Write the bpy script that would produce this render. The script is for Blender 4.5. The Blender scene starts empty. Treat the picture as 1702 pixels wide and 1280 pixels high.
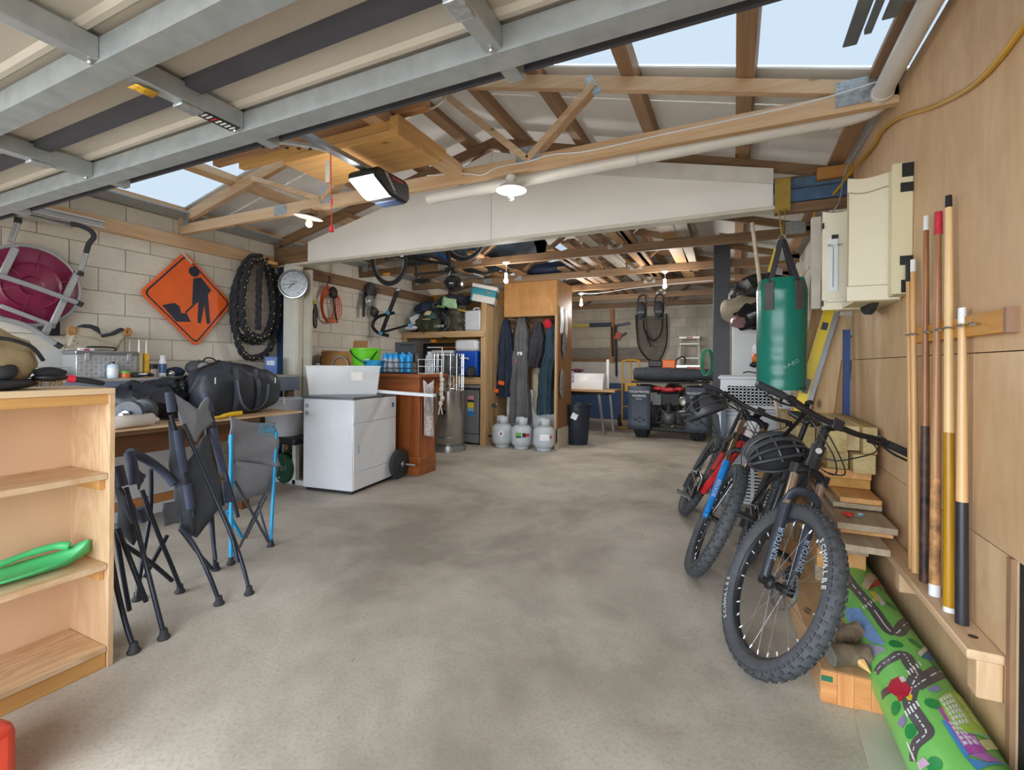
import bpy, bmesh, math, random
from mathutils import Vector as V, Matrix, Euler
sc = bpy.context.scene
C = sc.collection
rnd = random.Random(7)
PI = math.pi
# ---------------------------------------------------------------- camera
cam = bpy.data.objects.new('camera', bpy.data.cameras.new('camera'))
C.objects.link(cam)
cam.data.sensor_fit = 'HORIZONTAL'; cam.data.sensor_width = 36
cam.data.lens = 36 * 780 / 1702
cam.data.shift_y = -34 / 1702
cam.data.clip_start = 0.02
cam.matrix_world = (Matrix.Translation((0, 0, 1.25)) @ Matrix.Rotation(math.radians(25.3), 4, 'Z')
                    @ Matrix.Rotation(PI / 2, 4, 'X') @ Matrix.Rotation(math.radians(0.5), 4, 'Z'))
sc.camera = cam
# ---------------------------------------------------------------- sky and exposure
w = bpy.data.worlds.new('overcast_sky'); sc.world = w; w.use_nodes = True
bg = w.node_tree.nodes['Background']
bg.inputs[0].default_value = (0.84, 0.92, 1.0, 1); bg.inputs[1].default_value = 4.6
sc.view_settings.view_transform = 'Standard'; sc.view_settings.look = 'None'
sc.view_settings.gamma = 1; sc.view_settings.use_curve_mapping = False
sc.view_settings.exposure = 1.10
try:
    sc.cycles.use_denoising = True
    sc.cycles.max_bounces = 10; sc.cycles.diffuse_bounces = 6; sc.cycles.transparent_max_bounces = 16
    sc.cycles.sample_clamp_indirect = 6
except Exception: pass
def portal(name, loc, rot, sx, sy):
    l = bpy.data.lights.new(name, 'AREA'); l.shape = 'RECTANGLE'; l.size = sx; l.size_y = sy
    l.cycles.is_portal = True
    o = bpy.data.objects.new(name, l); C.objects.link(o); o.location = loc; o.rotation_euler = rot
    return o
portal('door_opening_portal', (-2.15, -1.25, 1.1), (PI / 2, 0, 0), 6.4, 2.3)
# ---------------------------------------------------------------- materials
def srgb(h):
    if isinstance(h, (tuple, list)): return tuple(h)
    h = h.lstrip('#'); r = []
    for i in (0, 2, 4):
        c = int(h[i:i + 2], 16) / 255
        r.append(c / 12.92 if c <= 0.04045 else ((c + 0.055) / 1.055) ** 2.4)
    return tuple(r)
MATS = {}
def nodes(name):
    m = bpy.data.materials.new(name); m.use_nodes = True
    nt = m.node_tree; b = nt.nodes['Principled BSDF']
    return m, nt, b
def L(nt, a, b): nt.links.new(a, b)
def coords(nt, scale=(1, 1, 1), rand=True):
    tc = nt.nodes.new('ShaderNodeTexCoord'); mp = nt.nodes.new('ShaderNodeMapping')
    mp.inputs['Scale'].default_value = scale
    L(nt, tc.outputs['Object'], mp.inputs['Vector'])
    if rand:
        oi = nt.nodes.new('ShaderNodeObjectInfo'); mu = nt.nodes.new('ShaderNodeMath'); mu.operation = 'MULTIPLY'
        mu.inputs[1].default_value = 37.0
        L(nt, oi.outputs['Random'], mu.inputs[0]); L(nt, mu.outputs[0], mp.inputs['Location'])
    return mp.outputs['Vector']
def noise(nt, vec, s, detail=4, rough=.55, dist=0):
    n = nt.nodes.new('ShaderNodeTexNoise'); n.inputs['Scale'].default_value = s
    n.inputs['Detail'].default_value = detail; n.inputs['Roughness'].default_value = rough
    n.inputs['Distortion'].default_value = dist
    L(nt, vec, n.inputs['Vector']); return n.outputs['Fac']
def ramp(nt, fac, stops):
    r = nt.nodes.new('ShaderNodeValToRGB'); e = r.color_ramp.elements
    while len(e) < len(stops): e.new(.5)
    for el, (p, c) in zip(e, stops):
        el.position = p; el.color = (*srgb(c), 1)
    L(nt, fac, r.inputs[0]); return r.outputs[0]
def mix(nt, fac, a, b, mode='MIX'):
    n = nt.nodes.new('ShaderNodeMix'); n.data_type = 'RGBA'; n.blend_type = mode
    for i, x in ((6, a), (7, b)):
        if hasattr(x, 'links'): L(nt, x, n.inputs[i])
        else: n.inputs[i].default_value = (*srgb(x), 1)
    if hasattr(fac, 'links'): L(nt, fac, n.inputs[0])
    else: n.inputs[0].default_value = fac
    return n.outputs[2]
def bump(nt, b, h, st, d=.01):
    n = nt.nodes.new('ShaderNodeBump'); n.inputs['Strength'].default_value = st; n.inputs['Distance'].default_value = d
    L(nt, h, n.inputs['Height']); L(nt, n.outputs[0], b.inputs['Normal'])
def mat(name, col, rough=.5, metal=0, var=.12, vs=6, bmp=0, bs=40, alpha=1, trans=0, emit=None, es=0, coat=0):
    if name in MATS: return MATS[name]
    m, nt, b = nodes(name); c = srgb(col)
    b.inputs['Roughness'].default_value = rough; b.inputs['Metallic'].default_value = metal
    if var:
        vec = coords(nt)
        n = noise(nt, vec, vs)
        d = tuple(x * (1 - var) for x in c); l = tuple(min(1, x * (1 + var) + .004) for x in c)
        L(nt, ramp(nt, n, [(.3, d), (.7, l)]), b.inputs['Base Color'])
        if bmp: bump(nt, b, noise(nt, vec, bs), bmp)
    else:
        b.inputs['Base Color'].default_value = (*c, 1)
    if alpha < 1: b.inputs['Alpha'].default_value = alpha
    if trans: b.inputs['Transmission Weight'].default_value = trans; b.inputs['IOR'].default_value = 1.3
    if coat: b.inputs['Coat Weight'].default_value = coat
    if emit: b.inputs['Emission Color'].default_value = (*srgb(emit), 1); b.inputs['Emission Strength'].default_value = es
    MATS[name] = m; return m
def wood(name, c1, c2, ax='X', knots=True, rough=.6, fine=38, spread=1.0):
    key = name + ax
    if key in MATS: return MATS[key]
    m, nt, b = nodes(key)
    s = [1, 1, 1]; s['XYZ'.index(ax)] = .06
    vec = coords(nt, s)
    n1 = noise(nt, vec, fine, 5, .6, .6); n2 = noise(nt, vec, 7, 3, .5, 1.2)
    ad = nt.nodes.new('ShaderNodeMath'); ad.operation = 'MULTIPLY_ADD'
    L(nt, n1, ad.inputs[0]); ad.inputs[1].default_value = .5; 
    m2 = nt.nodes.new('ShaderNodeMath'); m2.operation = 'MULTIPLY'; L(nt, n2, m2.inputs[0]); m2.inputs[1].default_value = .5
    L(nt, m2.outputs[0], ad.inputs[2])
    col = ramp(nt, ad.outputs[0], [(.5 - .17 / spread, c1), (.5 + .17 / spread, c2)])
    if knots:
        s2 = [3.2, 3.2, 3.2]; s2['XYZ'.index(ax)] = 1.5
        vv = coords(nt, s2); vo = nt.nodes.new('ShaderNodeTexVoronoi'); vo.inputs['Scale'].default_value = 1.6
        L(nt, vv, vo.inputs['Vector'])
        k = ramp(nt, vo.outputs['Distance'], [(.05, (1, 1, 1)), (.11, (0, 0, 0))])
        col = mix(nt, k, col, tuple(x * .35 for x in srgb(c1)))
    L(nt, col, b.inputs['Base Color']); b.inputs['Roughness'].default_value = rough
    bump(nt, b, n1, .15, .004)
    MATS[key] = m; return m
def ply(name, c1, c2, c3, ax='Z', scale=1.0, wm=6):
    if name in MATS: return MATS[name]
    m, nt, b = nodes(name)
    s = [1, 1, 1]; s['XYZ'.index(ax)] = .22
    vec = coords(nt, s, True)
    n1 = noise(nt, vec, 3.2 * scale, 3, .5, 2.4)
    wv = nt.nodes.new('ShaderNodeMath'); wv.operation = 'MULTIPLY'; L(nt, n1, wv.inputs[0]); wv.inputs[1].default_value = wm
    fr = nt.nodes.new('ShaderNodeMath'); fr.operation = 'PINGPONG'; fr.inputs[1].default_value = 1; L(nt, wv.outputs[0], fr.inputs[0])
    n2 = noise(nt, vec, 60 * scale, 4, .6)
    n3 = noise(nt, coords(nt), 1.7, 4, .6, .3)
    col = mix(nt, fr.outputs[0], c1, c2)
    col = mix(nt, ramp(nt, n2, [(.35, (0, 0, 0)), (.8, (.22, .22, .22))]), col, c3)
    n4 = noise(nt, coords(nt, (1, 1, .6)), 9, 5, .65, .8)
    col = mix(nt, ramp(nt, n4, [(.42, (0, 0, 0)), (.75, (.4, .4, .4))]), col, tuple(x * .82 for x in srgb(c3)))
    col = mix(nt, ramp(nt, n3, [(.40, (0, 0, 0)), (.72, (.6, .6, .6))]), col, c3)
    L(nt, col, b.inputs['Base Color']); b.inputs['Roughness'].default_value = .6
    bump(nt, b, n2, .06, .003)
    MATS[name] = m; return m
# ---------------------------------------------------------------- mesh building
def ortho(d):
    d = V(d).normalized(); a = V((0, 0, 1)) if abs(d.z) < .9 else V((1, 0, 0))
    u = d.cross(a).normalized(); return u, d.cross(u).normalized()
class MB:
    def __init__(s): s.v = []; s.f = []
    def add(s, vs, fs):
        o = len(s.v); s.v += [V(x) for x in vs]; s.f += [tuple(i + o for i in q) for q in fs]; return s
    def bx(s, x0, x1, y0, y1, z0, z1):
        return s.add([(x, y, z) for x in (x0, x1) for y in (y0, y1) for z in (z0, z1)],
                     [(0, 1, 3, 2), (4, 6, 7, 5), (0, 4, 5, 1), (2, 3, 7, 6), (0, 2, 6, 4), (1, 5, 7, 3)])
    def box(s, c, d, R=None):
        c = V(c); o = len(s.v); h = V(d) / 2
        s.bx(-h.x, h.x, -h.y, h.y, -h.z, h.z)
        for i in range(o, len(s.v)): s.v[i] = (R @ s.v[i] if R else s.v[i]) + c
        return s
    def bar(s, p, q, wd, ht, up=(0, 0, 1)):      # rectangular bar from p to q
        p, q = V(p), V(q); d = (q - p); l = d.length; d.normalize()
        u = d.cross(V(up))
        if u.length < 1e-4: u = d.cross(V((1, 0, 0)))
        u.normalize(); n = u.cross(d).normalized()
        R = Matrix((d, u, n)).transposed()
        return s.box((p + q) / 2, (l, wd, ht), R)
    def ring(s, p, u, v, r, n):
        o = len(s.v); ru, rv = r if isinstance(r, tuple) else (r, r)
        s.v += [V(p) + u * (ru * math.cos(2 * PI * i / n)) + v * (rv * math.sin(2 * PI * i / n)) for i in range(n)]
        return o
    def tube(s, pts, r, n=8, closed=False, cap=True):
        pts = [V(p) for p in pts]; N = len(pts); rings = []; u = None
        rr = r if isinstance(r, list) else [r] * N
        for i, p in enumerate(pts):
            a = pts[i - 1] if i or closed else p; b = pts[(i + 1) % N] if i < N - 1 or closed else p
            d = (b - a)
            if d.length < 1e-9: d = V((0, 0, 1))
            d.normalize()
            if u is None: u, _ = ortho(d)
            else:
                u = u - d * u.dot(d)
                if u.length < 1e-6: u, _ = ortho(d)
                u.normalize()
            rings.append(s.ring(p, u, d.cross(u), rr[i], n))
        for i in range(N if closed else N - 1):
            a, b = rings[i], rings[(i + 1) % N]
            for k in range(n):
                k2 = (k + 1) % n; s.f.append((a + k, a + k2, b + k2, b + k))
        if cap and not closed:
            s.f.append(tuple(rings[0] + k for k in reversed(range(n)))); s.f.append(tuple(rings[-1] + k for k in range(n)))
        return s
    def cyl(s, p, q, r0, r1=None, n=14): return s.tube([p, q], [r0, r0 if r1 is None else r1], n)
    def lathe(s, prof, n=24, o=(0, 0, 0), ax=(0, 0, 1), sx=1, sy=1):
        ax = V(ax).normalized(); u, v = (V((1, 0, 0)), V((0, 1, 0))) if ax.z > .999 else ortho(ax)
        rings = [s.ring(V(o) + ax * z, u, v, (max(r, 1e-5) * sx, max(r, 1e-5) * sy), n) for r, z in prof]
        for a, b in zip(rings, rings[1:]):
            for k in range(n):
                k2 = (k + 1) % n; s.f.append((a + k, a + k2, b + k2, b + k))
        s.f.append(tuple(rings[0] + k for k in reversed(range(n)))); s.f.append(tuple(rings[-1] + k for k in range(n)))
        return s
    def prism(s, poly, h0, h1, pl='XY'):
        mp = {'XY': lambda a, b, h: (a, b, h), 'XZ': lambda a, b, h: (a, h, b), 'YZ': lambda a, b, h: (h, a, b)}[pl]
        n = len(poly)
        fs = [tuple(range(n)), tuple(range(2 * n - 1, n - 1, -1))] + [(i, i + n, (i + 1) % n + n, (i + 1) % n) for i in range(n)]
        return s.add([mp(a, b, h0) for a, b in poly] + [mp(a, b, h1) for a, b in poly], fs)
    def sph(s, c, r, n=16, m=10, z0=-1, z1=1, R=None):
        r = V(r) if not isinstance(r, (int, float)) else V((r, r, r)); c = V(c); rings = []
        t0, t1 = math.asin(max(-1, z0)), math.asin(min(1, z1))
        for j in range(m + 1):
            t = t0 + (t1 - t0) * j / m; o = len(s.v); cr = max(math.cos(t), 1e-3)
            for i in range(n):
                a = 2 * PI * i / n
                q = V((r.x * cr * math.cos(a), r.y * cr * math.sin(a), r.z * math.sin(t)))
                s.v.append((R @ q if R else q) + c)
            rings.append(o)
        for a, b in zip(rings, rings[1:]):
            for k in range(n):
                k2 = (k + 1) % n; s.f.append((a + k, a + k2, b + k2, b + k))
        s.f.append(tuple(rings[0] + k for k in reversed(range(n)))); s.f.append(tuple(rings[-1] + k for k in range(n)))
        return s
    def grid(s, fn, nu, nv, cu=False, cv=False):
        o = len(s.v)
        for i in range(nu):
            for j in range(nv):
                s.v.append(V(fn(i / (nu if cu else nu - 1), j / (nv if cv else nv - 1))))
        for i in range(nu if cu else nu - 1):
            for j in range(nv if cv else nv - 1):
                a, b = i, (i + 1) % nu; c, d = j, (j + 1) % nv
                s.f.append((o + a * nv + c, o + b * nv + c, o + b * nv + d, o + a * nv + d))
        return s
    def xf(s, M): s.v = [M @ x for x in s.v]; return s
    def wob(s, amp, fr=9, sd=0):           # crumple
        from mathutils import noise as N
        s.v = [x + V(N.noise_vector(x * fr + V((sd, sd * 2, 0)))) * amp + V(N.noise_vector(x * fr * 2.7 + V((sd, 3, 0)))) * amp * .4 for x in s.v]; return s
    def build(s, name, m, parent=None, bev=0, smooth=None, w=False, sol=0, sub=0, kind=None, label=None):
        me = bpy.data.meshes.new(name)
        vs = s.v
        if w and parent:
            M = Matrix.LocRotScale(parent.location, parent.rotation_euler, None).inverted(); vs = [M @ x for x in vs]
        me.from_pydata([tuple(x) for x in vs], [], s.f); me.update()
        bm = bmesh.new(); bm.from_mesh(me); bmesh.ops.recalc_face_normals(bm, faces=bm.faces); bm.to_mesh(me); bm.free()
        ang = 38 if smooth is None or smooth is True else smooth
        if smooth is not False:
            me.polygons.foreach_set('use_smooth', [True] * len(me.polygons))
            me.set_sharp_from_angle(angle=math.radians(ang))
        me.materials.append(m)
        o = bpy.data.objects.new(name, me); C.objects.link(o)
        if parent: o.parent = parent
        if sol: md = o.modifiers.new('sol', 'SOLIDIFY'); md.thickness = sol; md.offset = 0
        if sub: md = o.modifiers.new('sub', 'SUBSURF'); md.levels = sub; md.render_levels = sub
        if bev: md = o.modifiers.new('bev', 'BEVEL'); md.width = bev; md.segments = 2; md.limit_method = 'ANGLE'
        if kind: o['kind'] = kind
        if label: o['label'] = label
        return o
def tag(o, label, cat, group=None):
    o['label'] = label; o['category'] = cat
    if group: o['group'] = group
    return o
def thing(name, label, cat, loc=(0, 0, 0), rz=0, group=None, rot=None):
    o = bpy.data.objects.new(name, None); C.objects.link(o); o.empty_display_size = .1
    o.location = loc; o.rotation_euler = rot if rot else (0, 0, rz)
    return tag(o, label, cat, group)
def dup(root, loc=None, rot=None, label=None, parent=None):
    r = root.copy(); C.objects.link(r); r.parent = parent
    if loc is not None: r.location = loc
    if rot is not None: r.rotation_euler = rot
    if label: r['label'] = label
    for ch in list(root.children): dup(ch, parent=r)
    return r
def text(body, size, m, parent, loc, rot, name='lettering', ext=.0006, align='CENTER', squash=1, bold=0):
    cu = bpy.data.curves.new(name, 'FONT'); cu.body = body; cu.size = size; cu.extrude = ext; cu.align_x = align; cu.align_y = 'CENTER'
    cu.offset = bold; cu.resolution_u = 2
    o = bpy.data.objects.new(name, cu)
    me = bpy.data.meshes.new_from_object(o); bpy.data.objects.remove(o)
    me.materials.clear(); me.materials.append(m)
    for v in me.vertices: v.co.x *= squash
    o = bpy.data.objects.new(name, me); C.objects.link(o); o.parent = parent; o.location = loc
    if isinstance(rot, Matrix): o.rotation_euler = rot.to_euler()
    else: o.rotation_euler = rot
    return o
def arc(c, r, a0, a1, n, u=(1, 0, 0), v=(0, 0, 1)):
    c, u, v = V(c), V(u), V(v)
    return [c + u * (r * math.cos(a0 + (a1 - a0) * i / n)) + v * (r * math.sin(a0 + (a1 - a0) * i / n)) for i in range(n + 1)]
def smooth_path(pts, n=6):
    pts = [V(p) for p in pts]; out = []
    for i in range(len(pts) - 1):
        p0, p1, p2, p3 = pts[max(i - 1, 0)], pts[i], pts[i + 1], pts[min(i + 2, len(pts) - 1)]
        for k in range(n):
            t = k / n
            out.append(.5 * ((2 * p1) + (p2 - p0) * t + (2 * p0 - 5 * p1 + 4 * p2 - p3) * t * t + (3 * p1 - p0 - 3 * p2 + p3) * t ** 3))
    return out + [pts[-1]]
# shared materials
M_pine = lambda ax: wood('sawn_pine', '#bd9468', '#e0c3a0', ax)
M_old = lambda ax: wood('aged_timber', '#6a5038', '#957556', ax)
M_gal = mat('galvanised_steel', '#a9afb2', .45, .45, .12, 14)
M_galp = mat('nail_plate_steel', '#b9bfc2', .4, .7, .25, 60)
M_black = mat('black_plastic', '#17181a', .45)
M_rub = mat('black_rubber', '#2c2e31', .75, 0, .2, 30)
M_white = mat('white_plastic', '#dfe1e4', .4, 0, .03)
M_chrome = mat('polished_steel', '#c8cacd', .18, 1, .05)
M_steel = mat('brushed_steel', '#a6a9ac', .32, .9, .12, 20)
M_wall = ply('plywood_lining', '#cdaa82', '#d8b994', '#b8946c')
# ================================================================ room shell
def zl(x): return 3.36 - .224 * (-2.05 - x)
def zr(x): return 3.36 - .272 * (x + 2.05)
def zroof(x): return zl(x) if x < -2.05 else zr(x)
def concrete():
    m, nt, b = nodes('worn_concrete')
    vec = coords(nt, (1, 1, 1), False)
    a = noise(nt, vec, .55, 5, .62, .4); f = noise(nt, vec, 1.6, 8, .68, .3); g = noise(nt, vec, 70, 3, .6); st = noise(nt, vec, 4.5, 7, .72, .4)
    col = ramp(nt, a, [(.39, '#91897d'), (.5, '#b2aa9e'), (.61, '#c8c1b5')])
    col = mix(nt, ramp(nt, f, [(.42, (0, 0, 0)), (.75, (.55, .55, .55))]), col, '#857d72')
    col = mix(nt, ramp(nt, g, [(.45, (0, 0, 0)), (.75, (.4, .4, .4))]), col, '#7d7264')
    col = mix(nt, ramp(nt, st, [(.66, (0, 0, 0)), (.72, (.4, .4, .4))]), col, '#6a6052')
    vo = nt.nodes.new('ShaderNodeTexVoronoi'); vo.inputs['Scale'].default_value = 2.6; L(nt, vec, vo.inputs['Vector'])
    col = mix(nt, ramp(nt, vo.outputs['Distance'], [(.016, (.75, .75, .75)), (.03, (0, 0, 0))]), col, '#3c362f')
    L(nt, col, b.inputs['Base Color']); b.inputs['Roughness'].default_value = .62
    bump(nt, b, g, .12, .004)
    return m
M_conc = concrete()
fl = MB().bx(-5.3, 1.1, -1.3, 10.7, -.12, 0).build('floor', M_conc); fl['kind'] = 'structure'
g = MB().bx(-26, 22, -26, -1.3, -.14, -.02).build('ground', mat('driveway_concrete', '#a9a399', .8, 0, .1, 3)); g['kind'] = 'structure'
# ---- block walls
def blockmat(name, c1, c2, c3):
    m, nt, b = nodes(name); vec = coords(nt)
    n = noise(nt, vec, 2.2, 5, .6, .3); n2 = noise(nt, vec, 70, 3, .6)
    col = ramp(nt, n, [(.3, c1), (.65, c2)])
    col = mix(nt, ramp(nt, n2, [(.45, (0, 0, 0)), (.8, (.4, .4, .4))]), col, c3)
    L(nt, col, b.inputs['Base Color']); b.inputs['Roughness'].default_value = .8; bump(nt, b, n2, .25, .004)
    return m
M_blk = blockmat('painted_block', '#cdc6b9', '#e0dacd', '#b3a998')
M_blk2 = blockmat('bare_block', '#b0a99c', '#c8c1b4', '#968e80')
M_mort = mat('mortar', '#a59c8d', .9, 0, .15, 20)
def block_wall(name, along, p0, p1, face, rows, m, nx, ind, lo_kind='lower_blocks'):
    # along 'Y': wall face at x=face looking +X ; along 'X': wall face at y=face looking -Y
    mb = MB()
    if along == 'Y': mb.bx(face - .19, face - .006, p0, p1, 0, 2.72)
    else: mb.bx(p0, p1, face + .006, face + .19, 0, 3.3)
    wall = mb.build(name, M_mort); wall['kind'] = 'structure'
    proto = None; rest = MB(); W, H, G = .4, .2, .007
    for k in range(rows):
        z0 = -.14 + .2 * k
        off = nx + (.2 if k % 2 else 0)
        j0 = math.floor((p0 - off) / W)
        j = j0
        while off + j * W < p1:
            a, b_ = max(p0, off + j * W), min(p1, off + (j + 1) * W)
            j += 1
            if b_ - a < .03: continue
            z_0, z_1 = max(0, z0) + G / 2, z0 + H - G / 2
            full = abs(b_ - a - W) < 1e-6 and z0 >= 0
            if full and ind(a, z0):
                if proto is None:
                    q = MB()
                    if along == 'Y': q.bx(-.1, 0, G / 2, W - G / 2, G / 2, H - G / 2)
                    else: q.bx(G / 2, W - G / 2, 0, .1, G / 2, H - G / 2)
                    proto = q.build('block', m, wall, bev=.003); o = proto
                else:
                    o = proto.copy(); C.objects.link(o)
                jit = rnd.uniform(-.0015, .0015)
                o.location = (face + jit, a, z0) if along == 'Y' else (a, face + jit, z0)
            else:
                if along == 'Y': rest.bx(face - .1, face, a + G / 2, b_ - G / 2, z_0, z_1)
                else: rest.bx(a + G / 2, b_ - G / 2, face, face + .1, z_0, z_1)
    rest.build('remaining_blocks', m, wall, kind='stuff')
    return wall
block_wall('wall_left', 'Y', -1.3, 10.6, -5.0, 14, M_blk, 2.15, lambda a, z: 1.2 < a < 6.4 and z > 1.0)
block_wall('wall_back', 'X', -5.0, 1.0, 10.4, 16, M_blk2, -3.9, lambda a, z: -3.8 < a < .2 and z > .8)
# lower sheets on the back wall
wb = MB().bx(-4.3, -1.62, 10.375, 10.398, .86, 1.33).build('trim_1', mat('grey_white_sheet', '#c9c7c2', .6, 0, .06)); wb['kind'] = 'structure'
wb = MB().bx(-4.3, -1.62, 10.372, 10.398, .06, .86).build('trim_2', mat('dull_blue_paint', '#34517c', .55, 0, .15, 5)); wb['kind'] = 'structure'
wb = MB().bx(-4.3, -1.62, 10.36, 10.395, 1.33, 1.40).build('trim_3', M_old('X')); wb['kind'] = 'structure'
# ---- right wall: plywood sheets
wr = MB().bx(.722, .9, -1.3, 3.74, 0, 2.62).build('wall_right', mat('dark_cavity', '#2b2723', .9)); wr['kind'] = 'structure'
def sheet(y0, y1, z0, z1, x=.70, t=.018, m=M_wall):
    return MB().bx(x, x + t, y0 + .0015, y1 - .0015, z0 + .0015, z1 - .0015).build('plywood_sheet', m, wr, bev=.001)
sheet(1.745, 2.0, 0, .727); sheet(2.0, 3.74, 0, .727)
sheet(.2, 2.0, .727, 1.30); sheet(2.0, 3.74, .727, 1.30)
sheet(-1.3, 1.30, 1.30, 2.60); sheet(1.30, 3.74, 1.30, 2.60)
sheet(-1.3, .2, .727, 1.30)
MB().bx(.705, .72, -1.3, 1.74, 0, .727).build('dark_gap_sheet', mat('gap_darkness', '#1b1a1c', .8, 0, .3, 30), wr)  # dark sheet standing in for the dark gap past the plywood edge
MB().bx(.688, .70, 1.742, 1.765, 0, .73).build('sheet_edge_strip', wood('ply_edge', '#7a5a44', '#a98463', 'Z', False), wr)
# rear right wall, white weatherboards
wr2 = MB().bx(.76, .9, 3.74, 10.5, 0, 2.62).build('wall_right_rear', mat('wall_back_lining', '#b5b0a6', .8)); wr2['kind'] = 'structure'
for i in range(9):
    MB().bx(.735, .76, 3.74, 10.4, .02 + i * .29, .3 + i * .29).build('weatherboard', mat('flaking_white_paint', '#b9b4a9', .7, 0, .18, 7), wr2, bev=.004)
# front wall above the open door
wf = MB()
wf.prism([(-5.2, 2.28), (.9, 2.28), (.9, zr(.9) + .1), (-2.05, 3.5), (-5.2, zl(-5.2) + .1)], -1.3, -1.2, 'XZ')
wf = wf.build('wall_front', mat('front_lining', '#9c9588', .8)); wf['kind'] = 'structure'
# ---- roof lining: one object per sheet
roof = MB().bx(-2.35, -1.75, -1.3, 10.6, 3.46, 3.49).build('ceiling', mat('ridge_cap', '#8b8a86', .6)); roof['kind'] = 'structure'
M_lin = mat('white_roof_lining', '#e2e0dc', .65, 0, .07, 2.5, .05, 30)
M_lin2 = mat('grey_roof_lining', '#c3c0ba', .65, 0, .12, 2.5, .05, 30)
M_fab = mat('canvas_cover', '#a89a8b', .8, 0, .08, 4, .3, 5)
def pane():
    m = bpy.data.materials.new('clear_corrugated_sheet'); m.use_nodes = True; nt = m.node_tree
    nt.nodes.remove(nt.nodes['Principled BSDF']); out = nt.nodes['Material Output']
    tr = nt.nodes.new('ShaderNodeBsdfTransparent'); tr.inputs[0].default_value = (.080, .090, .098, 1)
    gl = nt.nodes.new('ShaderNodeBsdfGlossy'); gl.inputs['Roughness'].default_value = .25
    mx = nt.nodes.new('ShaderNodeMixShader'); mx.inputs[0].default_value = .04
    L(nt, tr.outputs[0], mx.inputs[1]); L(nt, gl.outputs[0], mx.inputs[2]); L(nt, mx.outputs[0], out.inputs[0])
    return m
M_pane = pane()
PD = .075   # purlin depth: lining sits on the purlins
def roofsheet(side, y0, y1, m=M_lin, name='roof_sheet', x0=None, x1=None, corr=False):
    xa, xb = (-5.15, -2.0) if side == 'L' else (-2.1, .95)
    if x0 is not None: xa, xb = x0, x1
    z = zl if side == 'L' else zr
    mb = MB()
    if corr:
        n = max(2, int((y1 - y0) / .012))
        mb.grid(lambda u, v: (xa + (xb - xa) * v, y0 + (y1 - y0) * u, z(xa + (xb - xa) * v) + PD + .012 + .008 * math.sin((y1 - y0) * u / .085 * 2 * PI)), n, 2)
    else:
        e_ = .004 * (int(y0 * 10) % 2)
        mb.prism([(xa, z(xa) + PD + e_), (xb, z(xb) + PD + e_), (xb, z(xb) + PD + .012 + e_), (xa, z(xa) + PD + .012 + e_)], y0 - .008, y1 + .008, 'XZ')
    return mb.build(name, m, roof)
for y0, y1 in ((-1.3, 0), (0, 1.2)): roofsheet('L', y0, y1); roofsheet('R', y0, y1)
roofsheet('L', 1.2, 1.75)
roofsheet('L', 1.75, 2.84, M_pane, 'clear_roof_sheet', corr=True)
roofsheet('R', 1.2, 2.84, M_pane, 'clear_roof_sheet', corr=True)
ys = [2.84, 3.21, 4.4]
for y0, y1 in zip(ys, ys[1:]): roofsheet('L', y0, y1); roofsheet('R', y0, y1)
def rearsheets(side, spans):
    xa, xb = (-5.15, -2.0) if side == 'L' else (-2.1, .95)
    for y0, y1, a, b in spans:
        if a is None: roofsheet(side, y0, y1, M_lin2)
        else:
            if a > xa: roofsheet(side, y0, y1, M_lin2, x0=xa, x1=a)
            roofsheet(side, y0, y1, M_pane, 'clear_roof_sheet', a, b, True)
            if b < xb: roofsheet(side, y0, y1, M_lin2, x0=b, x1=xb)
rearsheets('L', [(4.4, 5.3, None, None), (5.3, 6.3, -4.6, -2.6), (6.3, 7.5, None, None), (7.5, 8.4, -4.4, -2.6), (8.4, 9.6, None, None), (9.6, 10.6, None, None)])
rearsheets('R', [(4.4, 5.6, None, None), (5.6, 6.8, None, None), (6.8, 8.0, None, None), (8.0, 9.2, None, None), (9.2, 10.6, None, None)])
# canvas laid over the near part of the right skylight
def canv(u, v):
    x = -2.0 + 3.0 * v; y = .9 + 1.42 * u
    return (x, y, zr(x) + PD + .055 + .012 * math.sin(9 * x + 2 * y) * math.sin(5 * y) + .01 * math.sin(23 * x + 3))
tag(MB().grid(canv, 24, 40).build('canvas_cover', M_fab, sol=.004), 'beige canvas sheet lying over the clear roof at top right', 'canvas')
# ---- purlins along the roof, one object each
pl = [(-4.98, 'outermost on the left above the block wall'), (-4.18, 'second from the left wall'), (-3.5, 'third from the left wall'), (-2.85, 'left of the ridge, fourth from the left wall'), (-2.28, 'just left of the ridge'),
      (-1.78, 'just right of the ridge'), (-1.2, 'second right of the ridge'), (-.58, 'third right of the ridge, behind the web plate'), (.04, 'fourth right of the ridge, near the plywood wall'), (.62, 'outermost on the right beside the white pipe')]
for x, d in pl:
    z = zroof(x); s = .224 if x < -2.05 else -.272
    ax = -2.05
    mb = MB().bx(-.045, .045, -1.25, 10.38, 0, PD - .004)
    R = Matrix.Rotation(-math.atan(s), 4, 'Y')
    mb.xf(Matrix.Translation((x, 0, z + .004)) @ R)
    tag(mb.build('roof_purlin', M_pine('Y') if x < -4 else wood('purlin_timber', '#83644a', '#ae8a67', 'Y'), bev=.003), 'long brown timber purlin under the roof, ' + d, 'purlin', 'roof purlins')
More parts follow.
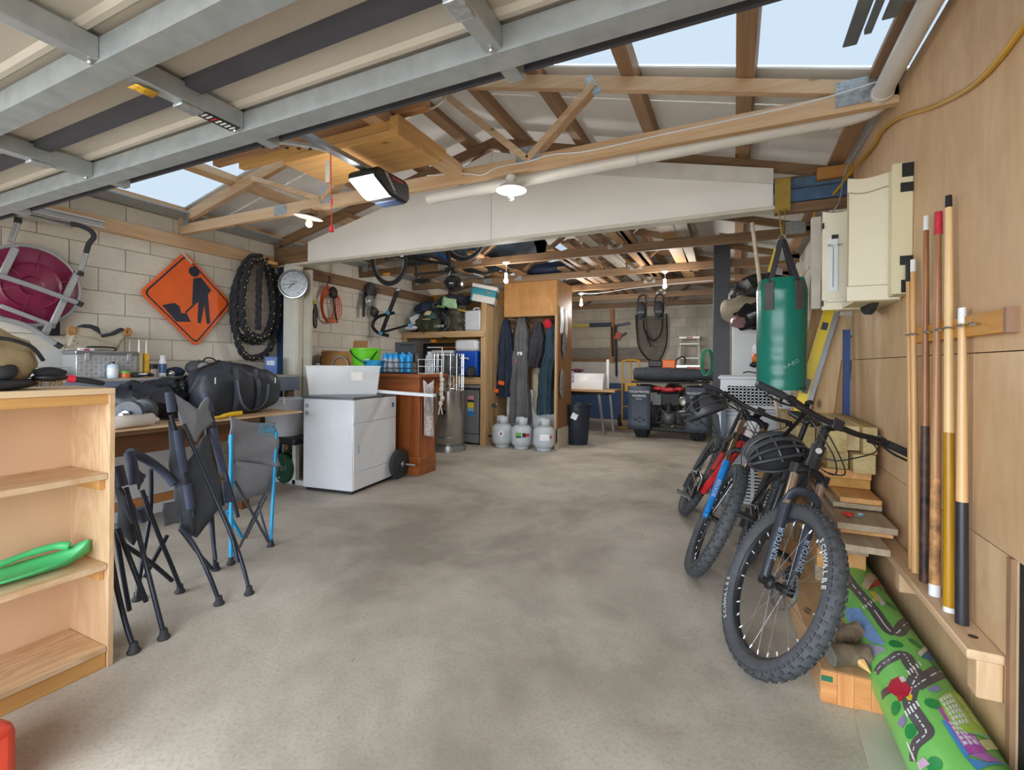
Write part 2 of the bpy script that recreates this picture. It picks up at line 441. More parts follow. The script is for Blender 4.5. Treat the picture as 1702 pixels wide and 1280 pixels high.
# ---- trusses
def truss(y, label, m, mw=None, full=True, plates=True):
    T = .045
    t = thing('roof_truss', label, 'roof truss', (0, y, 2.51), 0, 'roof trusses')
    def pb(name, poly, y0=y, y1=y + T, mm=m):
        return MB().prism(poly, y0, y1, 'XZ').build(name, mm('X'), t, w=True, bev=.002)
    pb('bottom_chord', [(-4.99, 2.51), (.70, 2.51), (.70, 2.605), (-4.99, 2.605)])
    dl = .098
    pb('top_chord', [(-5.0, zl(-5.0) - dl), (-2.05, 3.36 - dl), (-2.05, 3.36), (-5.0, zl(-5.0))])
    pb('top_chord', [(.70, zr(.7) - dl + .03), (-2.05, 3.36 - dl), (-2.05, 3.36), (.70, zr(.7))])
    for (xa, za, xb, zb) in ((-3.05, 2.58, -2.08, 3.28), (-3.05, 2.58, -3.9, zl(-3.9) - .05), (-1.22, 2.58, -2.0, 3.28), (-1.22, 2.58, -.78, zr(-.78) - .05)):
        MB().bar((xa, y + T / 2, za), (xb, y + T / 2, zb), T * .98, .075, (0, 1, 0)).build('web', (mw or m)('X'), t, w=True, bev=.002)
    if plates:
        for (x, z, wd, ht, a) in ((-1.22, 2.615, .17, .1, 0), (-3.0, 2.61, .12, .13, 0), (-3.53, 2.56, .15, .085, 0), (-.79, zr(-.79) - .065, .05, .14, -.55), (.53, 2.60, .17, .125, 0), (-4.87, 2.64, .1, .11, 0)):
            mb = MB().box((0, 0, 0), (wd, .004, ht))
            nx, nz = max(2, int(wd / .022)), max(2, int(ht / .016))
            for i in range(nx):
                for k in range(nz):
                    mb.box((-wd / 2 + (i + .5) * wd / nx, -.003, -ht / 2 + (k + .5) * ht / nz), (.012, .003, .003))
            mb.xf(Matrix.Translation((x, y - .003, z)) @ Matrix.Rotation(a, 4, 'Y'))
            mb.build('nail_plate', M_galp, t, w=True)
    return t
truss(2.79, 'pale timber roof truss in front of the white gable panel', M_pine)
truss(3.86, 'brown roof truss directly behind the white gable panel', M_old, plates=False)
truss(5.27, 'first brown roof truss of the rear bay, nearest the gable panel', M_old)
truss(6.53, 'second brown roof truss of the rear bay, above the clothes', M_old)
truss(7.66, 'third brown roof truss of the rear bay, carrying a thin cable', M_old)
truss(8.95, 'fourth brown roof truss of the rear bay, where the flippers hang', M_old)
truss(10.2, 'rearmost brown roof truss against the back block wall', M_old, plates=False)
# ---- ledger on the left wall, wall plate strip of steel
tag(MB().bx(-4.998, -4.95, -1.2, 3.93, 2.38, 2.505).build('wall_plate', M_pine('Y'), bev=.004), 'long pale timber ledger bolted along the left block wall', 'timber')
tag(MB().bx(-4.998, -4.95, 4.05, 10.3, 2.33, 2.47).build('wall_plate', M_old('Y'), bev=.004), 'brown timber ledger on the left wall of the rear bay', 'timber')
tag(MB().prism([(-4.99, 2.665), (-4.8, 2.69), (-4.8, 2.705), (-4.99, 2.685)], -1.2, 10.2, 'XZ').build('eave_flashing', M_gal), 'dark grey steel strip under the eave above the left wall', 'flashing')
# ---- gable panel over the opening between the two bays
gp = thing('gable_panel', 'large white painted gable panel spanning the garage above the rear opening', 'panel', (-2.05, 3.8, 2.38))
M_gp = mat('white_gable_paint', '#e9e6e1', .55, 0, .04, 2, .04, 20)
MB().prism([(-4.36, 2.39), (-2.022, 2.39), (-2.022, 3.2), (-3.18, 2.88), (-4.36, 2.615)], 3.80, 3.818, 'XZ').build('left_sheet', M_gp, gp, w=True, bev=.002)
MB().prism([(-2.018, 2.39), (.243, 2.39), (.243, 2.60), (-.8, 2.86), (-2.018, 3.2)], 3.80, 3.818, 'XZ').build('right_sheet', M_gp, gp, w=True, bev=.002)
MB().prism([(-1.25, 2.868), (.243, 2.545), (.243, 2.655), (-.75, 2.885), (-1.05, 2.95)], 3.785, 3.80, 'XZ').build('upper_strip', mat('white_strip_paint', '#d3d0ca', .6, 0, .1, 6), gp, w=True, bev=.002)
MB().bx(-4.72, .27, 3.79, 3.90, 2.365, 2.392).build('bottom_trim', mat('cream_trim', '#cfcabd', .6, 0, .1, 8), gp, w=True, bev=.003)
MB().bx(-4.99, .245, 3.83, 3.855, 2.40, 2.50).build('lintel_beam', M_old('X'), gp, w=True)
# ---- left partition stub: blue board and white post
t = thing('partition_post', 'white and blue painted stub post carrying the wall clock', 'post', (-4.75, 3.82, 0))
MB().bx(-4.99, -4.735, 3.91, 3.94, 0, 2.40).build('blue_board', mat('navy_blue_paint', '#27496f', .5, 0, .1, 5), t, w=True, bev=.002)
MB().bx(-4.735, -4.545, 3.79, 3.90, 0, 2.365).build('white_face', mat('post_white', '#d3d0c4', .6, 0, .06), t, w=True, bev=.004)
MB().bx(-4.55, -4.44, 3.91, 3.95, 0, 2.33).build('rear_stud', mat('post_cream', '#b7b1a2', .6, 0, .1), t, w=True, bev=.004)
MB().bx(-4.80, -4.785, 3.86, 3.905, .9, 1.95).build('edge_strip', mat('strip_cream', '#cdbf9f', .6), t, w=True)
# dark post at the rear right
tag(MB().bx(-.24, -.05, 6.42, 6.5, 0, 2.85).build('roof_post', mat('charcoal_paint', '#33363c', .5, 0, .1), bev=.004), 'dark charcoal square post holding up the rear roof', 'post')
# right end of the opening: blue truss heel pieces and timber
t = thing('opening_stud', 'blue and brown painted timbers at the right end of the gable panel', 'timber', (.5, 3.86, 2.3))
MB().bx(.25, .74, 3.80, 3.85, 2.50, 2.57).build('blue_upper_piece', mat('faded_blue', '#48627f', .6, 0, .25, 14), t, w=True, bev=.003)
MB().bx(.25, .74, 3.78, 3.83, 2.40, 2.485).build('blue_lower_piece', mat('faded_blue2', '#3f5d80', .6, 0, .2, 14), t, w=True, bev=.003)
MB().bx(.25, .74, 3.79, 3.85, 2.33, 2.395).build('brown_piece', M_old('X'), t, w=True, bev=.003)
MB().bx(.50, .74, 3.75, 3.80, 2.52, 2.60).build('block_piece', wood('honey_block', '#96652c', '#b88443', 'X'), t, w=True, bev=.003)
# white pipe along the right eave and across the truss
t = thing('downpipe', 'white plastic pipe with elbow running along the plywood wall and truss', 'pipe', (.6, 2.9, 2.5))
M_pipe = mat('white_pvc', '#ddd9d2', .35, 0, .04)
MB().cyl((.63, .2, 2.60), (.63, 2.82, 2.565), .042, n=18).build('wall_run', M_pipe, t, w=True)
MB().tube(smooth_path([(.63, 2.76, 2.565), (.63, 2.88, 2.56), (.57, 2.93, 2.555), (.45, 2.94, 2.545)], 5), .047, 16).build('elbow', M_pipe, t, w=True)
MB().cyl((.5, 2.94, 2.55), (-2.1, 2.94, 2.50), .042, n=18).build('cross_run', M_pipe, t, w=True)
MB().cyl((-.55, 2.94, 2.53), (-.65, 2.94, 2.528), .046, n=18).build('coupling', M_pipe, t, w=True)
# ================================================================ tilting garage door overhead
gd = thing('garage_door', 'open overhead garage door of beige ribbed steel on a galvanised frame', 'garage door', (-2.15, 1.3, 2.1))
M_door = mat('beige_steel', '#b3aa9c', .5, .1, .05, 3)
M_dark = mat('dark_lap_strip', '#4c4b53', .5, .2, .1)
X0, X1 = -4.78, .52
prof = []; y = -.95
while y < 1.295:
    prof += [(y, 2.185), (y + .10, 2.185), (y + .112, 2.172), (y + .128, 2.172), (y + .14, 2.185)]; y += .1495
prof = [p for p in prof if p[0] < 1.29] + [(1.29, 2.185), (1.29, 2.15), (1.297, 2.15), (1.297, 2.195)]
MB().prism(prof + [(-.95, 2.195)], X0, X1, 'YZ').build('door_skin', M_door, gd, w=True, smooth=False)
MB().bx(X0, X1, 1.286, 1.3, 2.135, 2.165).build('bottom_edge', M_dark, gd, w=True)
for yy in (-.9, -.1, .70, 1.135):
    MB().prism([(yy, 2.098), (yy + .075, 2.098), (yy + .075, 2.17), (yy + .065, 2.17), (yy + .065, 2.106), (yy + .01, 2.106), (yy + .01, 2.17), (yy, 2.17)], X0, X1, 'YZ').build('cross_rail', M_gal, gd, w=True, smooth=False)
for yy in (.93, .15, -.5):
    MB().bx(X0, X1, yy, yy + .055, 2.155, 2.19).build('lap_strip', M_dark, gd, w=True)
for x in (-4.7, -3.78, -2.72, -1.66, -.60, .44):
    for a, b in ((-.83, -.1), (-.02, .70), (.775, 1.135), (1.21, 1.285)):
        MB().bx(x - .025, x + .025, a, b, 2.105, 2.17).build('stile', M_gal, gd, w=True, bev=.003)
    for yy in (.69, 1.12):
        MB().sph((x, yy, 2.10), .008, 8, 5).build('bolt', M_chrome, gd, w=True)
    MB().box((x, .955, 2.098), (.05, .07, .012)).build('clip', M_galp, gd, w=True, bev=.003)
st = MB().bx(-1.687, -1.633, 1.0, 1.12, 2.1025, 2.1045).build('sticker', mat('black_label', '#1d1b1c', .4, 0, .1), gd, w=True)
for i in range(7):
    MB().bx(-1.675 + .0, -1.645, 1.004 + i * .0165, 1.012 + i * .0165, 2.1015, 2.1023).build('sticker_mark', mat('label_red', '#b7393a', .4) if i == 2 else M_white, gd, w=True)
MB().add([(-1.70, .80, 2.098), (-1.655, .80, 2.1), (-1.65, .86, 2.095), (-1.69, .86, 2.09)], [(0, 1, 2, 3)]).wob(.008, 30).build('warning_tag', mat('yellow_label', '#c79a1a', .5, 0, .5, 60), gd, w=True, sol=.001)
# door tracks on the left wall
t = thing('door_track', 'white steel guide track for the garage door on the left wall', 'track', (-4.9, 1.5, 2.38))
MB().prism([(-4.93, 2.385), (-4.87, 2.385), (-4.87, 2.395), (-4.92, 2.395), (-4.92, 2.435), (-4.87, 2.435), (-4.87, 2.445), (-4.93, 2.445)], -1.1, 2.14, 'XZ').build('upper_channel', mat('white_steel', '#c9cacb', .4, .3, .05), t, w=True, smooth=False)
MB().prism([(-4.9, 2.33), (-4.84, 2.33), (-4.84, 2.337), (-4.892, 2.337), (-4.892, 2.363), (-4.84, 2.363), (-4.84, 2.37), (-4.9, 2.37)], -1.1, 1.92, 'XZ').build('lower_channel', mat('pale_steel', '#b9b6b0', .4, .4, .05), t, w=True, smooth=False)
MB().bx(-4.92, -4.80, 1.40, 1.52, 2.36, 2.41).build('roller_bracket', M_gal, t, w=True, bev=.004)
# ---- opener: rail, arm, motor head, its board and hangers
t = thing('door_opener', 'black and white motorised garage door opener hanging from a rail', 'door opener', (-1.9, 2.2, 2.3))
MB().prism([(-1.905, 2.335), (-1.855, 2.335), (-1.855, 2.36), (-1.865, 2.36), (-1.865, 2.343), (-1.895, 2.343), (-1.895, 2.36), (-1.905, 2.36)], 1.31, 2.1, 'XZ').build('rail', M_steel, t, w=True, smooth=False)
hd = MB()
hp = [(-.14, .06), (-.125, .085), (.10, .085), (.135, .06), (.14, -.055), (.10, -.085), (-.06, -.085), (-.14, -.02)]
hd.prism([(y_, z_) for y_, z_ in [(-.19, .045), (-.15, .075), (.15, .075), (.19, .05), (.2, -.05), (.17, -.085), (-.02, -.085), (-.19, .0)]], -.125, .125, 'YZ')
M4 = Matrix.Translation((-1.885, 2.15, 2.285)) @ Matrix.Scale(.80, 4)
hd.xf(M4).build('motor_housing', M_black, t, w=True, bev=.012)
MB().prism([(-.196, -.003), (-.045, -.082), (.0, -.09), (.0, -.075), (-.04, -.068), (-.186, .012)], -.11, .11, 'YZ').xf(M4).build('lamp_lens', mat('lit_lens', '#f4f4f2', .4, 0, 0, emit='#ffffff', es=.9), t, w=True, bev=.004)
MB().prism([(.06, -.092), (.165, -.092), (.165, -.08), (.06, -.08)], -.10, .10, 'YZ').xf(M4).build('grey_cover', mat('slate_plastic', '#33415c', .35), t, w=True, bev=.003)
fern = MB()
for i in range(9):
    fern.add([(.1265, -.09 + .012 * i, .055 - .011 * i), (.1265, -.055 + .01 * i, .058 - .011 * i), (.1265, -.055 + .01 * i, .053 - .011 * i), (.1265, -.087 + .012 * i, .05 - .011 * i)], [(0, 1, 2, 3)])
fern.add([(.1265, -.095, .06), (.1265, -.09, .062), (.1265, .03, -.06), (.1265, .026, -.062)], [(0, 1, 2, 3)])
fern.xf(M4).build('silver_leaf_emblem', mat('emblem_silver', '#d4d4d4', .4), t, w=True, sol=.001)
MB().bx(.1255, .1275, -.01, .11, .035, .05).xf(M4).build('red_badge', mat('badge_red', '#b0283c', .4), t, w=True)
MB().tube(smooth_path([(-2.12, 1.27, 2.20), (-2.16, 1.36, 2.23), (-2.12, 1.46, 2.28), (-2.02, 1.6, 2.335), (-1.89, 1.78, 2.345)], 5), .013, 6).build('curved_arm', mat('perforated_white_steel', '#cfd0d2', .35, .4), t, w=True)
for k in range(7):
    MB().box((-2.1 + .031 * k, 1.49 + .043 * k, 2.283 + .0095 * k), (.014, .014, .006)).build('arm_slot', M_black, t, w=True)
MB().box((-1.88, 2.15, 2.355), (.10, .16, .02)).build('mounting_strap', M_gal, t, w=True, bev=.003)
t = thing('release_cord', 'red emergency release cord with red toggle hanging from the opener', 'cord', (-1.93, 1.86, 2.3))
M_red = mat('red_cord', '#d23434', .5, 0, .1)
MB().tube([(-1.905, 1.80, 2.34), (-1.93, 1.83, 2.15), (-1.93, 1.835, 1.965)], .0028, 6).build('cord', M_red, t, w=True)
MB().cyl((-1.93, 1.835, 1.975), (-1.93, 1.835, 1.945), .011, .014, 10).build('toggle', M_red, t, w=True)
MB().bx(-1.955, -1.925, 1.812, 1.814, 2.20, 2.315).build('instruction_tag', mat('paper_tag', '#d9d2c6', .7), t, w=True)
MB().sph((-1.929, 1.836, 2.105), (.008, .008, .014), 8, 6).build('knot', M_red, t, w=True)
t = thing('mounting_board', 'varnished laminated pine board fixed beneath the roof hanger', 'board', (-2.0, 2.15, 2.45))
MB().bx(-2.47, -1.60, 1.965, 2.35, 2.45, 2.49).build('panel', wood('varnished_pine', '#b98544', '#d8a866', 'X'), t, w=True, bev=.003)
MB().bx(-1.66, -1.60, 1.965, 2.42, 2.49, 2.56).build('end_cleat', wood('varnished_pine', '#b98544', '#d8a866', 'Y'), t, w=True, bev=.003)
MB().bx(-2.9, -1.66, 1.98, 2.02, 2.50, 2.55).build('front_cleat', wood('varnished_pine', '#b98544', '#d8a866', 'X'), t, w=True, bev=.003)
tag(MB().bx(-1.80, -1.705, 1.15, 2.785, 2.545, 2.63).build('roof_hanger', M_pine('Y'), bev=.004), 'rough sawn hanger timber running back to the pale truss', 'timber')
mb = MB().bx(-3.3, -1.50, 2.06, 2.11, 2.62, 2.73); mb.wob(.006, 12)
tag(mb.build('cross_timber', wood('rough_pine', '#9d6a41', '#c79a6e', 'X'), bev=.006), 'old cross timber with a broken end above the pine board', 'timber')
tag(MB().tube(smooth_path([(-1.53, 2.1, 2.64), (-1.47, 2.1, 2.63), (-1.40, 2.11, 2.68), (-1.38, 2.12, 2.76), (-1.33, 2.12, 2.83), (-1.33, 2.12, 2.9)], 5), .006, 6).build('wire_hook', mat('pale_wire', '#c9c1b6', .4, .5)), 'crooked pale wire hanging off the broken cross timber', 'wire')
# strips stored at the top right under the canvas
for i, (x, y1, z, ww) in enumerate(((.40, 2.36, 2.585, .05), (.455, 2.27, 2.565, .025), (.50, 2.22, 2.575, .05), (.545, 2.1, 2.545, .025))):
    tag(MB().bx(x, x + ww, .5, y1, z, z + .012 + .01 * (i % 2)).build('steel_strip', mat('weathered_steel', '#777f88', .45, .5, .15, 10), bev=.003),
        ['grey flat steel strip, leftmost of those stored under the roof at top right', 'thin grey steel rod, second of those under the roof at top right', 'wide grey steel strip, third from left under the roof at top right', 'thin grey steel angle right beside the white pipe at top right'][i], 'strip', 'steel strips under the roof')
# ---- lamps
M_bulb = mat('glass_bulb', '#f2efe6', .3, 0, 0, emit='#fff6e8', es=.8)  # emission added so the rear bulbs read white
M_bulb0 = mat('unlit_bulb', '#efece4', .3, 0, 0)
M_por = mat('porcelain', '#e2ded2', .35, 0, .03)
def point(name, loc, wt, r=.06, col=(1, .965, .92)):
    l = bpy.data.lights.new(name, 'POINT'); l.energy = wt; l.shadow_soft_size = r; l.color = col
    o = bpy.data.objects.new(name, l); C.objects.link(o); o.location = loc; return o
t = thing('ceiling_lamp', 'cream enamel shade lamp with a spiral bulb under the pale truss', 'lamp', (-1.34, 2.80, 2.5))
MB().lathe([(.03, 0), (.035, -.01), (.035, -.03), (.02, -.035), (.02, -.055)], 16).build('lamp_base', M_por, t)
sh = MB().lathe([(.022, -.05), (.04, -.055), (.075, -.075), (.1, -.10), (.102, -.10), (.098, -.098), (.072, -.07), (.038, -.05)], 28); sh.build('lamp_shade', M_por, t)
MB().cyl((0, 0, -.06), (0, 0, -.095), .018).build('bulb_socket', M_por, t)
MB().tube([(.016 * math.cos(a * .55), .016 * math.sin(a * .55), -.095 - .0016 * a) for a in range(40)], .005, 6).build('spiral_bulb', M_bulb0, t)
t = thing('ceiling_lamp', 'white metal shade lamp with a round bulb at the left of the pale truss', 'lamp', (-3.20, 2.80, 2.5))
MB().bx(-.06, .06, -.04, .04, -.02, .012).build('lamp_base', M_old('X'), t)
MB().lathe([(.02, -.02), (.03, -.03), (.10, -.05), (.115, -.045), (.112, -.04), (.03, -.022)], 24).xf(Matrix.Rotation(.18, 4, 'Y')).build('lamp_shade', M_por, t)
MB().lathe([(.012, -.04), (.014, -.055), (.028, -.085), (.03, -.10), (.022, -.118), (.005, -.126)], 16).build('bulb', M_bulb0, t)
for i, (x, y, z, d) in enumerate(((-2.55, 5.20, 2.515, 'in front of the plywood locker'), (-.83, 6.44, 2.50, 'left of the dark post'), (-2.32, 7.60, 2.46, 'beside the plywood locker, farthest back'))):
    t = thing('pendant_bulb', 'bare bulb in a white holder, ' + d, 'lamp', (x, y, z), 0, 'rear pendant bulbs')
    MB().lathe([(.045, 0), (.045, -.012), (.02, -.03), (.008, -.035)], 16).build('ceiling_rose', M_por, t)
    ln = (.10, .07, .06)[i]
    MB().cyl((0, 0, -.03), (.004, 0, -.03 - ln), .003, n=6).build('flex', M_white, t)
    MB().lathe([(.012, -.03 - ln), (.02, -.035 - ln), (.022, -.08 - ln), (.018, -.085 - ln)], 12).build('bulb_holder', M_por, t)
    MB().lathe([(.016, -.085 - ln), (.02, -.10 - ln), (.03, -.125 - ln), (.028, -.145 - ln), (.012, -.16 - ln), (.002, -.162 - ln)], 14).build('bulb', M_bulb, t)
    point('added_pendant_fill', (x + .002, y - .0, z - .22 - ln), (20, 18, 22)[i], .14)  # fill added to brighten the rear bay; the bulbs are mostly unlit
point('added_lamp_fill', (-1.34, 2.80, 2.33), 1.5, .1)  # this light and the next are added fill; both truss lamps are off
point('added_lamp_fill', (-3.20, 2.80, 2.32), 1.5, .1)
point('opener_glow', (-1.98, 2.13, 2.14), 3, .08, (1, .98, .95))
# cables
tag(MB().tube(smooth_path([(.695, 1.5, 2.20), (.69, 1.9, 2.15), (.69, 2.3, 2.25), (.69, 2.7, 2.40), (.685, 3.0, 2.475), (.685, 3.2, 2.47), (.67, 3.6, 2.50), (.60, 3.78, 2.42), (.52, 3.88, 2.36), (.50, 3.9, 2.25), (.505, 3.9, 1.75)], 6), .009, 8).build('extension_cable', mat('mustard_cable', '#b88a1e', .5, 0, .1)), 'mustard yellow cable draped down the plywood wall to the cabinet', 'cable')
tag(MB().tube(smooth_path([(.62, 2.76, 2.615), (.3, 2.778, 2.585), (-.3, 2.778, 2.57), (-.8, 2.778, 2.555), (-1.05, 2.776, 2.575), (-1.2, 2.774, 2.56), (-1.42, 2.775, 2.56), (-1.55, 2.776, 2.53), (-1.68, 2.776, 2.56), (-2.0, 2.776, 2.6)], 6), .004, 6).build('truss_cable', M_white), 'thin white cable clipped along the pale truss chord', 'cable')
tag(MB().tube(smooth_path([(-2.32, 7.58, 2.47), (-2.2, 7.6, 2.44), (-1.9, 7.62, 2.45), (-1.5, 7.63, 2.49), (-.6, 7.63, 2.53), (0, 7.63, 2.54)], 6), .006, 6).build('rear_cable', M_white), 'thin white cable along the third rear truss', 'cable')
tag(MB().tube(smooth_path([(.64, 3.0, 2.50), (.60, 3.4, 2.44), (.62, 3.7, 2.35), (.6, 3.82, 2.30), (.58, 3.84, 2.2)], 6), .005, 6).build('loose_cable', mat('grey_cable', '#8f8f92', .5)), 'thin grey loose wires dangling by the upper right corner', 'cable')
# ================================================================ left foreground
M_ply2 = ply('pale_plywood', '#c8a279', '#e0c5a2', '#c09c74', 'Y', 1.0, 13)
M_ply2z = ply('pale_plywood_upright', '#cba781', '#dfc19c', '#c19e78', 'Z', 1.2, 12)
M_edge = wood('edge_pine', '#b98446', '#d9a968', 'Y')
t = thing('plywood_shelf', 'open plywood shelf unit in the left foreground', 'shelf', (-2.46, .35, 0))
MB().bx(-2.62, -2.30, 1.03, 1.05, 0, 1.115).build('side_panel', M_ply2z, t, w=True, bev=.002)
MB().bx(-2.62, -2.30, -.4, -.38, 0, 1.115).build('side_panel', M_ply2z, t, w=True, bev=.002)
MB().bx(-2.625, -2.61, -.38, 1.03, 0, 1.115).build('back_panel', mat('hardboard_back', '#cfae8c', .6, 0, .04), t, w=True)
MB().bx(-2.62, -2.30, -.4, 1.05, 1.115, 1.14).build('top_panel', mat('pale_ply_top', '#d9bd97', .6, 0, .05), t, w=True, bev=.002)
MB().bx(-2.335, -2.31, -.38, 1.03, 1.075, 1.115).build('top_rail', M_edge, t, w=True, bev=.002)
for z in (.768, .40):
    s = MB().bx(-2.608, -2.305, -.38, 1.028, z, z + .024).build('shelf_board', M_ply2, t, w=True, bev=.002)
    MB().bx(-2.58, -2.33, 1.008, 1.029, z - .045, z - .001).build('cleat', wood('edge_pine', '#b98446', '#d9a968', 'X'), t, w=True, bev=.002)
MB().bx(-2.608, -2.305, -.38, 1.028, .062, .085).build('bottom_board', M_ply2, t, w=True, bev=.002)
MB().bx(-2.33, -2.31, -.38, 1.028, .0, .062).build('plinth', M_edge, t, w=True, bev=.002)
# wire brush
t = thing('wire_brush', 'black and red two-sided brush lying on top of the plywood shelf', 'brush', (-2.36, .93, 1.14), math.radians(75))
MB().sph((-.06, 0, .045), (.052, .03, .017), 18, 10).build('brush_head', M_black, t)
MB().sph((-.06, 0, .064), (.048, .027, .02), 18, 10).wob(.003, 90).build('top_bristles', mat('black_bristle', '#202022', .9, 0, .4, 120, .6, 160), t)
bb = MB()
for i in range(70):
    x, y = rnd.uniform(-.1, -.02), rnd.uniform(-.02, .02); bb.cyl((x, y, .035), (x + rnd.uniform(-.006, .006), y * 1.3, .008 + rnd.uniform(0, .005)), .0007, n=4)
bb.build('wire_bristles', mat('brass_wire', '#b89c6a', .4, .6), t, kind='stuff')
MB().cyl((-.012, 0, .042), (.012, 0, .036), .015, n=14).build('red_collar', mat('tool_red', '#c8283a', .4), t)
MB().tube([(.01, 0, .037), (.05, 0, .03), (.09, 0, .02), (.10, 0, .018)], [(.013, .011), (.015, .012), (.014, .011), (.010, .008)], 12).build('handle', M_black, t)
MB().bx(.02, .088, -.007, .007, .034, .0385).xf(Matrix.Translation((0,0,.0045)) @ Matrix.Rotation(.17, 4, 'Y')).build('handle_label', mat('label_pale', '#d8d2cc', .5, 0, .2, 90), t)
# khaki bag
t = thing('khaki_bag', 'khaki canvas bag with black base on top of the plywood shelf', 'bag', (-2.45, .70, 1.14))
MB().sph((0, 0, .11), (.145, .16, .115), 30, 20, z0=-.9).wob(.022, 11, 3).build('bag_body', mat('khaki_canvas', '#a3906e', .85, 0, .2, 7, .3, 40), t)
MB().sph((0, 0, .025), (.15, .16, .03), 22, 8, z0=-.8, z1=.5).build('black_base', mat('black_canvas', '#26262a', .8, 0, .2, 12), t)
MB().sph((.10, .02, .07), (.045, .05, .035), 16, 10).wob(.008, 20).build('dark_patch', mat('black_canvas', '#26262a', .8), t, smooth=True)
MB().tube(smooth_path([(.06, .0, .19), (.10, .05, .185), (.10, .11, .16), (.08, .15, .11)], 5), .007, 8).build('strap', M_black, t)
# green dustpan on the lower shelf
t = thing('dustpan', 'bright green plastic dustpan on the lower shelf of the plywood unit', 'dustpan', (-2.43, .845, .424), math.radians(83))
M_gr = mat('green_plastic', '#4dba74', .4, 0, .1, 8)
def pan(u, v):
    x = -.19 + .36 * u; hw = .075 * math.sin(PI * min(1, .12 + u * .9)) ** .6 + .01
    y = (v - .5) * 2 * hw; z = .006 + .045 * (abs(v - .5) * 2) ** 2.2 * (.35 + .75 * u) + .03 * max(0, u - .8) * 5
    return (x, y, z)
MB().grid(pan, 22, 13).build('scoop', M_gr, t, sol=.004)
MB().tube(smooth_path([(-.1, .045, .055), (.0, .05, .072), (.08, .045, .078), (.115, .03, .07)], 5), [.012] * 6 + [.014] * 5 + [.017] * 4 + [.015], 12).build('handle', M_gr, t)
# red container at the frame's left edge
t = thing('fuel_can', 'orange-red plastic container on the floor at the left edge', 'container', (-1.985, .495, 0), math.radians(10))
M_or = mat('orange_red_plastic', '#d8442c', .4, 0, .06)
MB().bx(-.16, .16, -.1, .1, 0, .22).build('body', M_or, t, bev=.03)
MB().lathe([(.10, .20), (.08, .25), (.03, .29), (.025, .33), (.0, .33)], 18, sx=1.2).build('shoulder', M_or, t)
MB().tube(smooth_path([(-.12, 0, .21), (-.1, 0, .27), (0, 0, .285), (.03, 0, .27)], 5), .014, 10).build('grip', M_or, t)
# ---- folding camp chairs
M_tube = mat('dark_steel_tube', '#2c323f', .35, .4, .1)
M_pad = mat('navy_padding', '#3a4157', .8, 0, .12, 10, .2, 30)
M_cloth = mat('charcoal_seat_cloth', '#3f444d', .85, 0, .15, 8, .2, 25)
M_clothg = mat('grey_seat_cloth', '#7b7f86', .85, 0, .08, 8, .2, 25)
def foot(mb_parent, p):
    p = V(p)
    MB().lathe([(.024, 0), (.026, .008), (.018, .02), (.014, .045), (.0, .047)], 14, o=(p.x, p.y, 0)).build('rubber_foot', M_rub, mb_parent, w=True)
def camp(name, label, loc, tubes, pads, cloths, feet, extra=()):
    t = thing(name, label, 'camp chair', loc, 0, 'folded camp chairs by the table')
    for p in tubes: MB().tube(smooth_path(p, 5), .0105, 10).build('frame_tube', M_tube, t, w=True)
    for p in pads: MB().tube(smooth_path(p, 4), .021, 12).build('padded_sleeve', M_pad, t, w=True)
    for p, m_ in cloths:
        bm = bmesh.new(); bm.faces.new([bm.verts.new(x) for x in p]); bmesh.ops.triangulate(bm, faces=bm.faces[:])
        for _ in range(3): bmesh.ops.subdivide_edges(bm, edges=bm.edges[:], cuts=1, use_grid_fill=True)
        bmesh.ops.triangulate(bm, faces=[f for f in bm.faces if len(f.verts) > 3])
        for _ in range(3): bmesh.ops.smooth_vert(bm, verts=[v for v in bm.verts if not v.is_boundary], factor=.5, use_axis_x=True, use_axis_y=True, use_axis_z=True)
        bm.verts.index_update(); q = MB(); q.v = [v.co.copy() for v in bm.verts]; q.f = [tuple(v.index for v in f.verts) for f in bm.faces]; bm.free()
        q.wob(.014, 9, len(p)).build('fabric_panel', m_, t, w=True, sol=.012)
    for p in feet: foot(t, p)
    return t
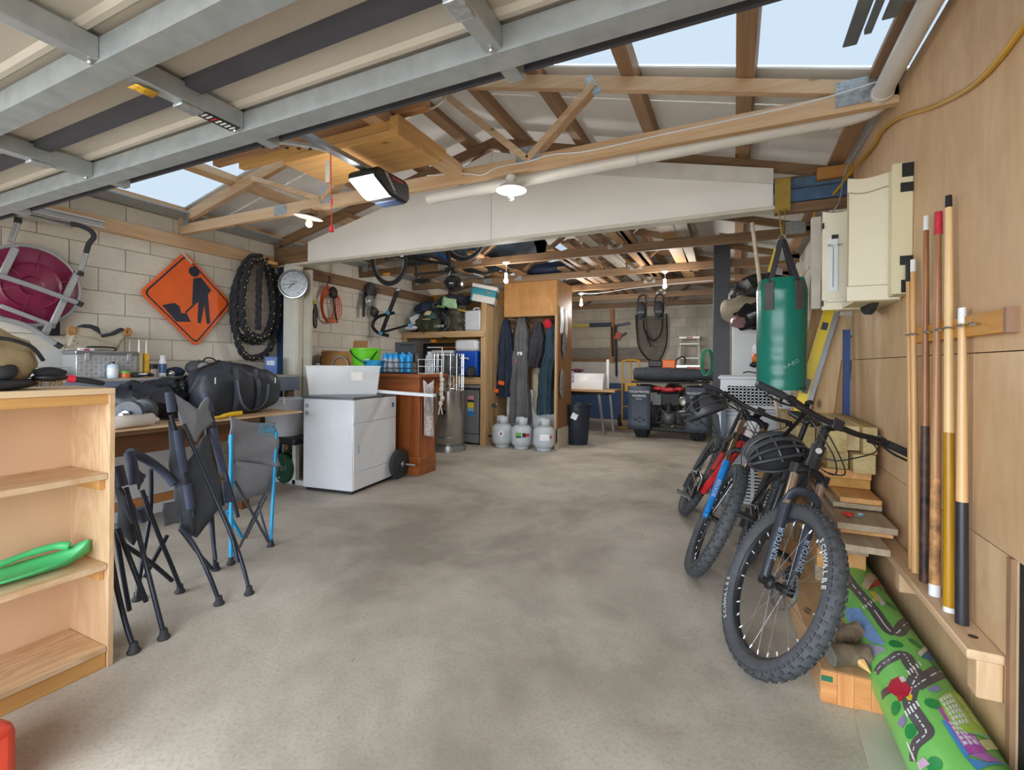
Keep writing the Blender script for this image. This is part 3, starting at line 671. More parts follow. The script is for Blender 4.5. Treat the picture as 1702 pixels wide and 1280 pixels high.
camp('camp_chair', 'folded dark camp chair with padded posts standing tallest before the table', (-2.5, 1.6, 0),
     [[(-2.72, 1.491, 0.964), (-2.7, 1.529, 0.766), (-2.62, 1.554, 0.413)],
      [(-2.8, 1.751, 0.971), (-2.78, 1.806, 0.678), (-2.68, 1.846, 0.319)],
      [(-2.68, 1.532, 0.913), (-2.6, 1.637, 0.541), (-2.5, 1.682, 0.294), (-2.45, 1.687, 0.152)],
      [(-2.8, 1.727, 0.884), (-2.72, 1.695, 0.461), (-2.62, 1.673, 0.142)],
      [(-2.6, 1.476, 0.392), (-2.52, 1.496, 0.305), (-2.44, 1.518, 0.171), (-2.388, 1.545, .02)],
      [(-2.62, 1.711, 0.401), (-2.5, 1.703, 0.254), (-2.42, 1.701, 0.119), (-2.35, 1.684, .02)],
      [(-2.6, 1.476, 0.376), (-2.72, 1.641, 0.17), (-2.8, 1.766, 0.02)],
      [(-2.7, 1.7, 0.393), (-2.75, 1.756, 0.034)]],
     [[(-2.74, 1.492, 1.085), (-2.72, 1.496, 0.979)], [(-2.69, 1.507, 0.883), (-2.66, 1.526, 0.657)], [(-2.64, 1.53, 0.594), (-2.62, 1.538, 0.466)],
      [(-2.82, 1.731, 1.071), (-2.8, 1.751, 0.953)], [(-2.79, 1.756, 0.857), (-2.76, 1.804, 0.59)], [(-2.74, 1.807, 0.538), (-2.72, 1.813, 0.413)]],
     [([(-2.74, 1.519, 1.084), (-2.7, 1.622, 0.986), (-2.66, 1.574, 0.812), (-2.7, 1.516, 0.93)], M_clothg),
      ([(-2.82, 1.745, 1.059), (-2.7, 1.622, 0.986), (-2.66, 1.574, 0.812), (-2.8, 1.759, 0.899)], M_clothg),
      ([(-2.74, 1.478, 0.932), (-2.71, 1.521, 0.913), (-2.63, 1.547, 0.446), (-2.6, 1.543, 0.323), (-2.62, 1.487, 0.353), (-2.7, 1.495, 0.547)], M_cloth),
      ([(-2.72, 1.566, 0.692), (-2.78, 1.722, 0.833), (-2.72, 1.784, 0.403), (-2.66, 1.669, 0.374), (-2.62, 1.564, 0.296), (-2.62, 1.533, 0.323)], M_cloth),
      ([(-2.62, 1.405, 0.524), (-2.6, 1.475, 0.527), (-2.58, 1.458, 0.416), (-2.6, 1.396, 0.413)], mat('cup_holder_cloth', '#4e5157', .85, 0, .1))],
     [(-2.388, 1.545, 0), (-2.35, 1.684, 0), (-2.799, 1.791, 0.0)])
camp('camp_chair', 'folded navy camp chair with curved arms right beside the plywood shelf', (-2.5, 1.2, 0),
     [[(-2.55, 1.207, 0.664), (-2.5, 1.23, 0.469), (-2.42, 1.228, 0.317), (-2.36, 1.235, 0.163), (-2.313, 1.246, .02)],
      [(-2.5, 1.119, 0.451), (-2.42, 1.117, 0.255), (-2.36, 1.123, 0.109), (-2.317, 1.131, .02)],
      [(-2.62, 1.308, 0.617), (-2.6, 1.368, 0.395), (-2.62, 1.445, 0.196), (-2.64, 1.498, 0.06)],
      [(-2.75, 1.413, 0.686), (-2.75, 1.412, 0.466), (-2.7, 1.348, 0.218), (-2.66, 1.311, 0.091)],
      [(-2.55, 1.177, 0.478), (-2.45, 1.187, 0.327), (-2.42, 1.229, 0.152)],
      [(-2.62, 1.2, 0.459), (-2.6, 1.224, 0.228), (-2.58, 1.24, 0.068)],
      [(-2.6, 1.223, 0.384), (-2.62, 1.348, 0.248), (-2.66, 1.47, 0.099)],
      [(-2.75, 1.494, 0.314), (-2.7, 1.362, 0.151)]],
     [[(-2.62, 1.251, 0.813), (-2.6, 1.256, 0.762), (-2.58, 1.257, 0.663)], [(-2.58, 1.189, 0.762), (-2.55, 1.197, 0.672)], [(-2.55, 1.219, 0.577), (-2.52, 1.234, 0.498)], [(-2.6, 1.288, 0.537), (-2.6, 1.309, 0.469)],
      [(-2.64, 1.265, 0.809), (-2.72, 1.381, 0.742), (-2.72, 1.458, 0.665), (-2.68, 1.489, 0.599)]],
     [([(-2.6, 1.191, 0.718), (-2.56, 1.209, 0.634), (-2.52, 1.24, 0.434), (-2.52, 1.226, 0.397), (-2.58, 1.196, 0.467)], M_cloth),
      ([(-2.68, 1.321, 0.706), (-2.68, 1.343, 0.647), (-2.66, 1.312, 0.611), (-2.7, 1.358, 0.672)], M_cloth)],
     [(-2.317, 1.131, 0), (-2.313, 1.246, 0), (-2.701, 1.533, 0.0), (-2.81, 1.385, 0.0)])
# blue-legged chair with lettering
t = thing('camp_chair', 'grey cloth camp chair with bright blue uprights and lettering', 'camp chair', (-2.85, 2.05, 0), 0, 'folded camp chairs by the table')
M_blue = mat('bright_blue_tube', '#1f9fd8', .35, .1, .05)
for p in ([(-2.84, 1.905, 0.798), (-2.80, 1.885, .02)], [(-2.9, 2.272, 0.763), (-2.838, 2.189, .02)], [(-3.0, 1.992, 0.269), (-3.05, 2.129, 0.046)]):
    MB().tube(p, .0115, 12).build('blue_upright', M_blue, t, w=True)
for p in ([(-2.84, 1.931, 0.499), (-2.842, 2.175, .03)], [(-3.05, 2.3, 0.306), (-2.86, 1.98, 0.061)], [(-3.05, 2.244, 0.256), (-2.88, 2.207, 0.019)], [(-3.1, 2.348, 0.266), (-3.1, 2.191, 0.009)]):
    MB().tube(p, .009, 8).build('cross_tube', mat('graphite_tube', '#4a4d55', .4, .4), t, w=True)
for p in ([-2.838, 2.189, 0], [-2.80, 1.885, 0]): foot(t, p)
M_gc = mat('warm_grey_cloth', '#7f8189', .85, 0, .07, 8, .2, 25)
P0, P1, P2, P3 = V((-2.86, 1.909, 0.906)), V((-2.92, 2.287, 0.827)), V((-2.86, 2.272, 0.526)), V((-2.86, 1.916, 0.613))
bk = MB().grid(lambda u, v: (P0.lerp(P1, u)).lerp(P3.lerp(P2, u), v) + V((-.03 * math.sin(PI * u) + .015 * math.sin(9 * v + 4 * u), 0, -.02 * math.sin(PI * u) * (1 - v))), 14, 10)
bk.build('back_cloth', M_gc, t, w=True, sol=.008)
Q0, Q1, Q2, Q3 = V((-2.86, 1.908, 0.634)), V((-2.88, 2.278, 0.523)), V((-2.98, 2.295, 0.338)), V((-2.96, 1.957, 0.324))
MB().grid(lambda u, v: (Q0.lerp(Q1, u)).lerp(Q3.lerp(Q2, u), v) + V((.05 * math.sin(PI * v) * math.sin(PI * u), 0, -.05 * math.sin(PI * u) * math.sin(PI * v))), 14, 10).build('seat_cloth', M_gc, t, w=True, sol=.008)
u = (P1 - P0).normalized(); dn = (P3 - P0).normalized(); nrm = dn.cross(u).normalized()
if nrm.x < 0: nrm = -nrm
Rm = Matrix((u, -dn, nrm)).transposed().to_4x4()
ctr = P0.lerp(P1, .74) + dn * .055 + nrm * .022 - t.location
M_lb = mat('logo_blue', '#2fb0e0', .5)
text('Cole', .062, M_lb, t, ctr, Rm, 'lettering', bold=.001)
w_, h_ = .085, .034
pts = [ctr + u * a + dn * b for a, b in ((-w_, h_), (-w_ + .025, -h_), (w_, -h_), (w_ - .0, h_))]
MB().tube(pts, .0022, 6, closed=True).build('logo_border', M_lb, t)
# ---- timber table with a plywood top
t = thing('work_table', 'dark timber table under a thin plywood sheet', 'table', (-4.0, 2.1, 0))
MB().bx(-4.33, -3.63, .5, 3.12, .785, .80).build('plywood_top', M_ply2, t, w=True, bev=.001)
MB().bx(-4.30, -3.72, .55, 2.75, .745, .784).build('table_top', M_old('Y'), t, w=True, bev=.003)
M_dk = wood('dark_stained', '#41260f', '#6b4322', 'Y')
MB().bx(-3.80, -3.765, .6, 2.7, .60, .745).build('apron', M_dk, t, w=True, bev=.002)
for x in (-4.25, -3.83):
    for y in (.65, 2.62):
        MB().bx(x, x + .07, y, y + .07, 0, .744).build('leg', wood('dark_stained', '#41260f', '#6b4322', 'Z'), t, w=True, bev=.003)
MB().bx(-3.82, -3.79, .7, 2.62, .22, .28).build('stretcher', wood('brown_rail', '#7d5028', '#a06d3c', 'Y'), t, w=True)
# white panel leaning under the table
tag(MB().bx(-4.32, -4.30, 1.0, 2.6, 0, .70).build('leaning_board', mat('white_board', '#cfd1d4', .5, 0, .03)), 'white board leaning upright under the timber table', 'board')
# ================================================================ things on the table
t = thing('duffel_bag', 'large black leather-look duffel bag on the plywood table', 'bag', (-3.93, 2.68, .80), math.radians(88))
def sq(t_, p): return math.copysign(abs(t_) ** p, t_)
from mathutils import noise as NZ
def bagf(u, v):
    a = 2 * PI * v; x = -.37 + .74 * u
    e = (1 - abs(2 * u - 1) ** 5) ** .33 if 0 < u < 1 else 0.02
    hgt = (.20 + .03 * math.sin(3 * u + 1)) * e
    y = .17 * e * sq(math.cos(a), .7); z = hgt * sq(math.sin(a), .7) * (.98 if math.sin(a) > 0 else 1)
    q = V((x, y, z + .205)); n = (V(NZ.noise_vector(q * 6)) * .03 + V(NZ.noise_vector(q * 17)) * .012) * (.35 + max(0, math.sin(a)))
    q = q + n; q.z = max(q.z, .003); return q
MB().grid(bagf, 54, 56, cv=True).build('bag_body', mat('black_leatherette', '#262a33', .5, 0, .2, 5, .5, 9), t)
MB().tube([bagf(i / 12 * .9 + .05, .25) + V((0, -.0, .006)) for i in range(13)], .006, 6).build('zip', M_black, t)
for k in (.35, .62):
    pts = [bagf(k, .52 + .0), bagf(k, .60) , bagf(k + .0, .68), bagf(k, .75)]
    MB().tube(smooth_path([bagf(k, .78) + V((0, -.01, .01)), bagf(k, .62) + V((0, -.012, 0)), bagf(k, .50) + V((0, -.014, 0)), bagf(k, .36) + V((0, -.012, .01))], 5), (.022, .004), 8).build('strap', mat('strap_grey', '#3b404b', .5), t)
MB().tube(smooth_path([(-.12, -.19, .30), (-.11, -.24, .12), (-.02, -.25, .04), (.12, -.215, .10), (.16, -.2, .26)], 6), (.018, .004), 8).build('hanging_handle', mat('strap_grey', '#3b404b', .5), t)
for x, z in ((.24, .29), (-.29, .30), (.33, .1)): MB().box((x, -.185, z), (.006, .006, .05)).build('zip_pull', M_white, t)
t = thing('jacket_heap', 'heap of black jackets and a shiny bag on the table behind the dumbbell', 'clothing', (-4.13, 1.98, .80))
M_jk = mat('black_nylon', '#1d2028', .45, 0, .3, 6, .3, 14)
MB().sph((0, .1, .13), (.2, .34, .16), 46, 26, z0=-.8).wob(.06, 9, 1).build('jacket', M_jk, t)
MB().sph((.02, .38, .20), (.17, .22, .12), 46, 26, z0=-.9).wob(.045, 14, 5).build('shiny_bag', mat('shiny_black', '#14151a', .2, 0, .4, 9), t)
MB().sph((.03, -.2, .08), (.10, .32, .08), 40, 22).wob(.03, 12, 2).build('sleeve', M_jk, t)
MB().sph((.14, .18, .20), (.03, .05, .02), 12, 8).wob(.015, 40, 5).build('blue_patch', mat('blue_white_cloth', '#b9c8e6', .7, 0, .5, 60), t)
t = thing('dumbbell', 'iron dumbbell with two black plates on the table', 'dumbbell', (-3.80, 1.86, .80), math.radians(128))
M_iron = mat('cast_iron', '#565a60', .5, .3, .25, 20)
for x in (-.10, -.075, .07, .095):
    MB().lathe([(.02, -.011), (.085, -.011), (.09, -.006), (.09, .006), (.085, .011), (.02, .011)], 26, o=(x, 0, .09), ax=(1, 0, 0)).build('weight_plate', M_iron, t)
MB().cyl((-.19, 0, .09), (.19, 0, .09), .014).build('bar', M_chrome, t)
for x in (-.13, .125): MB().cyl((x - .012, 0, .09), (x + .012, 0, .09), .026, n=8).build('collar', M_chrome, t)
t = thing('paper_roll', 'roll of thin white sheeting lying on the table edge', 'roll', (-3.68, 1.80, .80), math.radians(96))
rp = MB(); rp.tube([(-.30, 0, .045), (.10, 0, .045)], .042, 22, cap=False); rp.build('sheeting', mat('white_sheeting', '#e2d9d2', .6, 0, .05), t, sol=.002)
MB().tube([(-.302, 0, .045), (.104, 0, .045)], .026, 18, cap=False).build('core', mat('cardboard_core', '#a5835a', .8), t, sol=.004)
MB().sph((.0, .09, .03), (.22, .07, .03), 20, 8).wob(.02, 14, 3).build('loose_sheeting', mat('white_sheeting', '#e2d9d2', .6), t)
t = thing('yellow_tool', 'yellow plastic handled tool at the foot of the black duffel bag', 'tool', (-3.69, 2.44, .80), math.radians(90))
MB().tube(smooth_path([(-.13, 0, .012), (-.05, 0, .014), (.0, 0, .024), (.12, 0, .028)], 4), [(.014, .011)] * 5 + [(.018, .016)] * 4 + [(.02, .02)] * 4, 12).build('handle', mat('tool_yellow', '#e0b81f', .4, 0, .05), t)
MB().box((-.19, 0, .012), (.13, .012, .006)).build('blade', M_steel, t)
t = thing('spirit_pen', 'thin yellow tipped rod on the table by the dumbbell', 'rod', (-3.70, 2.08, .80), math.radians(60))
MB().cyl((-.1, 0, .03), (.06, 0, .01), .005).build('shaft', M_black, t); MB().cyl((.06, 0, .01), (.11, 0, .008), .007).build('tip', mat('tool_yellow', '#e0b81f', .4), t)
# ================================================================ workbench along the left wall
t = thing('workbench', 'grey topped workbench along the left block wall', 'workbench', (-4.7, 2.0, 0))
MB().bx(-4.995, -4.40, .3, 3.74, 1.09, 1.115).build('bench_top', mat('grey_bench_top', '#a7a29b', .5, 0, .08), t, w=True, bev=.003)
MB().bx(-4.43, -4.405, .3, 3.74, .945, 1.09).build('front_rail', mat('blue_grey_rail', '#6f7a90', .5, 0, .08), t, w=True, bev=.002)
MB().bx(-4.99, -4.98, .3, 2.1, 1.115, 1.34).build('splash_board', mat('pale_splash', '#cdccc9', .5, 0, .04), t, w=True)
for y in (.4, 2.0, 3.62):
    for x in (-4.95, -4.5): MB().bx(x, x + .07, y, y + .07, 0, 1.09).build('leg', M_old('Z'), t, w=True)
t = thing('tool_box', 'aluminium tread-plate tool box with latches on the workbench', 'tool box', (-4.645, 2.02, 1.115), math.radians(90))
def treadplate():
    m, nt, b = nodes('tread_plate'); vec = coords(nt, (1, 1, 1), False)
    ck = nt.nodes.new('ShaderNodeTexBrick'); mp = nt.nodes.new('ShaderNodeMapping'); mp.inputs['Rotation'].default_value = (PI / 2, 0, 0.0); mp.inputs['Scale'].default_value = (14, 14, 14)
    L(nt, vec, mp.inputs[0]); L(nt, mp.outputs[0], ck.inputs['Vector']); ck.inputs['Mortar Size'].default_value = .12; ck.inputs['Brick Width'].default_value = .6; ck.inputs['Row Height'].default_value = .3
    b.inputs['Base Color'].default_value = (.50, .51, .53, 1); b.inputs['Metallic'].default_value = .5; b.inputs['Roughness'].default_value = .35
    bump(nt, b, ck.outputs['Fac'], .8, .006); return m
MB().bx(-.205, .205, -.11, .11, 0, .185).build('box_body', treadplate(), t, bev=.006)
td = MB()
for i in range(13):
    for k in range(6):
        td.box((-.185 + i * .0305, -.1115, .02 + k * .028), (.024, .004, .008), Matrix.Rotation((.8 if (i + k) % 2 else -.8), 3, 'Y'))
td.build('tread_pattern', mat('tread_bright', '#d5d8db', .3, .5), t, kind='stuff')
MB().bx(-.21, .21, -.115, .115, .185, .215).build('lid', M_steel, t, bev=.005)
for x in (-.14, .14): MB().box((x, -.118, .165), (.03, .01, .06)).build('latch', M_gal, t, bev=.003)
MB().tube(smooth_path([(-.09, 0, .215), (-.085, 0, .245), (.085, 0, .245), (.09, 0, .215)], 4), .007, 8).build('handle', M_black, t)
t = thing('tape_measure', 'small white and red box on the tread-plate tool box', 'box', (-4.60, 1.90, 1.315))
MB().box((0, 0, .018), (.03, .10, .036)).build('case', M_white, t, bev=.006); MB().box((.016, .0, .018), (.004, .035, .022)).build('red_label', mat('tool_red', '#c8283a', .4), t)
t = thing('tool_belt', 'beige suede tool belt pouch resting above the tool box', 'tool belt', (-4.78, 2.13, 1.318), math.radians(90))
M_su = mat('beige_suede', '#b0a591', .9, 0, .12, 9, .3, 40)
c8 = lambda pts: [V(p) for p in pts]
tb_o = c8([(-4.78, 1.83, 1.333), (-4.78, 1.868, 1.476), (-4.78, 1.916, 1.517), (-4.78, 2.003, 1.541), (-4.78, 2.063, 1.526), (-4.78, 2.08, 1.472), (-4.78, 2.151, 1.486), (-4.78, 2.225, 1.538), (-4.78, 2.283, 1.516), (-4.78, 2.252, 1.461), (-4.78, 2.213, 1.397), (-4.78, 2.196, 1.334)])
plate_ = lambda pts, x0, x1: MB().prism([(p.y, p.z) for p in pts], x0, x1, 'YZ')
plate_(tb_o, -4.84, -4.76).build('pouch', M_su, t, w=True, bev=.02)
plate_(c8([(-4.74, 1.828, 1.328), (-4.74, 1.871, 1.458), (-4.74, 1.986, 1.445), (-4.74, 2.13, 1.393), (-4.74, 2.177, 1.385), (-4.74, 2.16, 1.333)]), -4.77, -4.735).build('front_pocket', M_su, t, w=True, bev=.012)
plate_(c8([(-4.75, 1.912, 1.523), (-4.75, 1.955, 1.547), (-4.75, 2.002, 1.547), (-4.75, 2.052, 1.527), (-4.75, 2.063, 1.465), (-4.75, 2.043, 1.484), (-4.75, 1.998, 1.515)]), -4.80, -4.745).build('belt_pad', mat('black_pad', '#2a2b2e', .8), t, w=True, bev=.008)
plate_(c8([(-4.75, 2.063, 1.465), (-4.75, 2.142, 1.49), (-4.75, 2.211, 1.538), (-4.75, 2.229, 1.519), (-4.75, 2.155, 1.47), (-4.75, 2.071, 1.445)]), -4.80, -4.745).build('black_belt', mat('black_pad', '#2a2b2e', .8), t, w=True, bev=.005)
for p in ((-4.75, 2.255, 1.503), (-4.75, 1.871, 1.487)): MB().tube([V(p) + V((0, .022 * math.cos(a), .03 * math.sin(a))) for a in [i * 2 * PI / 14 for i in range(14)]], .010, 8, closed=True).build('leather_loop', mat('tan_leather', '#a8702f', .6), t, w=True)
rv = MB()
for p in ((-4.73, 1.882, 1.439), (-4.73, 1.875, 1.406), (-4.73, 1.86, 1.367), (-4.73, 1.831, 1.356), (-4.73, 1.894, 1.387), (-4.73, 2.202, 1.468), (-4.73, 2.189, 1.431)): rv.sph(p, .007, 8, 5)
rv.build('rivets', M_steel, t, w=True, kind='stuff')
# small things along the bench
def bottle(name, label, loc, r, h, body, cap, lab=None, neck=.4, caph=.02):
    t = thing(name, label, 'bottle', loc)
    MB().lathe([(r * .9, 0), (r, .006), (r, h * .72), (r * .8, h * .8), (r * neck, h * .86), (r * neck, h * .9)], 16).build('body', body, t)
    MB().lathe([(r * neck * 1.15, h * .88), (r * neck * 1.15, h - .002), (r * neck * .9, h)], 14).build('cap', cap, t)
    if lab: MB().lathe([(r * 1.01, h * .18), (r * 1.015, h * .19), (r * 1.015, h * .6), (r * 1.01, h * .61)], 16).build('label_band', lab, t)
    return t
def caulk(label, loc, col, nz):
    t = thing('sealant_tube', label, 'sealant tube', loc, 0, 'sealant tubes on the bench')
    MB().lathe([(.023, 0), (.024, .004), (.024, .20), (.02, .206)], 16).build('cartridge', col, t)
    MB().lathe([(.009, .205), (.008, .22), (.003, .32), (.002, .32)], 12).build('nozzle', nz, t)
M_noz = mat('clear_nozzle', '#e3e3df', .3, 0, 0)
caulk('pale cream sealant tube with long nozzle on the bench right of the tool box', (-4.60, 2.265, 1.115), mat('cream_tube', '#ddd3a6', .4), M_noz)
caulk('yellow banded sealant tube, tallest beside the black jar', (-4.62, 2.33, 1.115), mat('yellow_tube', '#dcae25', .4, 0, .3, 20), M_noz)
caulk('white sealant tube with red label behind the tool box end', (-4.82, 2.37, 1.115), M_white, M_noz)
caulk('white sealant tube standing behind the tread-plate box', (-4.82, 2.30, 1.115), M_white, M_noz)
bottle('spray_can', 'white bottle with blue label standing on the workbench', (-4.60, 2.45, 1.115), .028, .19, M_white, M_white, mat('blue_label', '#3c5b86', .4, 0, .3, 40), .7)
bottle('glue_bottle', 'small clear bottle of blue liquid in front of the tool box', (-4.47, 2.02, 1.115), .036, .13, mat('pale_blue_liquid', '#c4d6e4', .2, 0, .1), M_black, M_white, .3)
t = thing('jar', 'squat jar with bright green lid and orange label on the bench', 'jar', (-4.47, 2.105, 1.115))
MB().lathe([(.034, 0), (.036, .004), (.036, .035), (.033, .04)], 18).build('glass', mat('orange_label', '#d9703c', .4, 0, .3, 30), t)
MB().lathe([(.037, .038), (.037, .052), (.034, .054)], 18).build('lid', mat('lime_lid', '#6cc24a', .4), t)
t = thing('jar', 'small black lidded jar beside the yellow sealant tube', 'jar', (-4.64, 2.39, 1.115))
MB().lathe([(.034, 0), (.036, .004), (.036, .07), (.033, .075)], 18).build('glass', mat('white_red_label', '#b9a7a0', .4, 0, .3, 30), t)
MB().lathe([(.04, .07), (.04, .11), (.037, .112)], 18).build('lid', M_black, t)
t = thing('glove', 'crumpled black work glove on the bench edge', 'glove', (-4.46, 2.19, 1.115), math.radians(90))
MB().sph((0, 0, .022), (.06, .035, .022), 16, 8).wob(.01, 30).build('palm', mat('black_pad', '#2a2b2e', .8), t)
for i in range(4): MB().tube(smooth_path([(.04, -.025 + .016 * i, .025), (.08, -.03 + .019 * i, .03 - .004 * i), (.10, -.03 + .02 * i, .014)], 3), .009, 8).build('finger', mat('black_pad', '#2a2b2e', .8), t)
MB().box((.02, -.034, .03), (.06, .004, .012)).build('print', M_white, t)
t = thing('respirator', 'grey half-mask respirator with round filter on the bench', 'respirator', (-4.62, 2.76, 1.115), math.radians(85))
MB().sph((0, 0, .075), (.10, .07, .075), 20, 12, z0=-.95).wob(.012, 12).build('face_piece', mat('dark_grey_rubber', '#4a4c50', .6), t)
MB().lathe([(.0, 0), (.045, 0), (.048, .008), (.048, .02), (.02, .028), (.0, .028)], 20, o=(.01, -.07, .08), ax=(0, -1, 0)).build('filter', mat('grey_filter', '#8f9296', .5), t)
MB().tube(smooth_path([(.05, .02, .12), (.09, .03, .17), (.16, .03, .165), (.24, .02, .09)], 6), .007, 8).build('head_strap', M_black, t)
MB().grid(lambda u, v: (.02 + .2 * u, .03, .05 + .11 * v * (1 - u * .5)), 8, 5).build('mesh_visor', mat('mesh_grey', '#77797c', .6, 0, .1, alpha=.75), t, sol=.003)
tag(MB().sph((-4.70, 2.60, 1.15), (.07, .09, .045), 18, 10, z0=-.75).wob(.012, 18).build('baseball_cap', mat('navy_cloth', '#23304e', .85, 0, .2)), 'dark navy cloth cap on the bench beside the spray bottle', 'cap')
tag(MB().sph((-4.56, 2.50, 1.143), .028, 14, 10).build('silver_ball', M_chrome), 'small shiny silver ball on the bench', 'ball')
t = thing('red_hand_saw', 'red curved handle tool behind the duffel bag', 'tool', (-4.50, 2.95, 1.115), math.radians(100))
MB().tube(smooth_path([(-.12, 0, .05), (-.10, 0, .10), (-.04, 0, .115), (.06, 0, .09), (.16, 0, .05)], 5), [.012] * 6 + [.017] * 10 + [.013] * 5, 10).build('handle', mat('bright_red', '#d93b46', .4), t)
MB().box((.0, .02, .045), (.26, .01, .09)).build('body', M_black, t, bev=.01)
t = thing('blue_booklet', 'blue packet propped against the blue painted board', 'packet', (-4.66, 3.58, 1.115), math.radians(35))
MB().box((0, 0, .10), (.13, .025, .2)).build('packet', mat('packet_blue', '#1f58a3', .4, 0, .1), t, bev=.004)
MB().box((0, -.014, .13), (.08, .003, .05)).build('printed_panel', mat('packet_print', '#cdd6e2', .5, 0, .4, 60), t)
t = thing('document_box', 'flat white framed box at the left end of the workbench', 'box', (-4.60, 1.55, 1.115), math.radians(90))
MB().box((0, 0, .04), (.3, .2, .08)).build('box_body', M_white, t, bev=.004)
MB().box((.02, -.102, .04), (.2, .004, .06)).build('navy_border', mat('navy_border', '#2a3553', .5), t); MB().box((.02, -.105, .04), (.17, .004, .04)).build('white_window', M_white, t)
t = thing('hand_saw', 'flat saw blade lying on the white box', 'saw', (-4.60, 1.62, 1.197), math.radians(90))
MB().prism([(-.2, -.03), (.22, -.01), (.22, .0), (-.2, .04)], 0, .003).build('blade', mat('rusty_steel', '#8b7d6f', .5, .5, .2), t); MB().box((-.26, 0, .012), (.12, .03, .024)).build('handle', M_black, t, bev=.008)
# ================================================================ things on the left wall
M_org = mat('sign_orange', '#f0641a', .45, 0, .06, 6)
M_navy = mat('sign_black', '#20263a', .5, 0, .12, 30)
sg = thing('road_works_sign', 'orange diamond road works sign with a digging figure on the block wall', 'road sign', (-4.96, 2.92, 1.4))
sT, sR, sB, sL = [V(p) for p in ((-4.955, 2.835, 2.35), (-4.955, 3.33, 1.887), (-4.955, 2.953, 1.4), (-4.955, 2.44, 1.891))]
cs = (sT + sR + sB + sL) / 4
def rounded(pts, rr, n=4):
    out = []; N = len(pts)
    for i in range(N):
        p, a, b = pts[i], pts[i - 1], pts[(i + 1) % N]
        pa = p + (a - p).normalized() * rr; pb = p + (b - p).normalized() * rr
        for k in range(n + 1):
            q = k / n; out.append((pa * (1 - q) + p * q) * (1 - q) + (p * (1 - q) + pb * q) * q)
    return out
def plate(pts, x0, x1):
    return MB().prism([(p.y, p.z) for p in pts], x0, x1, 'YZ')
dia = rounded([sT, sR, sB, sL], .06)
plate(dia, -4.975, -4.958).build('sign_plate', M_org, sg, w=True, bev=.003)
bo = rounded([cs + (p - cs) * .93 for p in (sT, sR, sB, sL)], .05); bi = rounded([cs + (p - cs) * .885 for p in (sT, sR, sB, sL)], .045)
mb = MB(); n = len(bo)
mb.add([(-4.9565, p.y, p.z) for p in bo] + [(-4.9565, p.y, p.z) for p in bi], [(i, (i + 1) % n, (i + 1) % n + n, i + n) for i in range(n)])
mb.build('border', M_navy, sg, w=True)
def c5(pts): return [V(p) for p in pts]
plate(c5([(-4.955, 2.915, 2.095), (-4.955, 2.989, 2.118), (-4.955, 3.094, 2.001), (-4.955, 3.061, 1.952), (-4.955, 3.089, 1.654), (-4.955, 3.054, 1.643), (-4.955, 3.026, 1.842), (-4.955, 2.993, 1.646), (-4.955, 2.96, 1.647), (-4.955, 2.967, 1.887), (-4.955, 2.934, 1.831), (-4.955, 2.905, 1.836)]), -4.957, -4.9555).build('figure_body', M_navy, sg, w=True)
hc = V((-4.955, 2.923, 2.165))
MB().lathe([(.0, 0), (.052, 0), (.052, .002), (0, .002)], 22, o=(-4.957, hc.y, hc.z), ax=(1, 0, 0)).build('figure_head', M_navy, sg, w=True)
ha, hb = V((-4.955, 2.973, 1.887)), V((-4.955, 2.843, 1.741))
MB().bar((-4.956, ha.y, ha.z), (-4.956, hb.y, hb.z), .016, .002, (1, 0, 0)).build('shovel_handle', M_navy, sg, w=True)
plate(c5([(-4.955, 2.629, 1.791), (-4.955, 2.742, 1.825), (-4.955, 2.788, 1.797), (-4.955, 2.802, 1.731), (-4.955, 2.853, 1.736), (-4.955, 2.894, 1.652), (-4.955, 2.759, 1.643)]), -4.957, -4.9555).build('shovel_blade', M_navy, sg, w=True)
plate(c5([(-4.955, 2.796, 2.323), (-4.955, 2.818, 2.337), (-4.955, 2.911, 2.251), (-4.955, 2.893, 2.238)]), -4.957, -4.9545).build('tape_scrap', mat('old_tape', '#cfc4b4', .6), sg, w=True)
# battle rope on a timber peg
tag(MB().bx(-4.95, -4.72, 3.58, 3.70, 2.36, 2.395).build('rope_peg', wood('peg_pine', '#c98a50', '#e6b27c', 'X'), bev=.004), 'short pale timber peg holding the black rope', 'peg')
rp = thing('battle_rope', 'thick black twisted rope coiled over a timber peg on the wall', 'rope', (-4.85, 3.55, 1.3))
M_rope = mat('black_rope', '#23242b', .7, 0, .25, 40)
def ropemesh(path, r, turns_per_m=11):
    P_ = smooth_path(path, 10); d = 0; fr = []; u = None; last = None
    pts = []
    for i, p in enumerate(P_):
        if last is not None: d += (p - last).length
        last = p; a = P_[max(i - 1, 0)]; b = P_[min(i + 1, len(P_) - 1)]; tg = (b - a).normalized()
        if u is None: u, _ = ortho(tg)
        else: u = (u - tg * u.dot(tg)).normalized()
        fr.append((p, u.copy(), tg.cross(u), d))
    mb = MB()
    for k in range(3):
        mb.tube([p + (u * math.cos(2 * PI * (k / 3 + dd * turns_per_m / 3)) + v * math.sin(2 * PI * (k / 3 + dd * turns_per_m / 3))) * r * .55 for p, u, v, dd in fr], r * .62, 7)
    return mb
outer = [(-4.8, 3.564, 2.429), (-4.86, 3.455, 2.398), (-4.88, 3.339, 2.147), (-4.88, 3.316, 1.654), (-4.88, 3.387, 1.363), (-4.88, 3.538, 1.299), (-4.88, 3.734, 1.421), (-4.88, 3.849, 1.875), (-4.88, 3.781, 2.221), (-4.78, 3.587, 2.405)]
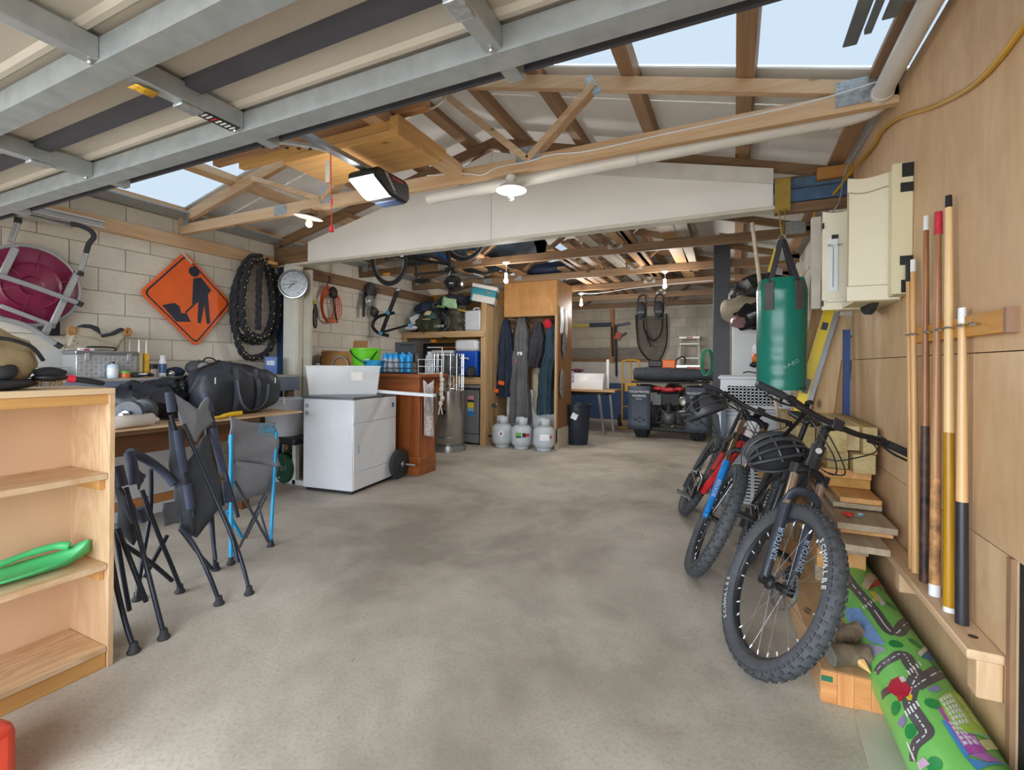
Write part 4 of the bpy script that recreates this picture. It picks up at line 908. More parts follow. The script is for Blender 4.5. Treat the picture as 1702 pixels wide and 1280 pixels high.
inner = [(-4.76, 3.52, 2.403), (-4.8, 3.434, 2.349), (-4.81, 3.346, 2.045), (-4.81, 3.349, 1.687), (-4.81, 3.442, 1.556), (-4.81, 3.61, 1.553), (-4.81, 3.707, 1.822), (-4.81, 3.657, 2.229), (-4.76, 3.55, 2.389)]
third = [(-4.88, 3.594, 2.442), (-4.93, 3.455, 2.337), (-4.93, 3.319, 1.983), (-4.93, 3.336, 1.624), (-4.93, 3.435, 1.518), (-4.93, 3.625, 1.494), (-4.93, 3.841, 1.733), (-4.93, 3.87, 2.131), (-4.84, 3.655, 2.397)]
for nm, q in (('outer_loop', outer), ('inner_loop', inner), ('rear_loop', third)): ropemesh(q, .034).build(nm, M_rope, rp, w=True)
ropemesh([(-4.74, 3.52, 2.361), (-4.75, 3.493, 2.197), (-4.76, 3.495, 1.931), (-4.76, 3.491, 1.611)], .03).build('tail', M_rope, rp, w=True)
fl_ = MB()
for q, xo in ((outer, -4.845), (inner, -4.775), (third, -4.90)):
    for p in smooth_path(q, 7)[::2]: fl_.sph((p.x + .036, p.y + rnd.uniform(-.015, .015), p.z + rnd.uniform(-.015, .015)), (.004, .008, .008), 6, 4)
fl_.build('yellow_flecks', mat('rope_fleck', '#c9bd74', .6), rp, w=True, kind='stuff')
# wall clock
ck = thing('wall_clock', 'round silver rimmed wall clock on the white post', 'clock', (-4.555, 3.785, 2.145), 0, rot=(PI / 2, 0, math.radians(28)))
MB().lathe([(.150, 0), (.165, .004), (.170, .02), (.165, .036), (.150, .038), (.143, .028), (.143, .02)], 40).build('rim', M_steel, ck)
MB().lathe([(.0, .012), (.146, .012), (.146, .019), (0, .019)], 40).build('dial', mat('dial_white', '#eef0f4', .5, 0, .01), ck)
M_ink = mat('ink_black', '#26282c', .6)
for i in range(1, 13):
    a = PI / 2 - i * PI / 6; text(str(i), .033, M_ink, ck, (.115 * math.cos(a), .115 * math.sin(a), .0195), (0, 0, 0), 'numeral')
def hand(a, l, wd, nm): MB().bar((-.02 * math.cos(a), -.02 * math.sin(a), .023), (l * math.cos(a), l * math.sin(a), .023), wd, .002).build(nm, M_ink, ck)
hand(PI / 2 - (44 / 60) * 2 * PI, .115, .006, 'minute_hand'); hand(PI / 2 - (7.73 / 12) * 2 * PI, .08, .008, 'hour_hand')
MB().box((.0, .03, .0205), (.075, .016, .001)).build('maker_panel', M_ink, ck)
for i in range(5): MB().box((-.028 + .014 * i, .03, .0212), (.009, .007, .0008)).build('maker_mark', mat('dial_white', '#eef0f4', .5), ck)
# round magenta-backed folding exercise seat hung on the wall
fs = thing('folding_seat', 'grey tubular folding frame with round magenta underside hung on the wall', 'folding frame', (-4.82, 1.66, 1.83))
M_mag = mat('magenta_plastic', '#7d1f45', .3, 0, .12, 5)
cS = V((-4.86, 1.665, 1.82))
MB().lathe([(0, .015), (.06, .02), (.075, .035), (.16, .02), (.175, .035), (.19, .02), (.285, .008), (.295, -.01), (0, -.015)], 48, o=cS, ax=(1, 0, 0)).build('round_underside', M_mag, fs, w=True)
for k in range(6):
    a = k * PI / 3 + .3
    MB().bar(cS + V((.028, .07 * math.cos(a), .07 * math.sin(a))), cS + V((.018, .27 * math.cos(a), .27 * math.sin(a))), .008, .012, (1, 0, 0)).build('moulded_rib', M_mag, fs, w=True)
M_gt = mat('silver_grey_tube', '#a5a7a9', .38, .35, .06)
MB().tube([cS + V((.0, .30 * math.cos(a), .30 * math.sin(a))) for a in [i * 2 * PI / 48 for i in range(48)]], .014, 10, closed=True).build('ring_tube', M_gt, fs, w=True)
def rb(p, q, wd, ht, nm='flat_bar'): MB().bar(p, q, wd, ht, (1, 0, 0)).build(nm, M_gt, fs, w=True, bev=.006)
rb((-4.8, 1.922, 1.953), (-4.8, 1.763, 1.504), .045, .022); rb((-4.8, 1.563, 2.08), (-4.8, 1.489, 1.854), .045, .022); rb((-4.79, 1.481, 1.643), (-4.79, 1.759, 1.527), .032, .02); rb((-4.79, 1.759, 1.545), (-4.79, 1.717, 1.431), .045, .022)
for p in ([(-4.765, 1.442, 1.864), (-4.765, 1.665, 1.8), (-4.765, 1.917, 1.713)], [(-4.75, 1.433, 1.555), (-4.75, 1.595, 1.512), (-4.75, 1.724, 1.421), (-4.75, 1.788, 1.369)], [(-4.79, 1.941, 1.98), (-4.79, 1.975, 2.124)], [(-4.79, 1.534, 2.116), (-4.79, 1.571, 2.276)]):
    MB().tube(smooth_path(p, 5), .019, 12).build('leg_tube', M_gt, fs, w=True)
MB().tube(smooth_path([(-4.79, 1.975, 2.134), (-4.79, 1.994, 2.212), (-4.79, 2.026, 2.274), (-4.79, 2.001, 2.322), (-4.8, 1.935, 2.345), (-4.82, 1.885, 2.348)], 5), .019, 12).build('foam_grip', mat('dark_foam', '#3c3c40', .85), fs, w=True)
for p, q in (((-4.765, 1.909, 1.716), (-4.765, 1.944, 1.701)), ((-4.75, 1.773, 1.382), (-4.75, 1.809, 1.356)), ((-4.79, 1.568, 2.262), (-4.79, 1.574, 2.304)), ((-4.79, 1.941, 1.97), (-4.79, 1.937, 1.94))):
    MB().cyl(p, q, .022, n=12).build('rubber_end', M_rub, fs, w=True)
for p in ((-4.78, 1.556, 2.085), (-4.78, 1.899, 1.962), (-4.775, 1.767, 1.527)): MB().cyl(V(p), V(p) + V((.03, 0, 0)), .008, n=8).build('bolt', M_chrome, fs, w=True)
tag(MB().bx(-4.99, -4.88, 1.75, 1.85, 1.45, 1.62).build('bracket_block', mat('dark_block', '#1c1b22', .7)), 'dark block on the wall behind the magenta frame', 'block')
# ================================================================ middle: white cabinet, tub, bar
t = thing('laundry_cabinet', 'white metal cabinet with a hinged door standing before the timber bar', 'cabinet', (-3.255, 3.372, 0), math.radians(7))
M_cab = mat('white_enamel', '#dcdfe4', .3, 0, .03)
M_side = mat('pale_steel_side', '#d2d5da', .28, .15, .08, 3)
MB().bx(-.575, 0, 0, .74, .03, .90).build('carcass', M_side, t, bev=.006)
MB().bx(-.55, -.02, .02, .72, 0, .03).build('plinth', M_black, t)
MB().bx(-.585, .008, -.008, .748, .90, .925).build('steel_rim', mat('dark_rim', '#74777c', .35, .6), t, bev=.003)
MB().bx(0, .008, .008, .732, .672, .895).build('upper_fascia', M_cab, t, bev=.003)
MB().bx(0, .008, .008, .732, .20, .665).build('door', M_cab, t, bev=.003)
MB().bx(0, .006, .008, .732, .035, .195).build('kick_panel', M_cab, t, bev=.003)
MB().bx(.008, .014, .06, .085, .38, .46).build('handle', mat('handle_grey', '#b7bac0', .4), t, bev=.003)
MB().bx(.008, .0095, .65, .69, .78, .83).build('blue_sticker', mat('sticker_blue', '#2f6fb0', .5, 0, .3, 60), t)
for z in (.83, .76): MB().lathe([(0, 0), (.022, 0), (.022, .003), (0, .003)], 18, o=(-.535, 0, z), ax=(0, -1, 0)).build('vent_disc', mat('vent_grey', '#8c8f95', .5), t)
def clear(name, col, a):
    m, nt, b = nodes(name); b.inputs['Base Color'].default_value = (*srgb(col), 1); b.inputs['Roughness'].default_value = .25; b.inputs['Alpha'].default_value = a
    return m
M_clr = clear('frosted_clear_plastic', '#f2f5f8', .38)
t = thing('storage_tub', 'large translucent plastic storage tub on top of the white cabinet', 'storage tub', (-3.715, 3.735, .927), math.radians(40))
def shell(mb, b0, b1, h, tk=.004):   # open tapered box
    (x0, y0), (x1, y1) = b0, b1
    mb.add([(-x0, -y0, 0), (x0, -y0, 0), (x0, y0, 0), (-x0, y0, 0), (-x1, -y1, h), (x1, -y1, h), (x1, y1, h), (-x1, y1, h)],
           [(3, 2, 1, 0), (0, 1, 5, 4), (1, 2, 6, 5), (2, 3, 7, 6), (3, 0, 4, 7)])
    return mb
shell(MB(), (.325, .19), (.355, .215), .29).build('tub_body', M_clr, t, sol=.004, bev=.012)
MB().tube([(-.36, -.22, .29), (.36, -.22, .29), (.36, .22, .29), (-.36, .22, .29)], .007, 6, closed=True).build('rim', M_clr, t)
MB().box((.13, -.2085, .19), (.11, .002, .085), Matrix.Rotation(.09, 3, 'X')).build('paper_label', mat('cream_label', '#e6e2da', .6), t)
MB().box((-.03, 0, .012), (.5, .28, .012)).build('folded_cloth', mat('white_cloth', '#e8e4e0', .8), t)
tag(MB().box((-3.10, 3.90, .945), (.80, .06, .033), Matrix.Rotation(math.radians(2), 3, 'Z') @ Matrix.Rotation(.03, 3, 'Y')).build('white_rail', M_white, bev=.006), 'long white plastic rail jutting out from under the clear tub', 'rail')
# ---- timber bar
br = thing('timber_bar', 'varnished red-brown timber bar counter with a heavy pedestal', 'bar counter', (-4.0, 4.4, 0))
bw = lambda ax: wood('varnished_redwood', '#6f3417', '#a9622f', ax, True, .35)
MB().bx(-4.93, -3.10, 4.22, 4.75, 1.098, 1.135).build('counter_top', bw('X'), br, w=True, bev=.006)
MB().bx(-4.90, -3.16, 4.28, 4.315, .905, 1.098).build('front_apron', bw('X'), br, w=True, bev=.004)
MB().bx(-3.195, -3.16, 4.315, 4.72, .905, 1.098).build('side_apron', bw('Y'), br, w=True, bev=.004)
for i in range(3): MB().bx(-3.56 + i * .1335, -3.56 + (i + 1) * .1335 - .003, 4.29, 4.32, .03, .904).build('pedestal_board', bw('Z'), br, w=True, bev=.004)
for i in range(2): MB().bx(-3.19, -3.16, 4.322 + i * .135, 4.322 + (i + 1) * .135 - .003, .0, .904).build('pedestal_board', bw('Z'), br, w=True, bev=.004)
MB().bx(-3.55, -3.2, 4.33, 4.58, 0, .9).build('pedestal_core', bw('Z'), br, w=True)
MB().bx(-3.57, -3.15, 4.275, 4.60, 0, .2).build('pedestal_base', bw('X'), br, w=True, bev=.005)
MB().bx(-4.88, -4.72, 4.32, 4.6, 0, .905).build('left_leg', bw('Z'), br, w=True, bev=.005)
MB().bx(-4.88, -3.3, 4.6, 4.63, .35, .905).build('rear_panel', bw('X'), br, w=True)
# barbell on the floor by the pedestal
t = thing('barbell', 'black plate with chrome bar end on the floor beside the bar pedestal', 'barbell', (-3.29, 4.10, .16), math.radians(5))
MB().lathe([(.03, -.02), (.15, -.022), (.158, -.012), (.158, .012), (.15, .022), (.03, .02)], 32, ax=(1, 0, 0)).build('weight_plate', M_rub, t)
MB().cyl((-.03, 0, 0), (.2, 0, 0), .013).build('bar', M_chrome, t); MB().cyl((.02, 0, 0), (.05, 0, 0), .03, n=10).build('collar', M_chrome, t)
# apron hanging on the bar end
t = thing('printed_apron', 'white cloth apron with line print hanging off the bar end', 'apron', (-3.135, 4.40, .55))
MB().grid(lambda u, v: (-3.138 + .012 * math.sin(9 * u + 3 * v) + .012, 4.30 + .20 * u + .03 * v, 1.07 - .62 * v - .06 * (1 - abs(2 * u - 1)) * (1 - v) - .05 * u * v), 12, 18).build('cloth', mat('printed_white_cloth', '#cfcacb', .85, 0, .35, 28), t, w=True, sol=.004)
for k in range(9):
    y0 = 4.325 + .02 * k
    MB().tube(smooth_path([(-3.108, y0, .98 - .02 * (k % 3)), (-3.106, y0 + .012 * math.sin(k), .88), (-3.106, y0 - .012 * math.cos(k), .75), (-3.107, y0 + .01, .66)], 4), .0015, 4).build('print_line', M_ink, t, w=True)
t = thing('garlic_string', 'string of pale knotted bulbs hanging from the bar corner', 'ornament', (-3.11, 4.62, .8))
for k in range(7): MB().sph((-3.10 + .008 * (k % 2), 4.61 + .01 * (k % 3), 1.12 - .055 * k), (.026, .026, .034), 10, 7).wob(.006, 40, k).build('bulb', mat('garlic_white', '#d8d2c6', .7, 0, .08), t, w=True)
for s in (-1, 1): MB().tube(smooth_path([(-3.10, 4.61, .78), (-3.10, 4.61 + .02 * s, .72), (-3.10, 4.61 + .04 * s, .66)], 3), .007, 6).build('tail', mat('garlic_white', '#d8d2c6', .7), t, w=True)
# ---- on the bar
ZB = 1.136
t = thing('cardboard_box', 'open brown cardboard box on the timber bar', 'box', (-4.45, 4.50, ZB), math.radians(6))
M_card = mat('cardboard', '#b07f4c', .8, 0, .08, 6)
cb = shell(MB(), (.27, .15), (.27, .15), .26).build('box_body', M_card, t, sol=.006)
MB().box((.07, .17, .33), (.22, .006, .16), Matrix.Rotation(-.2, 3, 'X')).build('raised_flap', M_card, t); MB().box((-.2, 0, .262), (.16, .3, .005), Matrix.Rotation(.15, 3, 'Y')).build('side_flap', M_card, t)
t = thing('green_bucket', 'lime green plastic bucket with black handle on the bar', 'bucket', (-4.07, 4.42, ZB))
MB().lathe([(.0, 0), (.13, 0), (.145, .09), (.175, .275), (.183, .28), (.183, .295), (.17, .295), (.165, .27), (.14, .09), (.125, .01), (0, .01)], 32).build('bucket_body', mat('lime_plastic', '#6cd628', .35, 0, .03), t)
MB().tube(smooth_path([(-.10, -.155, .27), (-.02, -.19, .21), (.08, -.19, .15), (.15, -.13, .12), (.183, 0, .26)], 5), .006, 8).build('handle', M_black, t)
t = thing('blue_carton', 'bright blue open carton beside the bottle carrier', 'carton', (-3.87, 4.36, ZB), math.radians(-12))
shell(MB(), (.10, .07), (.12, .085), .15).build('carton_body', mat('cyan_plastic', '#2f9fd6', .4, 0, .05), t, sol=.006)
MB().box((-.05, -.08, .15), (.12, .003, .03)).build('white_tab', mat('pale_blue', '#c7e0ee', .5), t)
t = thing('bottle_carrier', 'black wire carrier holding drink bottles on the bar', 'bottle carrier', (-3.56, 4.42, ZB))
MB().bx(-.25, .25, -.075, .075, 0, .012).build('base', M_black, t, bev=.003)
for z in (.06, .13): MB().tube([(-.25, -.075, z), (.25, -.075, z), (.25, .075, z), (-.25, .075, z)], .005, 6, closed=True).build('wire_hoop', M_black, t)
for x in (-.25, -.125, 0, .125, .25): MB().cyl((x, -.077, .0), (x, -.077, .13), .004, n=6).build('wire_upright', M_black, t)
MB().box((.02, .09, .25), (.30, .008, .24)).build('back_board', mat('dark_grey_board', '#3d4046', .6), t)
MB().tube(smooth_path([(.2, .0, 0), (.2, 0, .3), (.18, 0, .33), (.02, 0, .335)], 3), .005, 6).build('carry_handle', M_black, t)
M_bb = mat('bottle_blue', '#1f9ae0', .35); M_bc = clear('clear_bottle', '#b7c3cf', .75)
for i, (x, solid) in enumerate(((-.195, 0), (-.115, 0), (-.035, 0), (.055, 1), (.15, 1))):
    t = thing('drink_bottle', ['clear sports bottle with blue cap, leftmost in the carrier', 'clear sports bottle with blue cap, second from left in the carrier', 'clear sports bottle with blue cap, third from left in the carrier', 'solid blue sports bottle in the middle of the carrier', 'solid blue sports bottle, rightmost in the carrier'][i], 'bottle', (-3.56 + x, 4.42, ZB + .013), 0, 'sports bottles in the carrier')
    MB().lathe([(.032, 0), (.036, .005), (.036, .07), (.032, .09), (.036, .11), (.036, .16)], 16).build('bottle_body', M_bb if solid else M_bc, t)
    MB().lathe([(.038, .158), (.038, .20), (.03, .212), (.012, .216), (.012, .235), (.008, .237)], 16).build('cap', M_bb, t)
    if not solid:
        for k in range(5): MB().box((.0 + .006 * (k % 2), -.0365, .03 + .024 * k), (.022, .002, .012), Matrix.Rotation(.5 * (-1) ** k, 3, 'Y')).build('white_print', M_white, t)
t = thing('drink_carton', 'white wire basket with a clear bottle at the right end of the bar', 'wire basket', (-3.22, 4.55, ZB))
for z in (0, .08, .16): MB().tube([(-.09, -.09, z + .004), (.11, -.09, z + .004), (.11, .09, z + .004), (-.09, .09, z + .004)], .004, 6, closed=True).build('wire_hoop', M_white, t)
for x, y in ((-.09, -.09), (.01, -.09), (.11, -.09), (-.09, .09), (.11, .09)): MB().cyl((x, y, 0), (x, y, .17), .004, n=6).build('wire_upright', M_white, t)
MB().tube([(-.1, .1, .31), (.11, .1, .31), (.11, .1, 0)], .006, 6).build('tall_frame', M_white, t)
MB().lathe([(.04, 0), (.045, .01), (.045, .1), (.03, .13), (.045, .16), (.045, .2), (.025, .22), (.025, .25), (0, .252)], 16, o=(0, 0, .006)).build('clear_vessel', clear('dull_clear', '#c5cbd0', .7), t)
bottle('spray_bottle', 'pale yellow spray bottle on the left end of the bar', (-4.86, 4.28, ZB), .04, .24, mat('pale_yellow', '#e0dfa6', .4, 0, .05), mat('yellow_trigger', '#ddd25a', .4), mat('yellow_label', '#e3e0b4', .5, 0, .2, 40), .5)
bottle('detergent_bottle', 'small blue labelled bottle beside the cardboard box', (-4.70, 4.27, ZB), .028, .13, M_white, mat('cap_blue', '#2f6fc0', .4), mat('label_blue2', '#2c62b4', .4, 0, .3, 50), .5)
t = thing('glove_pack', 'blue and white packet lying on the left end of the bar', 'packet', (-4.80, 4.27, ZB))
t.location = (-4.93 + .14, 4.235, ZB)
MB().box((-.06, .02, .018), (.15, .07, .035)).build('packet', mat('packet_cyan', '#4fa3d9', .5, 0, .25, 30), t, bev=.006)
t = thing('black_gear', 'black bag and straps piled at the left rear of the bar', 'bag', (-4.80, 4.52, ZB))
MB().sph((-.02, .05, .14), (.12, .12, .15), 20, 12, z0=-.9).wob(.05, 10, 4).build('bag', mat('black_nylon', '#1d2028', .45), t)
MB().sph((.10, .0, .10), (.08, .08, .11), 18, 10, z0=-.9).wob(.03, 14, 2).build('side_bag', mat('black_nylon', '#1d2028', .45), t)
tag(MB().tube([(-5.246, 4.0, 1.163), (-4.874, 4.0, 1.373)], .045, 14).build('foam_roller', mat('black_foam', '#1d1e22', .85)), 'black foam roller leaning by the blue board', 'roller')
# steel hoop handle of a basket behind the tub
tag(MB().tube(smooth_path([(-4.525, 4.32, 1.126), (-4.487, 4.32, 1.283), (-4.387, 4.32, 1.328), (-4.279, 4.32, 1.284), (-4.238, 4.32, 1.13)], 5), .012, 10).build('hoop_handle', mat('grey_hoop', '#a8a6a6', .4, .3)), 'grey hoop handle showing above the clear tub', 'handle')
# ---- weight bench corner
t = thing('weight_bench', 'black padded weight bench low behind the white cabinet', 'weight bench', (-4.35, 3.45, 0))
MB().bx(-4.75, -3.95, 3.3, 3.58, .42, .49).build('pad', mat('black_vinyl', '#1f2024', .5), t, w=True, bev=.02)
for x in (-4.65, -4.1): MB().bx(x, x + .05, 3.40, 3.45, 0, .42).build('leg', mat('white_frame', '#c5c7c9', .4), t, w=True, bev=.004)
MB().bx(-4.75, -3.92, 3.40, 3.46, .0, .05).build('floor_tube', mat('white_frame', '#c5c7c9', .4), t, w=True, bev=.004)
M_gp_ = mat('dark_green_plate', '#214b39', .5, 0, .15)
for i, (x, y, r, m_) in enumerate(((-4.22, 3.40, .155, M_gp_), (-4.22, 3.47, .165, M_gp_), (-4.45, 3.5, .14, M_rub), (-4.52, 3.55, .15, M_rub))):
    t = thing('weight_plate', ['dark green weight plate, front of the pair under the bench', 'dark green weight plate behind the front green one', 'black weight plate beside the green plates', 'black weight plate farthest under the bench'][i], 'weight plate', (x, y, r + .0), math.radians(78))
    MB().lathe([(.025, -.02), (.06, -.022), (.07, -.012), (r * .85, -.012), (r * .9, -.022), (r * .98, -.022), (r, -.014), (r, .014), (r * .98, .022), (.025, .022)], 34, ax=(1, 0, 0)).build('disc', m_, t)
    MB().lathe([(.026, -.024), (.032, -.024), (.032, .024), (.026, .024)], 16, ax=(1, 0, 0)).build('hub', M_steel, t)
t = thing('white_bucket', 'white flexible tub with rope handle on the black weight bench', 'bucket', (-4.28, 3.45, .49))
MB().lathe([(0, 0), (.155, 0), (.175, .1), (.20, .37), (.207, .38), (.2, .385), (.168, .1), (.15, .01), (0, .01)], 30).build('tub_body', mat('milk_plastic', '#ccd3de', .4, 0, .03), t)
MB().tube(smooth_path([(-.20, -.04, .35), (-.21, -.03, .43), (-.17, -.05, .46), (-.13, -.08, .42), (-.12, -.15, .37)], 5), .012, 8).build('handle', mat('milk_plastic', '#ccd3de', .4), t)
MB().tube(smooth_path([(-.12, -.1, .37), (-.05, -.12, .42), (.02, -.1, .38)], 5), .01, 6).build('green_rope', mat('dark_green_rope', '#1f4f38', .7), t)
t = thing('work_gloves', 'black work gloves hanging behind the white post', 'gloves', (-4.47, 4.0, 1.75))
MB().sph((-4.46, 4.0, 1.80), (.035, .03, .15), 14, 12).wob(.015, 18).build('glove', M_black, t, w=True)
MB().sph((-4.47, 4.0, 1.95), (.02, .02, .04), 10, 8).build('yellow_cuff', mat('cuff_yellow', '#b5a13a', .7), t, w=True)
# ================================================================ left wall of the rear bay
t = thing('cable_coil', 'orange extension cable coil hanging from a hook on the rear left wall', 'cable coil', (-4.93, 4.66, 2.2))
M_oc = mat('orange_cable', '#d4602f', .5, 0, .1)
for k in range(5):
    c0 = (-4.94 + .01 * k, 4.66 + .012 * (k - 2), 2.05 - .012 * k); rr = (.115 + .012 * k, .24 - .008 * k)
    MB().tube([V(c0) + V((0, rr[0] * math.cos(a), rr[1] * math.sin(a))) for a in [i * 2 * PI / 28 for i in range(28)]], .007, 6, closed=True).build('coil_loop', M_oc, t, w=True)
MB().sph((-4.90, 4.70, 2.20), (.04, .07, .085), 14, 10).wob(.015, 25).build('knotted_lead', mat('dark_brown_lead', '#2a1d1a', .6), t, w=True)
MB().tube(smooth_path([(-4.90, 4.70, 2.15), (-4.9, 4.73, 1.95), (-4.91, 4.78, 1.80)], 4), .012, 8).build('hanging_lead', M_black, t, w=True)
MB().tube(smooth_path([(-4.95, 4.66, 2.42), (-4.93, 4.67, 2.36), (-4.93, 4.62, 2.31), (-4.93, 4.63, 2.24)], 4), .006, 6).build('hook', M_black, t, w=True)
t = thing('ski_mask', 'grey goggles and straps hanging on the rear left wall', 'goggles', (-4.9, 5.42, 2.2))
MB().sph((-4.9, 5.42, 2.33), (.06, .11, .13), 18, 12).wob(.02, 14).build('mask_body', mat('dark_gear', '#3a3a3d', .5, 0, .3, 14), t, w=True)
MB().sph((-4.89, 5.38, 2.17), (.05, .09, .10), 16, 10).wob(.02, 16, 2).build('silver_lens', mat('silver_gear', '#8d8c8b', .3, .4, .3, 20), t, w=True)
MB().sph((-4.9, 5.5, 2.02), (.05, .08, .08), 16, 10).wob(.02, 16, 7).build('lower_strap', mat('dark_gear', '#3a3a3d', .5), t, w=True)
MB().tube(smooth_path([(-4.92, 5.32, 2.3), (-4.9, 5.27, 2.1), (-4.9, 5.27, 1.93)], 4), (.03, .008), 8).build('strap', M_black, t, w=True)
t = thing('tow_bar', 'black triangular bike carrier frame with blue knobs leaning at the shelf', 'bike carrier', (-4.75, 5.6, 1.7))
MB().tube([(-4.505, 5.55, 2.339), (-4.815, 5.55, 1.686)], .03, 12).build('long_arm', M_black, t, w=True)
MB().tube(smooth_path([(-4.568, 5.55, 2.003), (-4.85, 5.52, 1.948), (-4.935, 5.5, 1.822), (-4.829, 5.5, 1.711), (-4.635, 5.5, 1.662)], 5), .024, 12).build('curved_arm', M_black, t, w=True)
MB().tube([(-4.772, 5.5, 1.709), (-4.329, 5.6, 1.822)], .018, 10).build('lower_arm', M_black, t, w=True)
for p in ((-4.639, 5.5, 2.001), (-4.737, 5.46, 1.697), (-4.269, 5.55, 1.807)): MB().lathe([(0, -.02), (.03, -.02), (.03, .02), (0, .02)], 14, o=p, ax=(.5, -1, 0)).build('blue_knob', mat('knob_blue', '#2f7fa8', .4), t, w=True)
MB().sph((-4.505, 5.55, 2.339), (.05, .05, .04), 12, 8).build('clamp', M_chrome, t, w=True)
# bicycle hanging under the roof
hb_ = thing('hanging_bicycle', 'black and blue mountain bike hanging upside down behind the gable panel', 'bicycle', (-3.7, 4.8, 2.5))
def wheel_simple(c, r, ax, nm='wheel'):
    c, ax = V(c), V(ax).normalized(); u, v = ortho(ax)
    MB().tube([c + (u * math.cos(a) + v * math.sin(a)) * r for a in [i * 2 * PI / 44 for i in range(44)]], .026, 10, closed=True).build('tyre', M_rub, hb_, w=True)
    MB().tube([c + (u * math.cos(a) + v * math.sin(a)) * (r - .032) for a in [i * 2 * PI / 44 for i in range(44)]], .01, 8, closed=True).build('rim', M_steel, hb_, w=True)
    for i in range(16):
        a = i * PI / 8; MB().cyl(c + ax * (.02 * (-1) ** i), c + (u * math.cos(a) + v * math.sin(a)) * (r - .035), .0015, n=4).build('spoke', M_steel, hb_, w=True)
    MB().cyl(c - ax * .05, c + ax * .05, .02).build('hub', M_black, hb_, w=True)
wheel_simple((-4.04, 4.8, 2.60), .32, (.18, 1, .1))
wheel_simple((-3.0, 4.95, 2.86), .32, (.1, 1, .1))
for p, q, r, m_ in (((-4.04, 4.8, 2.64), (-3.62, 4.8, 2.56), .011, M_black), ((-3.62, 4.8, 2.56), (-3.14, 4.8, 2.46), .018, M_black), ((-3.62, 4.8, 2.56), (-3.60, 4.8, 2.33), .016, M_black), ((-3.62, 4.8, 2.66), (-3.6, 4.8, 2.55), .014, M_black), ((-3.56, 4.8, 2.86), (-3.15, 4.8, 2.52), .024, mat('frame_blue', '#1d5fa8', .35)), ((-3.16, 4.8, 2.74), (-3.10, 4.8, 2.36), .024, M_black), ((-4.04, 4.8, 2.64), (-3.56, 4.8, 2.86), .011, M_black)):
    MB().cyl(p, q, r).build('frame_tube', m_, hb_, w=True)
MB().sph((-3.52, 4.8, 2.285), (.14, .065, .03), 18, 10).build('saddle', M_black, hb_, w=True)
MB().tube(smooth_path([(-3.42, 4.5, 2.30), (-3.2, 4.66, 2.34), (-3.1, 4.8, 2.34), (-3.0, 4.95, 2.34), (-2.85, 5.1, 2.33)], 4), .014, 8).build('handlebar', M_black, hb_, w=True)
MB().tube(smooth_path([(-3.05, 4.75, 2.35), (-2.98, 4.72, 2.42), (-2.95, 4.75, 2.55), (-3.05, 4.78, 2.65)], 4), .004, 6).build('brake_cable', M_black, hb_, w=True)
MB().box((-4.05, 4.765, 2.40), (.10, .015, .028)).build('amber_reflector', mat('amber', '#e0901f', .3), hb_, w=True)
MB().sph((-2.98, 4.62, 2.36), (.09, .03, .02), 10, 6).wob(.02, 30).build('brake_lever', M_black, hb_, w=True)
t = thing('black_helmet', 'glossy black round helmet hanging below the upside-down bicycle', 'helmet', (-3.0, 4.72, 2.2))
MB().sph((0, 0, 0), (.115, .125, .105), 26, 16, z0=-.92, z1=.9).build('helmet_shell', mat('gloss_black', '#17181b', .15, 0, .1, coat=.5), t)
MB().tube([(.117 * math.cos(a), .127 * math.sin(a), .012) for a in [i * 2 * PI / 24 for i in range(24)]], .004, 6, closed=True).build('trim_band', M_black, t)
for s in (-1, 1): MB().tube(smooth_path([(.08 * s, 0, .07), (.05 * s, 0, .16), (0, 0, .19)], 4), (.009, .003), 6).build('strap', M_black, t)
# ================================================================ rear left shelving
t = thing('storage_rack', 'timber storage rack of two deep shelves at the rear left', 'storage rack', (-4.2, 6.5, 0))
sp = lambda ax: wood('rack_pine', '#ab8558', '#cdac82', ax)
for x in (-4.98, -3.50): MB().bx(x, x + .07, 6.28, 6.33, 0, 2.2 if x > -4 else 1.75).build('post', sp('Z'), t, w=True, bev=.003)
MB().bx(-4.98, -3.43, 6.26, 6.30, 1.67, 1.765).build('upper_rail', sp('X'), t, w=True, bev=.003)
MB().bx(-4.98, -3.43, 6.30, 7.1, 1.745, 1.765).build('upper_shelf', M_ply2, t, w=True)
MB().bx(-4.98, -3.50, 6.29, 6.32, .94, 1.04).build('lower_rail', sp('X'), t, w=True, bev=.003)
MB().bx(-4.98, -3.43, 6.30, 7.1, 1.03, 1.05).build('lower_shelf', M_ply2, t, w=True)
for i in range(4): MB().bx(-3.432, -3.415, 6.29 + i * .2, 6.29 + i * .2 + .197, 0, 2.2).build('side_board', wood('sawn_side', '#a98a63', '#c4a67c', 'Z'), t, w=True, bev=.002)
MB().bx(-4.98, -3.43, 7.1, 7.12, 1.05, 2.5).build('back_panel', ply('amber_ply', '#c28a48', '#cf9a57', '#a9722f', 'X'), t, w=True)
